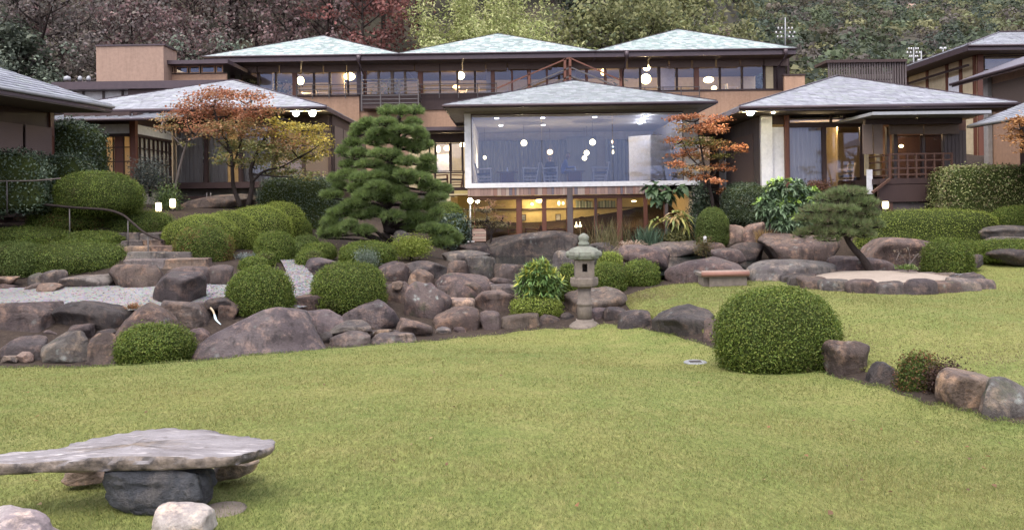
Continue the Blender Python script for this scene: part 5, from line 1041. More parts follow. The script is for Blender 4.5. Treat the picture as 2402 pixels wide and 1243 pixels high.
shrub('loose dark nandina in front of the left annex', 305, 365, 395, 450, 25, [(.05, .06, .05), (.075, .085, .075), (.10, .11, .095)], leaf=.07, lump=.3, fuzz=.14, dens=.6, name='nandina_bush')
shrub('small ferny bush between the two garden lanterns', 362, 430, 425, 495, 24.5, [(.10, .15, .05), (.14, .19, .06), (.07, .11, .04)], leaf=.07, lump=.3, fuzz=.12, dens=.5, name='fern_bush')
shrub('olive fern leaved ground bush under the yellow fern', 1545, 540, 1625, 585, 25.8, [(.10, .10, .03), (.06, .07, .025), (.14, .13, .05)], leaf=.07, lump=.2, fuzz=.08, name='ground_bush')
shrub('dark shadowy bush behind the yellow fern', 1590, 505, 1660, 590, 26.4, G_DARK, leaf=.08, lump=.2, fuzz=.08, name='ground_bush', mat='gloss')
shrub('brownish shoot bush on the shore by the white post', 1630, 555, 1672, 596, 24.2, [(.16, .11, .05), (.12, .12, .05)], leaf=.05, lump=.3, fuzz=.08, dens=.5, name='ground_bush')
shrub('red brown low bush behind the whorled bush', 1885, 424, 1950, 450, 25, [(.12, .05, .03), (.09, .05, .03), (.15, .08, .05)], leaf=.06, lump=.2, fuzz=.06, name='ground_bush')
shrub('dark leafy climber on the right corner of the dining room', 1618, 425, 1665, 525, 28.3, G_DARK, leaf=.09, lump=.25, fuzz=.1, name='climbing_vine', cat='vine', mat='gloss')
# ------------------------------------------------------------ tufted plants
def strap_leaves(bases, dirs, L, w, droop, cols, rng, seg=3):
    """long bent leaves; bases/dirs (n,3)"""
    n = len(bases); dirs = dirs / np.linalg.norm(dirs, axis=1)[:, None]; side = np.cross(dirs, rng.normal(size=(n, 3)) * .15 + np.array([0, 0, 1.0])); side /= np.maximum(1e-5, np.linalg.norm(side, axis=1))[:, None]
    ws = [.55, 1, .75, .06] if seg == 3 else [.6, 1, .06]; V = []
    for k in range(seg + 1):
        s_ = k / seg; p = bases + dirs * (L * s_)[:, None]; p[:, 2] -= droop * L * s_ * s_
        V += [p - side * (w * ws[k] * .5)[:, None], p + side * (w * ws[k] * .5)[:, None]]
    V = np.stack(V, 1).reshape(-1, 3); k2 = 2 * (seg + 1); b = k2 * np.arange(n)[:, None]
    Fq = np.concatenate([b + np.array([[2 * k, 2 * k + 1, 2 * k + 3, 2 * k + 2]]) for k in range(seg)]); return V, Fq, np.repeat(cols, k2, 0)
def whorl_bush(label, blobs, Y, cols, L, w, per, step, name, stem_px, mat='gloss', droop=.25, cat='shrub', top=None, spread=1.0):
    r = np.random.default_rng(len(label) * 7 + int(blobs[0][0])); sx_, sy_ = stem_px; base = P(sx_, sy_, Y); root = thing(name, label, cat, base)
    Bs, Ds, Cs = [], [], []; stems = MB(); fork = P(sx_, sy_ - (sy_ - blobs[0][1]) * .35, Y); stems.tube([base, fork], [.05, .035], 7)
    for (bx, by, rx_, ry_) in blobs:
        c = P(bx, by, Y); hx, hz = rx_ / F * Y, ry_ / F * Y; n = max(5, int(rx_ * ry_ * PI / step ** 2))
        d = r.normal(size=(n, 3)); d /= np.linalg.norm(d, axis=1)[:, None]; d[:, 1] = np.where(r.random(n) < .6, -np.abs(d[:, 1]), d[:, 1]); q = d * (r.random(n) ** .25)[:, None]; ctr = np.array(c) + q * np.array([hx, hx * .8, hz])
        stems.tube([fork, tuple((np.array(fork) + np.array(c)) / 2 + r.normal(size=3) * .04), c], [.03, .02, .012], 6)
        for i in range(n):
            a = r.random(per) * 6.28; up_ = np.array(d[i]) * 1.0 + np.array([0, 0, .5]); up_ /= np.linalg.norm(up_); t1 = np.cross(up_, [.3, .9, .1]); t1 /= np.linalg.norm(t1); t2 = np.cross(up_, t1)
            dr = t1 * np.cos(a)[:, None] + t2 * np.sin(a)[:, None] + up_ * (.25 + .7 * r.random((per, 1))) * spread; Bs.append(np.repeat(ctr[i][None], per, 0)); Ds.append(dr)
            cl = pal(per, cols if (top is None or r.random() > .45 or d[i][2] < .2) else top, r, .15); Cs.append(cl)
    Bs, Ds, Cs = np.concatenate(Bs), np.concatenate(Ds), np.concatenate(Cs); n = len(Bs)
    V, Fq, C = strap_leaves(Bs, Ds, L * (.7 + .6 * r.random(n)), w * (.7 + .6 * r.random(n)), droop, Cs, r); np_mesh('foliage', V, Fq, M[mat], root, cols=C); stems.build('stems', M['barkp'], root); return root
whorl_bush('round evergreen bush with whorled pale tipped leaves beside the leaning pine', [(1842, 445, 48, 26), (1815, 485, 42, 30), (1882, 478, 40, 34), (1850, 515, 52, 24), (1835, 480, 40, 30), (1895, 455, 24, 18), (1815, 450, 22, 18)], 23.4, [(.12, .18, .09), (.15, .215, .11), (.20, .26, .16), (.09, .14, .07)], .19, .058, 9, 5.6, 'evergreen_bush', (1850, 585), top=[(.30, .42, .08), (.24, .37, .09)])
whorl_bush('bushy bamboo leaved plant with yellow shoots left of the lantern', [(1262, 650, 46, 30), (1240, 668, 32, 26), (1290, 668, 32, 28), (1265, 685, 48, 18), (1262, 630, 28, 18)], 17.2, [(.09, .165, .05), (.12, .20, .06), (.15, .23, .07), (.20, .26, .07)], .17, .026, 9, 5.6, 'bamboo_leaf_bush', (1262, 712), droop=.08, top=[(.44, .42, .07), (.34, .37, .07), (.16, .24, .07)])
whorl_bush('big leaved drooping plant on the white sill', [(1540, 438, 24, 14), (1562, 448, 30, 16), (1545, 462, 18, 16), (1585, 440, 18, 10), (1525, 445, 14, 14)], 28.6, [(.07, .115, .05), (.095, .145, .065), (.05, .085, .04)], .30, .22, 4, 11, 'broad_leaf_plant', (1560, 480), droop=.6)
whorl_bush('yellow green fern clump at the corner of the lounge', [(1575, 510, 42, 16), (1555, 522, 30, 12), (1598, 520, 26, 14)], 26.3, [(.19, .20, .05), (.25, .23, .07), (.13, .16, .045), (.28, .19, .08)], .34, .09, 7, 12, 'fern_clump', (1578, 570), droop=.7, cat='fern')
def grass_clump(label, px_, py_, Y, n, L, cols, w=.012, up=1.2, droop=.5, name='grass_clump', spread=.12, cat='grass clump'):
    r = np.random.default_rng(int(px_ * 3 + py_)); c = P(px_, py_, Y); b = np.array(c) + r.normal(size=(n, 3)) * np.array([spread, spread, .0]); d = r.normal(size=(n, 3)) * np.array([1, 1, .2]) * .55; d[:, 2] = up
    V, Fq, C = strap_leaves(b, d, L * (.5 + .6 * r.random(n)), np.full(n, w), droop, pal(n, cols, r), r); return props(np_mesh(name, V, Fq, M['leaf'], loc=c, cols=C), label, cat)
grass_clump('drooping clump of tan dry grass on the pond shore', 1482, 592, 25.2, 260, 1.2, [(.36, .26, .19), (.28, .2, .15), (.42, .32, .24)], .02, 1.3, .75, spread=.14)
grass_clump('fine brownish reeds in front of the lounge glass', 1425, 592, 26.4, 240, 1.5, [(.17, .15, .07), (.22, .17, .09), (.12, .12, .055)], .014, 2.6, .2, spread=.3)
grass_clump('blue green grass tuft right of the tan grass', 1528, 580, 26, 300, 1.25, [(.07, .12, .075), (.10, .15, .095), (.06, .09, .06)], .018, 2.0, .4, spread=.22)
grass_clump('small rusty dry grass tuft on the path edge', 312, 724, 15.1, 240, .22, [(.34, .17, .07), (.28, .15, .08), (.22, .13, .07)], .008, .9, .35, spread=.06)
grass_clump('orange dry grass beside the pink rocks', 1790, 572, 24.6, 160, .7, [(.36, .24, .10), (.3, .2, .09)], .014, 2.2, .3, spread=.1)
grass_clump('pale spiky grass under the azalea ridge', 572, 610, 19.7, 160, .5, [(.24, .26, .25), (.16, .19, .17)], .010, 1.4, .6, spread=.1)
grass_clump('small fern tuft at the foot of the leaning pine', 2130, 632, 17.6, 140, .3, [(.10, .16, .04), (.14, .18, .05)], .02, .8, .5, spread=.1)
# ------------------------------------------------------------ trees from limbs and leaf sprays
def limb(mb, pts, r0, r1, n=7):
    k = len(pts); mb.tube(pts, [r0 + (r1 - r0) * i / (k - 1) for i in range(k)], n)
def smooth_path(pts, sub=4):
    p = np.array([tuple(q) for q in pts]); t_ = np.linspace(0, len(p) - 1, (len(p) - 1) * sub + 1); out = []
    pe = np.vstack([2 * p[0] - p[1], p, 2 * p[-1] - p[-2]])
    for s_ in t_:
        i = min(int(s_), len(p) - 2); f_2 = s_ - i; a, b, c, d_ = pe[i], pe[i + 1], pe[i + 2], pe[i + 3]
        out.append(.5 * ((2 * b) + (-a + c) * f_2 + (2 * a - 5 * b + 4 * c - d_) * f_2 ** 2 + (-a + 3 * b - 3 * c + d_) * f_2 ** 3))
    return [Vector(q) for q in out]
def spray_tree(name, label, Y, trunks, blobs, pals, leaf, dens, seed, bark='bark', flat=.45, cat='tree', asp=.75, dspread=.5, tr=.05):
    """trunks: list of (points [(px,py,dY)], r0, r1); blobs (px,py,rx,ry,palette)"""
    r = np.random.default_rng(seed); b0 = trunks[0][0][0]; base = P(b0[0], b0[1], Y + b0[2]); root = thing(name, label, cat, base); tk = MB(); nodes = []
    for pts, r0, r1 in trunks:
        w = smooth_path([P(a, b, Y + d) for a, b, d in pts]); limb(tk, w, r0, r1, 8); nodes += w[len(w) // 3:]
    tk.build('trunk', M[bark], root); br = MB(); Ps, Ns, Cs = [], [], []
    nd = np.array([tuple(q) for q in nodes])
    for (bx, by, rx_, ry_, pi) in blobs:
        c = np.array(P(bx, by, Y + r.normal() * dspread)); hx, hz = rx_ / F * Y, ry_ / F * Y
        below = nd[:, 2] < c[2] + hz; dist = np.linalg.norm(nd - c, axis=1) + np.where(below, 0, 3); q = nd[np.argmin(dist)]
        mid = (q + c) / 2 + np.array([0, 0, -.08]) + r.normal(size=3) * .06; limb(br, smooth_path([Vector(q), Vector(mid), Vector(c)], 3), tr * .6, tr * .2, 6)
        nc = max(3, int(rx_ * ry_ / 75)); u = r.normal(size=(nc, 3)); u /= np.linalg.norm(u, axis=1)[:, None]; u *= (r.random(nc) ** .4)[:, None]; cc = c + u * np.array([hx, hx * .75, hz])
        for k in cc: 
            if r.random() < .7: limb(br, [Vector(c), Vector((c + k) / 2 + r.normal(size=3) * .03), Vector(k)], tr * .2, tr * .06, 5)
        n = int(rx_ * ry_ * dens); idx = r.integers(0, nc, n); sg = np.array([.42 * hx, .42 * hx, flat * .34 * hz + .01]); p = cc[idx] + r.normal(size=(n, 3)) * sg
        Ps.append(p); Ns.append(np.array([0, 0, 1.0]) + r.normal(size=(n, 3)) * .55); Cs.append(pal(n, pals[pi], r, .2) * (1 + .12 * r.normal(size=nc))[idx][:, None].clip(.6, 1.4))
    p, nn, cc = np.concatenate(Ps), np.concatenate(Ns), np.concatenate(Cs); V, Fq, C = leaf_quads(p, nn, np.full(len(p), leaf), asp, r, cc); np_mesh('crown', V, Fq, M['leaf'], root, cols=C); br.build('branches', M[bark], root); return root
RED = [(0.345, 0.132, 0.075), (0.402, 0.172, 0.092), (0.287, 0.127, 0.069), (0.380, 0.207, 0.115)]; ORB = [(0.322, 0.184, 0.086), (0.265, 0.184, 0.081), (0.356, 0.172, 0.081), (0.230, 0.184, 0.075)]; YEL = [(0.483, 0.380, 0.069), (0.322, 0.253, 0.057), (0.265, 0.230, 0.057), (0.437, 0.322, 0.069)]; OLV = [(0.196, 0.201, 0.069), (0.241, 0.230, 0.081), (0.161, 0.184, 0.075), (0.287, 0.218, 0.092)]  # YEL: autumn yellow with the floodlights' glow put into the leaf colour
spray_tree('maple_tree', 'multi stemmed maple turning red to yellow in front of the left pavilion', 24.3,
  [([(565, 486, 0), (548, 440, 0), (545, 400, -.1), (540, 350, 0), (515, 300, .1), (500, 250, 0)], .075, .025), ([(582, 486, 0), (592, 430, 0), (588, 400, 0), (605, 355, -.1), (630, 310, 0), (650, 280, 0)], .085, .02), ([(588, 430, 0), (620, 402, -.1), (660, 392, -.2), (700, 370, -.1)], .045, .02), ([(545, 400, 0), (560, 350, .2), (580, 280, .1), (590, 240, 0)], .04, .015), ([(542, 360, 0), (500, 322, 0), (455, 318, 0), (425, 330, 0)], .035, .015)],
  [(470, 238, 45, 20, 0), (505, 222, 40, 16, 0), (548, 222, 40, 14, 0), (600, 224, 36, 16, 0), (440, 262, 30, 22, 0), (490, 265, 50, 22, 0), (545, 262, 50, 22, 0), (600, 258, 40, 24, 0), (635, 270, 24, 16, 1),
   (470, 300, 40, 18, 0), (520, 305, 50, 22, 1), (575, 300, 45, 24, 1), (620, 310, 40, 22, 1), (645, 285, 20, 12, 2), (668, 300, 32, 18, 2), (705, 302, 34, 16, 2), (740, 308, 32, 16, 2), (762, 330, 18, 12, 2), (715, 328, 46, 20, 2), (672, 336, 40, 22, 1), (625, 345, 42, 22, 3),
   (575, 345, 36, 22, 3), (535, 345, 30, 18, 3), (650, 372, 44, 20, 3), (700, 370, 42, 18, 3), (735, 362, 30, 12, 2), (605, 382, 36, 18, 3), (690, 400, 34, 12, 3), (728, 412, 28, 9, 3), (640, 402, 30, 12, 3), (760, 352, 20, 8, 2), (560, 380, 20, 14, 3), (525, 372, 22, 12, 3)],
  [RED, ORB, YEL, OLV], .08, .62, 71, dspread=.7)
spray_tree('slender_maple', 'slim pale trunked maple with small red spray left of the big maple', 25.2, [([(408, 452, 0), (420, 400, 0), (432, 355, 0), (440, 332, 0)], .045, .03), ([(440, 332, 0), (462, 322, 0), (480, 308, 0)], .025, .012), ([(432, 350, 0), (405, 320, 0), (382, 305, 0)], .02, .01)],
  [(385, 285, 28, 14, 0), (405, 300, 22, 10, 0), (370, 300, 16, 8, 0), (430, 335, 24, 8, 1), (395, 270, 18, 8, 0)], [ORB, OLV], .07, .45, 72, bark='barkp')
spray_tree('orange_maple', 'bright orange red maple against the right side of the picture window', 26.6, [([(1668, 540, 0), (1672, 480, 0), (1662, 430, 0), (1650, 380, 0), (1640, 320, 0), (1630, 285, 0)], .07, .02), ([(1662, 430, 0), (1690, 385, 0), (1710, 350, 0)], .035, .015), ([(1655, 400, 0), (1620, 370, 0), (1600, 330, 0)], .03, .012)],
  [(1595, 278, 26, 10, 0), (1635, 272, 30, 9, 0), (1670, 285, 30, 12, 0), (1605, 300, 26, 12, 1), (1645, 300, 34, 14, 0), (1685, 305, 24, 10, 0), (1590, 330, 26, 12, 0), (1630, 335, 36, 14, 2), (1670, 338, 34, 14, 1), (1710, 345, 26, 10, 0), (1735, 355, 14, 6, 0), (1605, 358, 32, 10, 0), (1650, 365, 36, 12, 1), (1695, 368, 30, 8, 2), (1590, 385, 24, 8, 0), (1630, 392, 34, 9, 1), (1675, 392, 30, 9, 0), (1705, 395, 20, 8, 0), (1600, 410, 26, 7, 1), (1645, 418, 26, 8, 0), (1680, 425, 20, 8, 0), (1690, 445, 10, 8, 0)],
  [[(.42, .17, .08), (.36, .14, .07), (.45, .21, .10)], [(.32, .19, .09), (.28, .20, .085), (.36, .18, .08)], [(.15, .16, .05), (.2, .17, .06)]], .085, .80, 73, dspread=.6)
spray_tree('orange_maple', 'orange maple spray entering at the right edge below the lean to roof', 20.5, [([(2440, 480, 0), (2430, 400, 0), (2415, 340, 0), (2400, 300, 0)], .05, .02)], [(2390, 285, 26, 14, 0), (2420, 300, 36, 20, 0), (2385, 315, 28, 14, 0), (2410, 340, 30, 14, 0), (2375, 300, 16, 10, 0), (2440, 280, 30, 16, 0)], [[(.36, .17, .06), (.42, .22, .08), (.30, .13, .05)]], .07, .55, 74)
spray_tree('small_maple', 'small fading maple by the bright lamp at the left of the lounge', 27.0, [([(1150, 578, 0), (1152, 548, 0), (1146, 520, 0), (1140, 495, 0)], .04, .012), ([(1152, 548, 0), (1170, 525, 0), (1180, 510, 0)], .022, .01)], [(1125, 495, 26, 10, 0), (1155, 490, 28, 11, 1), (1180, 505, 22, 9, 1), (1120, 515, 22, 9, 0), (1150, 512, 32, 11, 0), (1145, 475, 16, 7, 1), (1165, 528, 26, 8, 0), (1125, 532, 20, 7, 0), (1192, 522, 12, 6, 1)], [[(.17, .15, .075), (.21, .16, .09), (.13, .12, .06)], [(.30, .17, .11), (.25, .14, .09)]], .055, .5, 75)
spray_tree('twiggy_shrub', 'nearly bare pale twig shrub beside the great boulder', 17.9, [([(2130, 638, 0), (2122, 610, 0), (2105, 590, 0)], .012, .004), ([(2130, 638, 0), (2135, 605, 0), (2128, 580, 0)], .012, .004), ([(2130, 625, 0), (2145, 605, 0), (2155, 595, 0)], .01, .004)], [(2105, 590, 16, 8, 0), (2130, 582, 16, 8, 0), (2150, 600, 10, 8, 0), (2115, 605, 12, 8, 0)], [[(.26, .18, .13), (.2, .17, .12)]], .025, .25, 76, bark='barkp', cat='shrub', tr=.012)
# ------------------------------------------------------------ pines
def pine(name, label, Y, trunk, pads, cols, seed, r0, step, L, w, bark='bark', per=16):
    r = np.random.default_rng(seed); b0 = trunk[0]; base = P(b0[0], b0[1], Y); root = thing(name, label, 'tree', base); tw_ = smooth_path([P(a, b, Y + d) for a, b, d in trunk], 5)
    mb = MB(); limb(mb, tw_, r0, r0 * .25, 10); mb.build('trunk', M[bark], root); nd = np.array([tuple(q) for q in tw_]); br = MB(); B, D, C = [], [], []
    for (bx, by, rx_, ry_, dY) in pads:
        c = np.array(P(bx, by, Y + dY)); hx, hz = rx_ / F * Y, ry_ / F * Y
        dd = np.linalg.norm(nd - c, axis=1) + np.where(nd[:, 2] > c[2] + .1, 2, 0); q = nd[np.argmin(dd)]; cb = c - np.array([0, 0, hz * .5]); mid = (q + cb) / 2 + np.array([0, 0, .04]) + r.normal(size=3) * .07; limb(br, smooth_path([Vector(q), Vector(mid), Vector(cb)], 3), r0 * .22, r0 * .07, 6)
        n = max(6, int(PI * rx_ * ry_ / step ** 2)); u = r.normal(size=(n, 3)); u /= np.linalg.norm(u, axis=1)[:, None]; u[:, 2] = np.where(r.random(n) < .72, np.abs(u[:, 2]), u[:, 2] * .6); u[:, 1] = np.where(r.random(n) < .5, -np.abs(u[:, 1]), u[:, 1]); u *= (.72 + .28 * r.random(n))[:, None]
        ctr = c + u * np.array([hx, hx * .9, hz])
        for k in range(0, n, 5): limb(br, [Vector(cb), Vector(ctr[k])], .012, .005, 4)
        d = np.repeat(u * np.array([1, 1, .9]) + np.array([0, 0, .55]), per, 0) * 1.1 + r.normal(size=(n * per, 3)) * .62; B.append(np.repeat(ctr, per, 0)); D.append(d)
        cl = np.repeat(pal(n, cols, r, .2), per, 0) * (.85 + .3 * r.random((n * per, 1))); C.append(cl)
    B, D, C = np.concatenate(B), np.concatenate(D), np.concatenate(C); D /= np.linalg.norm(D, axis=1)[:, None]; n = len(B); s_ = np.cross(D, r.normal(size=(n, 3))); s_ /= np.linalg.norm(s_, axis=1)[:, None]; LL = (L * (.6 + .6 * r.random(n)))[:, None]
    V = np.stack([B - s_ * w * .5, B + s_ * w * .5, B + D * LL], 1).reshape(-1, 3); np_mesh('needles', V, np.arange(3 * n).reshape(-1, 3), M['needle'], root, cols=np.repeat(C, 3, 0)); br.build('branches', M[bark], root); return root
ZP = [(545, 110, 50, 36), (660, 112, 70, 36), (765, 110, 60, 36), (400, 208, 60, 44), (335, 240, 52, 40), (540, 200, 75, 36), (750, 196, 55, 34), (500, 280, 95, 36), (650, 255, 80, 34), (760, 262, 70, 38), (805, 305, 55, 44), (460, 345, 90, 46), (560, 330, 60, 40), (655, 355, 65, 36), (290, 355, 68, 38), (210, 425, 42, 46), (335, 440, 75, 46), (770, 400, 60, 54), (855, 375, 46, 38), (500, 440, 85, 36), (860, 490, 60, 46), (850, 560, 74, 50), (700, 500, 85, 40), (420, 520, 110, 36), (600, 440, 60, 36), (560, 580, 110, 44), (250, 600, 85, 44), (370, 625, 100, 46), (140, 630, 38, 38), (190, 682, 52, 36), (690, 600, 80, 40), (790, 630, 100, 44), (320, 705, 66, 44), (480, 690, 85, 46), (620, 730, 90, 44), (690, 785, 90, 44), (560, 770, 70, 40), (400, 760, 100, 54), (880, 690, 85, 50), (990, 715, 50, 44), (930, 770, 76, 36), (130, 750, 88, 34), (850, 835, 90, 44), (740, 850, 80, 36), (300, 830, 100, 44), (190, 890, 90, 44), (450, 890, 80, 40), (600, 920, 90, 44), (350, 915, 80, 36), (110, 965, 58, 52), (75, 1050, 48, 54), (165, 1035, 74, 54), (265, 990, 55, 44), (370, 1030, 84, 44), (760, 930, 90, 44), (860, 940, 70, 40), (880, 1015, 90, 44), (750, 1000, 80, 40), (1000, 1025, 54, 38), (1060, 1085, 54, 56), (970, 1115, 80, 44), (930, 885, 46, 36), (650, 655, 90, 36), (480, 610, 70, 36), (250, 520, 60, 34), (300, 290, 40, 30)]
pr_ = random.Random(5); pads = []
for (a, b, c, d) in ZP:
    ed_ = abs(a - 600) / (120 + .42 * b); pads.append((740 + a * .3058, 230 + b * .3058, c * .3058, d * .3058, -1.25 * math.sqrt(max(0, 1 - min(1, ed_) ** 2)) * pr_.uniform(.35, 1.1) + .3))
pine('black_pine', 'large cloud pruned pine standing on the rock mound before the dining room', 23.0, [(905, 604, 0), (902, 572, 0), (916, 540, .1), (905, 490, .2), (925, 440, .1), (915, 390, .1), (935, 340, 0), (925, 300, 0), (945, 262, 0)], pads, [(.165, .225, .07), (.205, .275, .085), (.12, .175, .058), (.25, .315, .11), (.17, .215, .095)], 81, .26, 2.4, .15, .013, per=17)
pine('leaning_pine', 'slender leaning pine with airy pads in the stone ringed bed', 18.3, [(2046, 645, 0), (2028, 612, 0), (2000, 580, .05), (1985, 555, .1), (1978, 520, .1), (1982, 480, .1), (1985, 455, .1)],
  [(1985, 455, 46, 13, 0), (1950, 468, 40, 12, .1), (2025, 478, 34, 14, -.1), (1920, 495, 42, 14, 0), (1970, 495, 42, 12, -.3), (2025, 505, 36, 16, 0), (1945, 520, 50, 14, -.2), (1890, 515, 26, 10, .1), (2000, 530, 44, 14, -.2), (2045, 530, 26, 14, .1), (1910, 545, 40, 12, 0), (1965, 548, 44, 12, -.3), (1880, 553, 20, 8, .1), (2020, 552, 30, 12, -.1), (1940, 562, 30, 8, -.2)], [(.16, .205, .08), (.19, .235, .095), (.13, .175, .07), (.22, .25, .12), (.18, .165, .09)], 82, .095, 3.2, .13, .008, per=13)
# ================================================================== woods behind
def copy_tree(o, loc, rz, sc, label, group):
    c = o.copy(); COL.objects.link(c); c.location = loc; c.rotation_euler = (0, 0, rz); c.scale = (sc, sc, sc); c['label'] = label
    if group: c['group'] = group
    for ch in list(o.children):
        d = ch.copy(); COL.objects.link(d); d.parent = c
    return c
def wood_tree(name, label, H, R, cols, seed, nl=14, cards=2600, size=.3, sparse=.5, trunk_r=.16, bark='bark', cbase=.35, shape=1.0, group=None, clump=46, leafmat='leaf', asp=.7):
    """tapered trunk, forking limbs, crown of leaf clumps with gaps; built at the origin"""
    r = np.random.default_rng(seed); root = thing(name, label, 'tree', (0, 0, 0), group); tk = MB(); lean = r.normal(size=2) * .05 * H
    tp_ = [Vector((lean[0] * s_ * s_, lean[1] * s_ * s_, H * .9 * s_)) for s_ in np.linspace(0, 1, 7)]; limb(tk, [Vector((0, 0, -1.0))] + tp_, trunk_r * 1.2, trunk_r * .12, 8); br = MB(); ends = []
    for i in range(nl):
        h = H * (cbase * .7 + (1 - cbase * .7) * .85 * (i + r.random()) / nl); a = i * 2.4 + r.random(); s_ = h / (H * .9); p0 = tp_[0].lerp(tp_[-1], min(1, s_)); p0 = Vector((lean[0] * s_ * s_, lean[1] * s_ * s_, h)); prof = math.sin(PI * min(1, max(.12, (h / H - cbase * .6) / (1.05 - cbase * .6))) ** shape); ln_ = R * (.55 + .5 * r.random()) * max(.35, prof)
        d = Vector((math.cos(a), math.sin(a), .45 + .5 * r.random())).normalized(); p1 = p0 + d * ln_ * .5 + Vector(r.normal(size=3) * .12); p2 = p0 + d * ln_ + Vector((0, 0, .1 * ln_)); rr = trunk_r * (.5 - .3 * s_); limb(br, smooth_path([p0, p1, p2], 3), rr, rr * .2, 6); ends += [p2, p1.lerp(p2, .5)]
        for k in range(3):
            q = p1.lerp(p2, r.random()); e = q + Vector(r.normal(size=3)) * ln_ * .3 + Vector((0, 0, .15 * ln_)); limb(br, [q, q.lerp(e, .5) + Vector(r.normal(size=3) * .05), e], rr * .35, rr * .08, 4); ends.append(e)
    ends = np.array([tuple(e) for e in ends]); cl = ends[r.integers(0, len(ends), clump)] + r.normal(size=(clump, 3)) * R * .16; cs = R * (.13 + .13 * r.random(clump)); idx = r.integers(0, clump, cards); off = r.normal(size=(cards, 3)); off /= np.linalg.norm(off, axis=1)[:, None]; off *= (r.random(cards) ** (sparse))[:, None] * 1.35
    p = cl[idx] + off * cs[idx][:, None] * np.array([1.15, 1.15, .8]); cc = pal(cards, cols, r, .2) * (1 + .2 * r.normal(size=clump)).clip(.55, 1.5)[idx][:, None]
    V, Fq, C = leaf_quads(p, off + r.normal(size=(cards, 3)) * .5 + np.array([0, 0, .4]), np.full(cards, size), asp, r, cc); np_mesh('crown', V, Fq, M[leafmat], root, cols=C); tk.build('trunk', M[bark], root); br.build('limbs', M[bark], root); return root
MAR = [(0.180, 0.114, 0.114), (0.216, 0.138, 0.132), (0.144, 0.108, 0.102), (0.240, 0.150, 0.138), (0.168, 0.144, 0.120)]; MAR2 = [(0.156, 0.126, 0.120), (0.186, 0.150, 0.138), (0.132, 0.120, 0.102), (0.192, 0.156, 0.132)]; REDT = [(.22, .085, .075), (.19, .08, .07), (.25, .11, .09), (.16, .085, .075)]
GRG = [(0.127, 0.148, 0.112), (0.161, 0.186, 0.135), (0.094, 0.114, 0.085), (0.203, 0.229, 0.169)]; OLIVE = [(0.156, 0.164, 0.070), (0.203, 0.203, 0.086), (0.117, 0.133, 0.062), (0.234, 0.226, 0.101)]; BAM = [(0.345, 0.370, 0.140), (0.431, 0.441, 0.188), (0.276, 0.315, 0.112), (0.500, 0.488, 0.244)]; DGR = [(0.049, 0.063, 0.042), (0.070, 0.084, 0.056), (0.042, 0.050, 0.036), (0.091, 0.101, 0.070)]
KIND = {
 'm': [wood_tree('autumn_tree', 'x', 10, 3.6, MAR, 101 + k, cards=2200, size=.28, sparse=.5, trunk_r=.27, clump=60) for k in range(2)],
 'b': [wood_tree('autumn_tree', 'x', 10.5, 3.6, MAR2, 111 + k, cards=1500, size=.26, sparse=.5, trunk_r=.30, clump=55) for k in range(2)],
 'r': [wood_tree('red_tree', 'x', 10, 3.8, REDT, 121, cards=3400, size=.28, trunk_r=.22, clump=70)],
 'd': [wood_tree('evergreen_tree', 'x', 9.5, 3.4, DGR, 131, cards=3600, size=.34, trunk_r=.2, clump=80)],
 'o': [wood_tree('olive_tree', 'x', 9, 3.6, OLIVE, 141 + k, cards=3600, size=.28, trunk_r=.2, clump=80) for k in range(2)],
 'g': [wood_tree('rounded_tree', 'x', 7.5, 3.0, GRG, 151, cards=5200, size=.22, trunk_r=.2, clump=110, cbase=.15)],
}
LAB = {'m': ('maroon leaved autumn tree in the wood above the left roofs', 'maroon trees of the hillside wood'), 'b': ('grey brown thinly leaved tree in the dark wood at upper left', 'bare brown trees of the hillside wood'), 'd': ('dark evergreen tree in the wood at upper left', 'dark evergreens of the hillside wood'), 'o': ('olive green broadleaf tree above the third roof', 'olive trees above the third roof')}
used = set(); wr = random.Random(9); CNT = {}
ORD = ['first', 'second', 'third', 'fourth', 'fifth', 'sixth', 'seventh', 'eighth', 'ninth', 'tenth', 'eleventh', 'twelfth', 'thirteenth', 'fourteenth', 'fifteenth', 'sixteenth', 'seventeenth', 'eighteenth', 'nineteenth', 'twentieth', 'twenty first', 'twenty second']
def plant(k, px_, Y, sc=1.0, label=None, dz=0, group=None):
    pr = KIND[k][wr.randrange(len(KIND[k]))]; x = (px_ - 1201) / F * Y; z_ = float(hillz(np.array([x]), np.array([Y]))[0]) + dz; lab, gr_ = (label, group) if label else LAB[k]
    if pr.name not in used:
        used.add(pr.name); pr.location = (x, Y, z_); pr.scale = (sc,) * 3; pr.rotation_euler = (0, 0, wr.random() * 6); pr['label'] = lab
        if gr_: pr['group'] = gr_
    else: copy_tree(pr, (x, Y, z_), wr.random() * 6, sc, lab, gr_)
WOOD = [q for q in ((-60, 53, 'd'), (20, 52, 'd'), (105, 54, 'b'), (190, 55, 'b'), (265, 53, 'b'), (335, 55, 'm'), (420, 54, 'm'), (470, 52, 'b'), (-20, 60, 'b'), (70, 61, 'b'), (150, 62, 'm'), (235, 60, 'b'), (300, 63, 'm'), (380, 61, 'm'), (455, 60, 'm'), (540, 60, 'b'), (610, 61, 'm'), (690, 58, 'm'), (755, 57, 'm'), (700, 66, 'm'), (560, 68, 'b'), (640, 69, 'd'), (480, 69, 'm'), (400, 70, 'b'), (320, 71, 'm'), (230, 70, 'm'), (140, 70, 'b'), (50, 69, 'd'), (-40, 69, 'b'), (780, 67, 'b'), (520, 78, 'b'), (380, 80, 'm'), (240, 79, 'b'), (100, 79, 'b'), (660, 78, 'm'), (-50, 79, 'm'))]
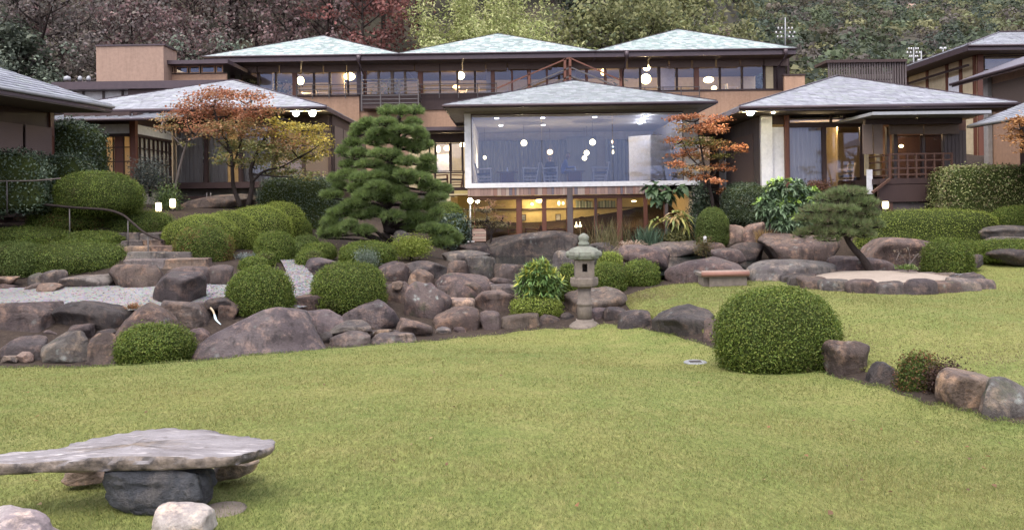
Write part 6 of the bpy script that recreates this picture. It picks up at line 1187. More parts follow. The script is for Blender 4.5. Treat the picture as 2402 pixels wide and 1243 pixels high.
for row, (ya, yb, rn) in enumerate(((50, 57.5, 'lowest row'), (57.5, 65, 'second row up'), (65, 75, 'third row up'), (75, 90, 'topmost row'))):
    for kd, nm_ in (('m', 'maroon leaved'), ('b', 'thin grey brown'), ('d', 'dark evergreen')):
        for i, (px_, Y_, k) in enumerate(sorted(q for q in WOOD if q[2] == kd and ya <= q[1] < yb)):
            plant(k, px_, Y_, wr.uniform(.85, 1.15), f'{nm_} tree in the upper left wood, {ORD[i]} from left, {rn}', group=LAB[k][1])
for px_, Y_, s_, lb in ((855, 57, 1.05, 'crimson tree right of the first roof peak'), (905, 64, 1.1, 'crimson tree farther up behind the bamboo at left'), (985, 72, 1.15, 'dull red tree above the bamboo at the top of the picture'), (800, 73, 1.2, 'dull red tree at the top edge above the first roof')): plant('r', px_, Y_, s_, lb)
for px_, Y_, s_, lb in ((540, 50.5, .95, 'rounded grey green tree behind the first roof, left one'), (640, 50.5, .9, 'rounded grey green tree behind the first roof, right one'), (15, 49.5, 1.05, 'green leafy tree rising behind the left house roof')): plant('g', px_, Y_, s_, lb)
for i, (px_, Y_) in enumerate(((1425, 54), (1455, 64), (1500, 53), (1540, 62), (1575, 54), (1625, 58))): plant('o', px_, Y_, wr.uniform(.95, 1.15), f'olive green broadleaf tree above the third roof, {ORD[i]} of six from left', group=LAB['o'][1])
for px_, Y_, s_, k, lb in ((1655, 56, .8, 'm', 'thin maroon tree right of the olive trees'), (1360, 63, 1.2, 'd', 'dark evergreen behind the right end of the bamboo'), (1300, 76, 1.2, 'm', 'maroon tree above the right half of the bamboo'), (1200, 74, 1.2, 'd', 'dark evergreen above the middle of the bamboo'), (1100, 74, 1.2, 'b', 'brown tree above the left half of the bamboo'), (1400, 76, 1.2, 'o', 'olive tree far up behind the bamboo'),
   (1895, 50, .62, 'o', 'gnarled olive tree at the right end of the upper building'), (1930, 56, .6, 'o', 'small olive tree left of the slatted screen'), (1730, 62, .8, 'd', 'dark tree behind the third roof slope'), (1800, 66, .8, 'o', 'olive tree behind the right eave of the third roof'), (2140, 52, .62, 'd', 'dark tree between the screen and the right house'), (1700, 72, 1.0, 'o', 'olive tree at the foot of the far hill')): plant(k, px_, Y_, s_, lb)
for px_, Y_, s_, lb in ((1975, 60, .62, 'yellow green bush showing over the slatted screen, left one'), (2040, 58, .6, 'yellow green bush showing over the slatted screen, right one'), (2095, 64, .6, 'small olive bush right above the slatted screen')): plant('o', px_, Y_, s_, lb, dz=.5)
# bamboo: arching culms with feathery leaf plumes
def bamboo(label, px_, Y, H, R, seed, n=16):
    r = np.random.default_rng(seed); x = (px_ - 1201) / F * Y; z0 = float(hillz(np.array([x]), np.array([Y]))[0]); root = thing('bamboo_clump', label, 'bamboo', (x, Y, z0), 'bamboo clumps behind the middle roof'); cu = MB(); Ps, Ns = [], []
    for i in range(n):
        a = r.random() * 6.28; rr = R * math.sqrt(r.random()) * .6; b = Vector((x + rr * math.cos(a), Y + rr * math.sin(a), z0 - .3)); d = Vector((math.cos(a), math.sin(a), 0)) * R * (.25 + .5 * r.random()); h = H * (.7 + .35 * r.random()); pts = [b + d * s_ ** 2.2 + Vector((0, 0, h * (s_ - .12 * s_ ** 3))) for s_ in np.linspace(0, 1, 8)]; limb(cu, pts, .05, .012, 6)
        for k in range(260):
            s_ = .3 + .7 * r.random(); q = np.array(pts[0].lerp(pts[-1], 0)) * 0; j = s_ * 7; i0 = min(6, int(j)); q = np.array(pts[i0].lerp(pts[i0 + 1], j - i0)); o_ = r.normal(size=3) * np.array([.5, .5, .35]) * (1.15 - .5 * s_); Ps.append(q + o_); Ns.append(np.array([0, 0, 1]) + r.normal(size=3) * .6 + o_ * .5)
    p = np.array(Ps); V, Fq, C = leaf_quads(p, np.array(Ns), np.full(len(p), .34), .30, r, pal(len(p), BAM, r, .2)); np_mesh('leaves', V, Fq, M['leaf'], root, cols=C); cu.build('culms', m_plain('bamboo_culm', (.16, .18, .06)), root)
for k, (px_, Y_, H_) in enumerate(((965, 51.5, 7.6), (1030, 52, 8.6), (1100, 53, 10.2), (1170, 53, 10.6), (1240, 52.5, 9.8), (1310, 52, 8.4), (1365, 51.5, 7.2), (1135, 56, 11), (1215, 57, 11), (1050, 57, 10))): bamboo(f'pale feathery bamboo clump behind the middle roof, {ORD[k]} from left in the front row' if k < 7 else ('middle', 'right', 'left')[k - 7] + ' one of the taller bamboo clumps behind the front row', px_, Y_, H_, 2.6, 200 + k)
# far wooded hill: one mass of crowns
r = np.random.default_rng(300); nC = 3100; yy_ = 120 + 560 * r.random(nC) ** .7; aa = .17 + .52 * r.random(nC); X_ = aa * yy_; n2 = 500; y2 = 84 + 60 * r.random(n2); X2 = (-.75 + .95 * r.random(n2)) * y2; X_ = np.concatenate([X_, X2]); yy_ = np.concatenate([yy_, y2]); nC = len(X_)
Z_ = hillz(X_, yy_); Rc = np.where(yy_ > 120, 2.4 + 2.6 * r.random(nC), 2.2 + 1.2 * r.random(nC)); per = 95; d = r.normal(size=(nC, per, 3)); d /= np.linalg.norm(d, axis=2)[:, :, None]; d[:, :, 2] = np.abs(d[:, :, 2]) * 1.0 - .15; d[:, :, 1] = np.where(r.random((nC, per)) < .6, -np.abs(d[:, :, 1]), d[:, :, 1])
lum = 1 + .18 * np.sin(d[:, :, 0] * 5 + r.random((nC, 1)) * 6) * np.sin(d[:, :, 2] * 5); ctr = np.stack([X_, yy_, Z_ + Rc * .5], -1); p = (ctr[:, None] + d * (Rc[:, None] * lum * (.8 + .25 * r.random((nC, per))))[:, :, None] * np.array([1, 1, 1.1])).reshape(-1, 3)
HC = [(0.066, 0.083, 0.044), (0.083, 0.098, 0.051), (0.056, 0.069, 0.042), (0.111, 0.116, 0.056), (0.094, 0.078, 0.056), (0.078, 0.066, 0.056), (0.061, 0.078, 0.056), (0.133, 0.127, 0.061)]  # greyed greens: the haze over the hill is put into the leaf colours
cc = np.repeat(pal(nC, HC, r, .38), per, 0) * (.8 + .4 * r.random((nC * per, 1))); V, Fq, C = leaf_quads(p, d.reshape(-1, 3) + r.normal(size=(nC * per, 3)) * .35, np.repeat(Rc * .25, per), .8, r, cc)
props(np_mesh('far_forest', V, Fq, M['leaf'], cols=C), 'dense mixed forest covering the far hillside', 'forest', kind='stuff')
for lab, a in (('pinkish bare crag standing out of the far hillside forest', (2122, 8, 2160, 50, 430)), ('grey cliff outcrop on the far hillside left part', (1706, 0, 1732, 44, 420)), ('small grey outcrop on the far hillside', (1796, 8, 1812, 44, 425)), ('thin grey outcrop beside the small one on the far hillside', (1824, 12, 1834, 36, 430))):
    x0, y0, x1, y1, Y_ = a; ROCKN[0] += 1; rk = rock(lab, x0, y0, x1, y1, 325, PINK if 'pink' in lab else GREY, .8, .7, name='crag', sub=4, rough=.12, facets=9)
# utility poles
def pole(label, px_, top, bot, Y, arms):
    root = thing('utility_pole', label, 'utility pole', P(px_, bot, Y)); s_ = Y / F; MB().tube([P(px_, bot, Y), P(px_, top, Y)], [1.8 * s_, 1.2 * s_], 8).build('pole', M['grey'], root)
    for k, (ay, w) in enumerate(arms):
        a = P(px_ - w, ay, Y); b = P(px_ + w, ay - 1, Y); xa = MB().obox(a, b, 1.5 * s_, 1.5 * s_).build('crossarm', M['iron'], root)
        for q in (-.9, -.45, .45, .9):
            c = P(px_ + w * q, ay - 3, Y); ins = MB(); ins.lathe((c.x, c.y, c.z - 1.5 * s_), [(1.2 * s_, 0), (2.2 * s_, 1.2 * s_), (1.2 * s_, 2.4 * s_), (2 * s_, 3.4 * s_), (.6 * s_, 4.4 * s_)], 8); ins.build('insulator', M['white'], xa)
    return root
pole('tall utility pole with white insulators behind the third roof', 1842, 42, 125, 70, [(70, 18), (80, 24), (90, 20)])
pole('utility pole with insulators right of the slatted screen', 2143, 112, 190, 62, [(118, 12), (127, 16), (136, 10)])
pole('thin antenna pole left of the right back house', 2161, 120, 185, 58, [(145, 8), (152, 10), (160, 8)])
pole('white T shaped pole above the right back house eave', 2212, 114, 150, 60, [(117, 7)])
# ================================================================== lamps and lit things
def bulb(root, c, W_, col=(1, .74, .40)):
    ld = bpy.data.lights.new('bulb', 'POINT'); ld.energy = W_; ld.color = col; ld.shadow_soft_size = .03; lo = bpy.data.objects.new('bulb', ld); COL.objects.link(lo); lo.parent = root; lo.location = Vector(c) - ORG[root.name]
GLOW = {(1229, 336): 40, (1390, 334): 40, (1137, 370): 20, (705, 190): 60, (820, 180): 60, (1081, 178): 60, (1415, 170): 50, (1515, 186): 60, (1662, 188): 70, (1050, 348): 12, (1965, 287): 60, (1910, 303): 20, (2147, 297): 8, (1265, 471): 22, (1321, 477): 14, (1487, 472): 22, (455, 160): 8, (2114, 343): 5, (1248, 479): 12}
def pendant(label, px_, py_, Y, rx_, rz_, mat='lamp', cord=None, group=None, name='pendant_lamp'):
    c = P(px_, py_, Y); s_ = Y / F; root = thing(name, label, 'lamp', (c.x, c.y, c.z - rz_ * s_), group); MB().ball(c, rx_ * s_, rx_ * s_, rz_ * s_, 10).build('shade', M[mat], root)
    if (px_, py_) in GLOW: bulb(root, (c.x, c.y, c.z - rz_ * s_ - .06), GLOW[(px_, py_)])
    if cord: MB().tube([(c.x, c.y, c.z + rz_ * s_ * .98), (c.x, c.y, cord)], .008, 5).build('cord', M['iron'], root)
    return root
cz = ztop + .02
for a in ((1229, 336, 34, 7, 7, 'lamp', 'globe lamp left of centre in the dining room'), (1290, 357, 36, 6.5, 6, 'lampw', 'warm lamp above the seated diner in dark clothes'), (1390, 334, 33.5, 7, 7, 'lamp', 'highest globe lamp right of centre in the dining room'), (1376, 359, 35.5, 6, 6, 'lamp', 'middle globe lamp of the stacked three in the dining room'), (1371, 371, 36.5, 5.5, 5.5, 'lamp', 'lowest globe lamp of the stacked three in the dining room'), (1137, 370, 36, 3.5, 4, 'lamp', 'small oval lamp at the left of the dining room'), (1436, 333, 35, 1.8, 3, 'lampw', 'tiny upper wall light near the white partition'), (1438, 357, 35, 2, 4.5, 'lamp', 'tiny lower wall light near the white partition')):
    pendant(a[6], *a[:5], a[5], cz)
zu = zwt + .02
for a in ((705, 190, 46, 8, 10, 'lamp', 'round lamp in the left bay of the upper floor'), (820, 180, 45.5, 13, 9, 'lamp', 'oval paper lamp beside the brown partition upstairs'), (1081, 178, 45.8, 9, 9, 'lamp', 'round lamp behind the window rail upstairs'), (1070, 205, 47, 8, 5, 'lampw', 'orange table lamp upstairs below the round one'), (1399, 155, 46, 5, 8, 'lampw', 'small amber lamp upstairs left of its twin'), (1415, 170, 46, 6, 8, 'lampw', 'small amber lamp upstairs right of its twin'), (1517, 158, 45.5, 9, 9, 'lamp', 'upper of two stacked globe lamps upstairs'), (1515, 186, 45.5, 12, 12, 'lamp', 'big lower globe lamp of the two stacked upstairs'), (1691, 150, 46, 9, 8, 'lamp', 'half hidden round lamp high in the right bay upstairs'), (1662, 188, 45.8, 12, 7, 'lamp', 'flat oval lamp in the right bay upstairs'), (1675, 208, 45.5, 6, 6, 'lamp', 'low round lamp just above the right ochre wall')):
    pendant(a[6], *a[:5], a[5], zu)
for a in ((1028, 350, 35.6, 5, 8, 'lamp', 'tall lantern lamp in the link building'), (1050, 348, 36.5, 9, 6, 'lamp', 'flat wide lamp in the link building'), (1084, 340, 36, 6, 6, 'lamp', 'round lamp at the right end of the link building')): pendant(a[6], *a[:5], a[5], zk1 + .5)
for a in ((1965, 287, 28.5, 10, 6, 'lamp', 'bright bowl lamp behind the transom of the right pavilion'), (1910, 303, 28, 9, 3, 'lamp', 'flat ceiling lamp in front of the pale curtain'), (2147, 297, 26.8, 6, 4, 'lamp', 'small lamp in front of the rolled blind'), (2114, 343, 28.2, 5, 3.5, 'lamp', 'small wall lamp inside the balcony room')): pendant(a[6], *a[:5], a[5], None)
for a in ((1265, 471, 32.5, 8, 4.5, 'lamp', 'square looking ceiling lamp in the lounge'), (1311, 477, 33.5, 2.6, 5, 'lamp', 'left of the twin wall lights in the lounge'), (1321, 477, 33.5, 2.4, 3, 'lamp', 'right of the twin wall lights in the lounge'), (1248, 479, 34, 3, 3, 'lamp', 'small round light by the lounge picture'), (1529, 470, 31.5, 1.6, 2.6, 'lampw', 'tiny amber light behind the big leaved plant'), (1487, 472, 32, 6, 1.5, 'lamp', 'flat lamp under the lounge ceiling at right')): pendant(a[6], *a[:5], a[5], None)
for a, lb in ((412, 'warm lamp'), (455, 'pale lamp'), (490, 'white lamp')): pendant({412: 'dim lamp in the clerestory window near the tower', 455: 'middle lamp in the clerestory window', 490: 'white lamp in the clerestory window farthest from the tower'}[a], a, 160, 42.5, 7, 3, 'lamp')
for i, (a, b) in enumerate(((1165, 277), (1175, 294), (1273, 276), (1274, 293), (1395, 274), (1515, 272), (1508, 281), (1501, 289))):
    Yq = (ztop - CAMZ) / ((HZ - b) / F - (a - 1201) / F * SR); Yq = max(YD + .6, min(Yq, YB - 1)); c = P(a, b, Yq); dl = thing('downlight', 'recessed downlight in the dining room ceiling, ' + ('front left', 'behind the front left one', 'front, left of centre', 'behind the left of centre one', 'front, right of centre', 'front of the right three', 'middle of the right three', 'back of the right three')[i], 'lamp', (c.x, c.y, ztop - .02), 'dining room downlights')
    MB().lathe((c.x, c.y, ztop - .012), [(.10, 0), (.11, .02), (.11, .03)], 14).build('trim', M['white'], dl); MB().lathe((c.x, c.y, ztop - .03), [(.085, 0), (.085, .016)], 14).build('lens', M['down'], dl)
    if i >= 5: bulb(dl, (c.x, c.y, ztop - .08), 14, (1, .93, .86))
def flood(label, px_, py_, Y, aim, mat='flood', r_=.12):
    c = P(px_, py_, Y); d = (Vector(aim) - c).normalized(); root = thing('flood_light', label, 'flood light', c); MB().tube([c - d * .16, c - d * .02], [r_ * .6, r_ * 1.1], 12).build('housing', M['iron'], root); MB().tube([c - d * .019, c + d * .012], [r_, r_ * .96], 12).build('lens', M[mat], root); MB().tube([c - d * .1, c - d * .1 + Vector((0, 0, .22))], .02, 6).build('bracket', M['iron'], root); bulb(root, c + d * .06, 22 if r_ > .06 else 6, (1, .88, .5))
flood('left one of two blazing flood lights under the left pavilion eave', 694, 266, 28.9, P(640, 420, 20)); flood('right one of two blazing flood lights under the left pavilion eave', 733, 266, 28.9, P(760, 420, 20))
flood('blazing flood light under the left corner of the right pavilion eave', 1760, 264, 26.0, P(1740, 480, 19)); flood('small flood light right of the blazing one on the right pavilion', 1814, 263, 26.2, P(1850, 500, 19), r_=.05)
c = P(1103, 471, 27.4); lr = thing('post_lamp', 'bright ball lamp on a slim post left of the lounge', 'lamp', P(1104, 585, 27.4)); MB().ball(c, .085, n=8).build('globe', m_emit('post_lamp_glow', (1, .86, .45), 60), lr); MB().tube([P(1104, 588, 27.4), c - Vector((0, 0, .08))], .03, 8).build('post', M['grey'], lr); MB().lathe(c - Vector((0, 0, .11)), [(.05, 0), (.06, .03)], 10).build('collar', M['iron'], lr)
def glantern(label, px_, py_, Y, w, h, hgt=10):
    c = P(px_, py_, Y); s_ = Y / F; root = thing('garden_lantern', label, 'lantern', c - Vector((0, 0, (h / 2 + hgt) * s_))); MB().lathe((c.x, c.y, c.z - h / 2 * s_), [(w * .42 * s_, 0), (w * .5 * s_, h * .3 * s_), (w * .5 * s_, h * .7 * s_), (w * .44 * s_, h * s_)], 14).build('shade', M['lantern'], root); MB().lathe((c.x, c.y, c.z + h / 2 * s_), [(w * .5 * s_, .002), (w * .3 * s_, 2 * s_)], 14).build('cap', M['iron'], root); MB().tube([c - Vector((0, 0, (h / 2 + hgt) * s_)), c - Vector((0, 0, h / 2 * s_))], .03, 8).build('post', M['iron'], root)
glantern('glowing garden lantern left of its twin by the dome azalea', 372, 486, 22.2, 13, 20); glantern('glowing garden lantern right of its twin by the ferny bush', 405, 477, 23.6, 13, 19); glantern('glowing square lantern beside the right annex', 2077, 481, 23.4, 14, 16); glantern('small glowing ground lamp between the pink rocks and brown boulder', 1803, 566, 23.8, 9, 9, 4)
# ================================================================== furniture and people
def chair(label, px_, Y, face, zfl_, w=.56, mat='cream', sc=1.0, seat='curtain', group=None, h=.80):
    """armchair seen from the side; face = +1 looks right"""
    c = P(px_, 400, Y); x = c.x; root = thing('armchair', label, 'chair', (x, Y, zfl_), group); B = lambda dx, dy, z: Vector((x + face * dx * sc, Y + dy * sc, zfl_ + z * sc))
    for sy in (-.25, .25):
        MB().obox(B(.27, sy, 0), B(.25, sy, .60), .04, .04).build('leg', M[mat], root); MB().obox(B(-.22, sy, 0), B(-.36, sy, h), .04, .04).build('leg', M[mat], root); MB().obox(B(-.31, sy, .58), B(.29, sy, .61), .05, .035).build('arm', M[mat], root)
        for zz in (.14, .26): MB().obox(B(-.25, sy, zz), B(.26, sy, zz), .025, .03).build('stretcher', M[mat], root)
    MB().obox(B(-.27, 0, .38), B(.25, 0, .40), .46, .07).build('seat', M[seat], root); MB().obox(B(-.30, 0, .5), B(-.36, 0, h - .02), .46, .04, (1, 0, 0)).build('backrest', M[seat], root); return root
M['chairwood'] = m_plain('ash_wood', (.60, .50, .40), (.50, .41, .32), 4, .5, .3, (1, 1, .2)); M['seatdark'] = m_plain('seat_cloth', (.10, .10, .12), (.07, .07, .085), 8, .9, .05)
for a, Y_, f_3, lb in ((1136, 31.0, 1, 'pale wooden armchair at the left end of the dining room'), (1243, 31.0, -1, 'pale wooden armchair right of the left dining table'), (1291, 31.0, 1, 'pale wooden armchair left of the right dining table'), (1406, 31.2, -1, 'pale wooden armchair right of the right dining table')): chair(lb, a, Y_, f_3, zs, mat='chairwood', seat='seatdark')
def table(label, px_, Y, w, zfl_, h=.42):
    x = P(px_, 410, Y).x; root = thing('low_table', label, 'table', (x, Y, zfl_)); part(root, 'table_top', M['floor'], (x - w, x + w, Y - .4, Y + .4, zfl_ + h, zfl_ + h + .05))
    for sx_ in (-1, 1): part(root, 'panel_leg', M['redwood'], (x + sx_ * w * .62 - .02, x + sx_ * w * .62 + .02, Y - .34, Y + .34, zfl_, zfl_ + h - .002))
    part(root, 'apron', M['redwood'], (x - w * .55, x + w * .55, Y - .36, Y - .345, zfl_ + .02, zfl_ + h - .004), label='red brown front panel')
table('low table with red brown panel at the left of the dining room', 1190, 31.3, .42, zs); table('low table with red brown panel in front of the bent diner', 1347, 31.3, .40, zs)
for a, lb in ((1190, 'small white bottle on the left dining table'), (1349, 'small white bottle on the right dining table')):
    q = P(a, 400, 31.2); MB().lathe((q.x, 31.2, zs + .472), [(.035, 0), (.04, .03), (.035, .09), (.015, .12), (.02, .16), (.008, .18)], 10).build('bottle', M['white'], label=lb, cat='bottle')
wp_ = thing('white_partition', 'tall pale folding partition inside the picture window at right', 'partition', (P(1525, 425, 33.4).x, 33.4, zs))
a = P(1476, 370, 34.0); b = P(1526, 370, 33.3); c = P(1573, 370, 34.0); zt3 = P(1525, 317, 33.3).z
for p_, q_ in ((a, b), (b, c)): MB().obox((p_.x, p_.y, (zs + zt3) / 2), (q_.x, q_.y, (zs + zt3) / 2), .05, zt3 - zs).build('panel', M['white'], wp_)
def person(label, joints, edges, radii, mats, head, hair, group=None):
    """one continuous skinned body; head with face and hair are its children"""
    me = bpy.data.meshes.new('person'); me.from_pydata([tuple(j) for j in joints], edges, []); o = bpy.data.objects.new('person', me); COL.objects.link(o); ORG[o.name] = Vector((0, 0, 0))
    sk = o.modifiers.new('skin', 'SKIN'); sv = me.skin_vertices[0].data
    for i, rr in enumerate(radii): sv[i].radius = (rr, rr); sv[i].use_root = (i == 0)
    o.modifiers.new('sub', 'SUBSURF').levels = 1; o.modifiers['sub'].render_levels = 1; me.materials.append(mats); props(o, label, 'person'); h = Vector(head)
    skin = m_plain('skin', (.45, .28, .2)); hd = MB().ball(h, .075, .09, .105, 10); hd.ball(h + Vector((0, -.09, -.01)), .014, .02, .022, 5); hd.ball(h + Vector((-.075, 0, 0)), .012, .02, .028, 5); hd.ball(h + Vector((.075, 0, 0)), .012, .02, .028, 5); hd.tube([h + Vector((0, .01, -.07)), h + Vector((0, .02, -.15))], [.045, .05], 8); hd.build('head', skin, o)
    fc = MB()
    for sx_ in (-.03, .03): fc.ball(h + Vector((sx_, -.082, .005)), .01, .006, .007, 5)
    fc.ball(h + Vector((0, -.083, -.045)), .02, .006, .006, 5); fc.build('face_features', M['wood'], o); MB().ball(h + Vector((0, .025, .035)), .085, .09, .09, 9).build('hair', hair, o); return o
def seated(label, x, Y, z, face, lean, shirt, hair):
    """face: unit (dx,dy) the sitter looks along"""
    f = Vector((face[0], face[1], 0)).normalized(); s_ = Vector((-f.y, f.x, 0)); o = Vector((x, Y, z)); J = []; 
    pel = o + Vector((0, 0, .46)); ch = pel + Vector((0, 0, .38)) + f * lean; nk = ch + Vector((0, 0, .12)) + f * lean * .3; J = [pel, pel + (ch - pel) * .5, ch, nk]; E = [(0, 1), (1, 2), (2, 3)]; Rr = [.15, .14, .16, .06]
    for k in (-1, 1):
        i = len(J); J += [ch + s_ * .17 * k + Vector((0, 0, .04)), ch + s_ * .22 * k + f * .05 + Vector((0, 0, -.22)), ch + s_ * .12 * k + f * .28 + Vector((0, 0, -.20)), ch + s_ * .10 * k + f * .36 + Vector((0, 0, -.19))]; E += [(2, i), (i, i + 1), (i + 1, i + 2), (i + 2, i + 3)]; Rr += [.065, .05, .038, .035]
        i = len(J); J += [pel + s_ * .10 * k, pel + s_ * .12 * k + f * .42, pel + s_ * .12 * k + f * .44 + Vector((0, 0, -.40)), pel + s_ * .12 * k + f * .56 + Vector((0, 0, -.43))]; E += [(0, i), (i, i + 1), (i + 1, i + 2), (i + 2, i + 3)]; Rr += [.09, .07, .048, .035]
    return person(label, J, E, Rr, shirt, nk + Vector((0, 0, .14)) + f * lean * .3, hair)
jk = m_plain('dark_jacket', (.035, .035, .045)); bl_ = m_plain('blue_clothes', (.16, .20, .34), (.11, .14, .26)); hairb = m_plain('dark_hair', (.03, .022, .02)); hairg = m_plain('brown_hair', (.07, .05, .045))
seated('person in dark clothes sitting upright facing the garden in the dining room', P(1290, 400, 33.2).x, 33.2, zs, (0, -1), .02, jk, hairb); seated('person in blue clothes leaning forward over the right dining table', P(1318, 400, 31.6).x, 31.6, zs, (1, -.1), .16, bl_, hairg)
# lounge furniture
M['chairred'] = m_plain('red_brown_leather', (.16, .055, .035), (.10, .04, .028), 5, .5, .4)
for a, f_3, lb in ((1208, 1, 'red brown lounge chair left of the first red post'), (1245, -1, 'red brown lounge chair right of the first red post'), (1288, 1, 'red brown lounge chair behind the second red post'), (1318, -1, 'red brown lounge chair left of the timber column'), (1385, -1, 'lounge chair with pale seat right of the timber column'), (1430, 1, 'dark lounge chair behind the reeds'), (1478, 1, 'red lounge chair near the right end of the lounge')): chair(lb, a, 31.8 + (a % 7) * .12, f_3, zg, mat='redwood', seat='chairred', h=.78)
BK = [m_plain('book_cover', c_) for c_ in ((.30, .36, .28), (.20, .26, .2), (.42, .44, .36), (.12, .16, .14))]; shz = P(1330, 488, YL - .2).z
for i in range(22):
    a = 1351 + i * 3.6 + (14 if i > 10 else 0); x = P(a, 480, YL - .2).x; h_ = .26 + .08 * random.random(); MB().box(x, x + .05, YL - .22, YL - .05, shz + .001, shz + h_).build('book', BK[i % 4], label=f'upright greenish book on the high lounge shelf, {ORD[i]} from left', cat='book', group='books on the lounge shelf')
q = P(1365, 522, YL - .1); rgm = MB(); ringp = [Vector((q.x + .20 * math.cos(t_), q.y, q.z + .23 * math.sin(t_))) for t_ in np.linspace(0, 2 * PI, 25)]; rgm.tube(ringp, .035, 6).build('wall_ring', M['wood'], label='dark round wreath like ring on the lounge wall', cat='ornament')
q = P(1358, 545, 33.2); tbm = thing('side_table', 'small red round table right of the timber column in the lounge', 'table', (q.x, 33.2, zg)); MB().lathe((q.x, 33.2, zg), [(.16, 0), (.05, .04), (.05, .5), (.30, .52), (.30, .56)], 16).build('table', M['chairred'], tbm)
for a, lb in ((1352, 'left glowing pot lamp on the red round table'), (1361, 'right glowing pot lamp on the red round table')): q = P(a, 532, 33.2); MB().lathe((q.x, 33.2, zg + .562), [(.05, 0), (.075, .06), (.06, .14), (.02, .2), (.012, .3)], 12).build('pot_lamp', M['lantern'], label=lb, cat='lamp')
pl_ = thing('plank_panel', 'pale horizontal plank panel at the left end of the lounge', 'panel', P(1122, 566, 29.5))
for k in range(5): ppart(pl_, 'plank', SLM[5 if k % 2 else 1], (1108, 537 + 6 * k, 1140, 542.4 + 6 * k, 29.6, .05))
ppart(pl_, 'foot_block', M['white'], (1091, 566, 1112, 576, 29.2, .4))
# right pavilion chair, link building chairs
chair('cushioned rattan armchair behind the open glass of the right pavilion', 1972, 29.0, -1, zrf, mat='chairwood', seat='curtblue', sc=1.15); chair('dark armchair in the link building', 1036, 36.2, 1, zk0, mat='redwood', seat='seatdark'); chair('dark stool chair right in the link building', 1070, 36.4, -1, zk0, mat='redwood', seat='seatdark')
for k, (a, Y_) in enumerate(((725, 46.5), (760, 46.5), (1085, 46.8), (1140, 46.6), (1180, 46.8), (1720, 46.5))): chair({0: 'chair behind the left window rail upstairs', 1: 'chair right of the first one behind the left rail upstairs', 2: 'blue chair under the round lamp upstairs', 3: 'chair near the red post upstairs', 4: 'chair right of the red post upstairs', 5: 'chair in the right bay upstairs'}[k], a, Y_, 1 if k % 2 else -1, zfl - .12, mat='chairwood', seat='curtblue')
# ================================================================== garden details
def ghit(px_, py_):
    for Y_ in np.linspace(3, 30, 1400):
        q = P(px_, py_, Y_)
        if q.z <= tz(q.x, q.y): return q
    return P(px_, py_, 12)
hr = thing('handrail', 'crooked wooden handrail on steel posts beside the garden steps', 'handrail', P(300, 590, 19.5))
path = [P(-60, 456, 20.3), P(60, 474, 20.3), P(160, 486, 20.2), P(245, 492, 20.1), P(285, 503, 19.9), P(310, 522, 19.6), P(335, 543, 19.3), P(358, 556, 19.0), P(378, 563, 18.8), P(379, 570, 18.8)]
MB().tube(smooth_path(path, 5), [.036 - .012 * i / 45 for i in range(46)], 8).build('rail', M['bark'], hr)
for a in ((163, 487, 580, 20.2), (300, 512, 600, 19.75), (347, 550, 632, 19.15)): MB().tube([P(a[0], a[1], a[3]), P(a[0] + 1, a[2], a[3])], .016, 8).build('post', M['iron'], hr)
h2 = thing('handrail', 'thin upper handrail along the dark hedge at the left edge', 'handrail', P(20, 500, 20.4)); MB().tube(smooth_path([P(-60, 424, 20), P(15, 425, 20), P(80, 424, 20), P(142, 419, 20)], 4), .018, 6).build('rail', M['barkp'], h2); MB().tube([P(16, 425, 20), P(17, 500, 20)], .016, 6).build('post', M['iron'], h2); MB().tube([P(-40, 425, 20), P(-39, 500, 20)], .016, 6).build('post', M['iron'], h2)
bx = thing('tiled_box', 'low stone box with a red tiled lid on the upper lawn', 'box', P(1705, 674, 17.4)); ppart(bx, 'body', M['stone'], (1664, 650, 1752, 676, 17.4, .7)); ppart(bx, 'lid', M['stone'], (1650, 643, 1757, 650, 17.35, .8)); M['terracotta'] = m_plain('terracotta', (.24, .12, .09), (.17, .09, .07), 8, .7, .2)
for k in range(4): a = P(1646, 644 - 1.2 * k, 17.36 + .2 * k); b = P(1757, 642 - 1.2 * k, 17.36 + .2 * k); MB().tube([a, b], .055, 10).build('roll_tile', M['terracotta'] if k % 2 == 0 else M['sand'], bx)
ppart(bx, 'side_leg', M['stone'], (1650, 650.5, 1663.5, 676, 17.5, .5))
q = ghit(1631, 851); mh = thing('drain_cover', 'round pale metal cover set in the lawn', 'drain cover', q); MB().lathe(q + Vector((0, 0, -.02)), [(.17, 0), (.175, .035), (.15, .045), (.145, .038), (.02, .042)], 24).build('cover', m_plain('cover_metal', (.24, .24, .24), (.17, .17, .17), 12, .45, .5), mh)
for k in range(3): MB().box(q.x - .09, q.x + .09, q.y - .05 + .05 * k, q.y - .04 + .05 * k, q.z + .018, q.z + .03).build('slot', M['iron'], mh)
hs_ = thing('garden_hose', 'short hose end with pale nozzle hanging among the rocks', 'hose', P(510, 762, 14.0)); MB().tube(smooth_path([P(494, 722, 14.4), P(500, 730, 14.3), P(503, 738, 14.2)], 4), .018, 8).build('coupling', m_plain('brass', (.42, .32, .2), (.3, .22, .14), 9, .4, .5), hs_); MB().tube(smooth_path([P(503, 738, 14.2), P(507, 750, 14.1), P(518, 761, 14.0)], 4), [.015, .019, .022, .02, .017, .014, .012, .010, .008], 8).build('nozzle', m_plain('nozzle_plastic', (.62, .68, .70), (.3, .55, .62), 3, .4, .4), hs_)
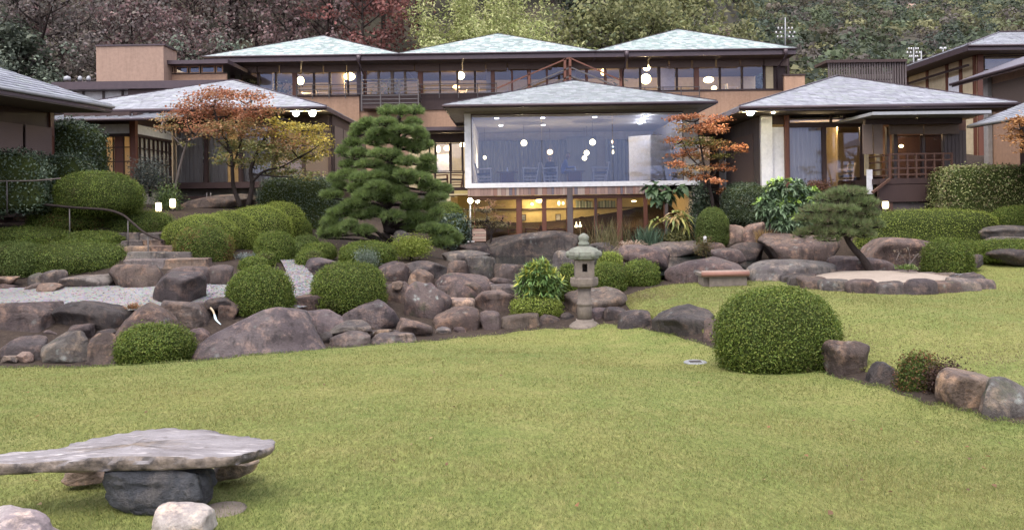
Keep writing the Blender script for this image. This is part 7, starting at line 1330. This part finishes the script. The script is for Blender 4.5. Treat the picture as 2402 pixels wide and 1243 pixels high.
def koi(label, px_, py_, Lm, c1, c2):
    Yq = CAMZ - WATER; Yq = Yq / ((py_ - HZ) / F + (px_ - 1201) / F * SR); c = P(px_, py_, Yq); mb = MB(); mb.tube([(c.x + Lm * (s_ - .5), c.y + .03 * math.sin(s_ * 5), WATER + .005) for s_ in np.linspace(0, 1, 9)], [.008, .03, .045, .05, .045, .035, .022, .012, .006], 8); mb.add([(c.x + Lm * .48, c.y, WATER + .005), (c.x + Lm * .66, c.y, WATER + .06), (c.x + Lm * .60, c.y, WATER + .005), (c.x + Lm * .66, c.y, WATER - .05)], [(0, 1, 2), (0, 2, 3)]); mb.build('koi', m_plain('koi_scales', c1, c2, 9, .3, .5), label=label, cat='fish')
koi('white koi at the surface in the middle of the pond', 1226, 597, .45, (.8, .76, .7), (.7, .6, .5)); koi('red and white koi right of the white one', 1287, 598, .4, (.75, .25, .15), (.8, .7, .65)); koi('pale koi near the left rim of the pond', 1104, 597, .35, (.75, .72, .68), (.65, .6, .55))
wpst = thing('white_post', 'short white post on the far pond shore', 'post', P(1654, 574, 24.6)); MB().lathe(P(1654, 576, 24.6), [(.05, 0), (.05, .26), (.035, .29)], 12).build('post', M['white'], wpst)
gd = thing('garland', 'curved leafy garland hung on the base panel of the right annex', 'garland', P(2140, 470, YX)); r = np.random.default_rng(400); t_ = r.random(700) * 2 - 1; Gp = np.array([tuple(P(2139 + 24 * a_, 471 - 14 * a_ * a_, YX + .05)) for a_ in t_]) + r.normal(size=(700, 3)) * np.array([.02, .012, .03]); V, Fq, C = leaf_quads(Gp, r.normal(size=(700, 3)) + np.array([0, -1, 0]), np.full(700, .05), .5, r, pal(700, [(.09, .12, .09), (.14, .17, .14), (.06, .08, .06)], r)); np_mesh('leaves', V, Fq, M['leaf'], gd, cols=C); MB().tube([P(2139 + 24 * a_, 471 - 14 * a_ * a_, YX + .06) for a_ in np.linspace(-1, 1, 9)], .012, 6).build('string', M['bark'], gd)
for a, b_, lb in ((485, 0, 'left'), (494, 1, 'right')): MB().tube([P(a, 452, 26.6), P(a, 492, 26.6)], .018, 6).build('rail_post', M['iron'], label=f'thin dark stake below the left veranda, {lb} one of the pair', cat='stake')
# fallen leaves on the lawn
r = np.random.default_rng(410); fl_ = lawn_pts(70, A, np.full(200, 4.5), YE * .98, r); fz = terr(fl_[:, 0], fl_[:, 1]) + .022; V, Fq, C = leaf_quads(np.stack([fl_[:, 0], fl_[:, 1], fz], -1), np.array([0, 0, 1.0]) + r.normal(size=(70, 3)) * .25, np.full(70, .035), .8, r, pal(70, [(.25, .12, .06), (.3, .2, .1), (.16, .09, .05)], r)); props(np_mesh('fallen_leaves', V, Fq, M['leaf'], cols=C), 'scattered fallen brown leaves on the lawn', 'leaves', kind='stuff')

# warm room light behind the shoji of the left annex (the lit paper is what shows)
r4 = thing('room_lamp', 'lamp glowing in the curtained room behind the maple', 'lamp', P(523, 372, YP + 1.5)); MB().ball(P(523, 372, YP + 1.5), .12, n=8).build('shade', M['lamp'], r4); bulb(r4, P(540, 330, YP + 2.2), 60)
rl = thing('room_lamp', 'lamp glowing behind the shoji paper of the left annex', 'lamp', P(270, 330, YA + 1.6)); MB().ball(P(270, 330, YA + 1.6), .16, n=8).build('shade', M['lamp'], rl); bulb(rl, P(270, 345, YA + 1.6), 28)
# small filler stones closing the gaps of the rockery and the retaining rows
rf_ = np.random.default_rng(500); FILL = []
def fill_row(pts, n, size, lab, grp):
    q = np.linspace(0, len(pts) - 1, n)
    for i, s_ in enumerate(q):
        a = min(int(s_), len(pts) - 2); f_4 = s_ - a; px_ = pts[a][0] + (pts[a + 1][0] - pts[a][0]) * f_4; py_ = pts[a][1] + (pts[a + 1][1] - pts[a][1]) * f_4; Y_ = pts[a][2] + (pts[a + 1][2] - pts[a][2]) * f_4; w = size * (.7 + .6 * rf_.random()) / Y_ * F; h_ = w * (.55 + .3 * rf_.random())
        o_ = rock(f'{lab}, {ORD[i]} from left', px_ - w, py_ - h_ * 1.2, px_ + w, py_ + h_ * .5, Y_ + .15 * rf_.random(), [PURP, BROWN, DARK, GREY, VIOL][rf_.integers(0, 5)], .7, .8, sub=4, name='stone', group=grp)
fill_row([(700, 800, 14.3), (860, 800, 15.0), (1010, 785, 15.7), (1120, 780, 16.2)], 9, .17, 'small filler stone along the lawn edge below the rockery', 'lawn edge filler stones')
fill_row([(880, 690, 18.0), (1000, 690, 18.0), (1100, 690, 18.2), (1180, 675, 18.8)], 7, .26, 'brown filler stone packed between the middle rockery boulders', 'rockery filler stones')
fill_row([(770, 690, 17.3), (830, 735, 16.4), (940, 790, 15.8)], 5, .22, 'filler stone between the two round azaleas and the rockery', 'rockery filler stones')
fill_row([(0, 770, 14.6), (110, 790, 14.2), (220, 790, 14.1), (330, 800, 14.0), (470, 790, 14.3)], 8, .22, 'dark filler stone at the foot of the left retaining row', 'retaining row filler stones')
fill_row([(1405, 740, 16.3), (1460, 745, 15.9), (1535, 775, 14.9), (1600, 800, 14.3)], 5, .2, 'low filler stone between the lantern and the big dark block', 'right edge filler stones')
fill_row([(1960, 870, 10.6), (2040, 905, 9.9), (2110, 925, 9.5), (2215, 955, 8.9), (2300, 975, 8.5)], 6, .15, 'low filler stone along the right lawn edge', 'right edge filler stones')
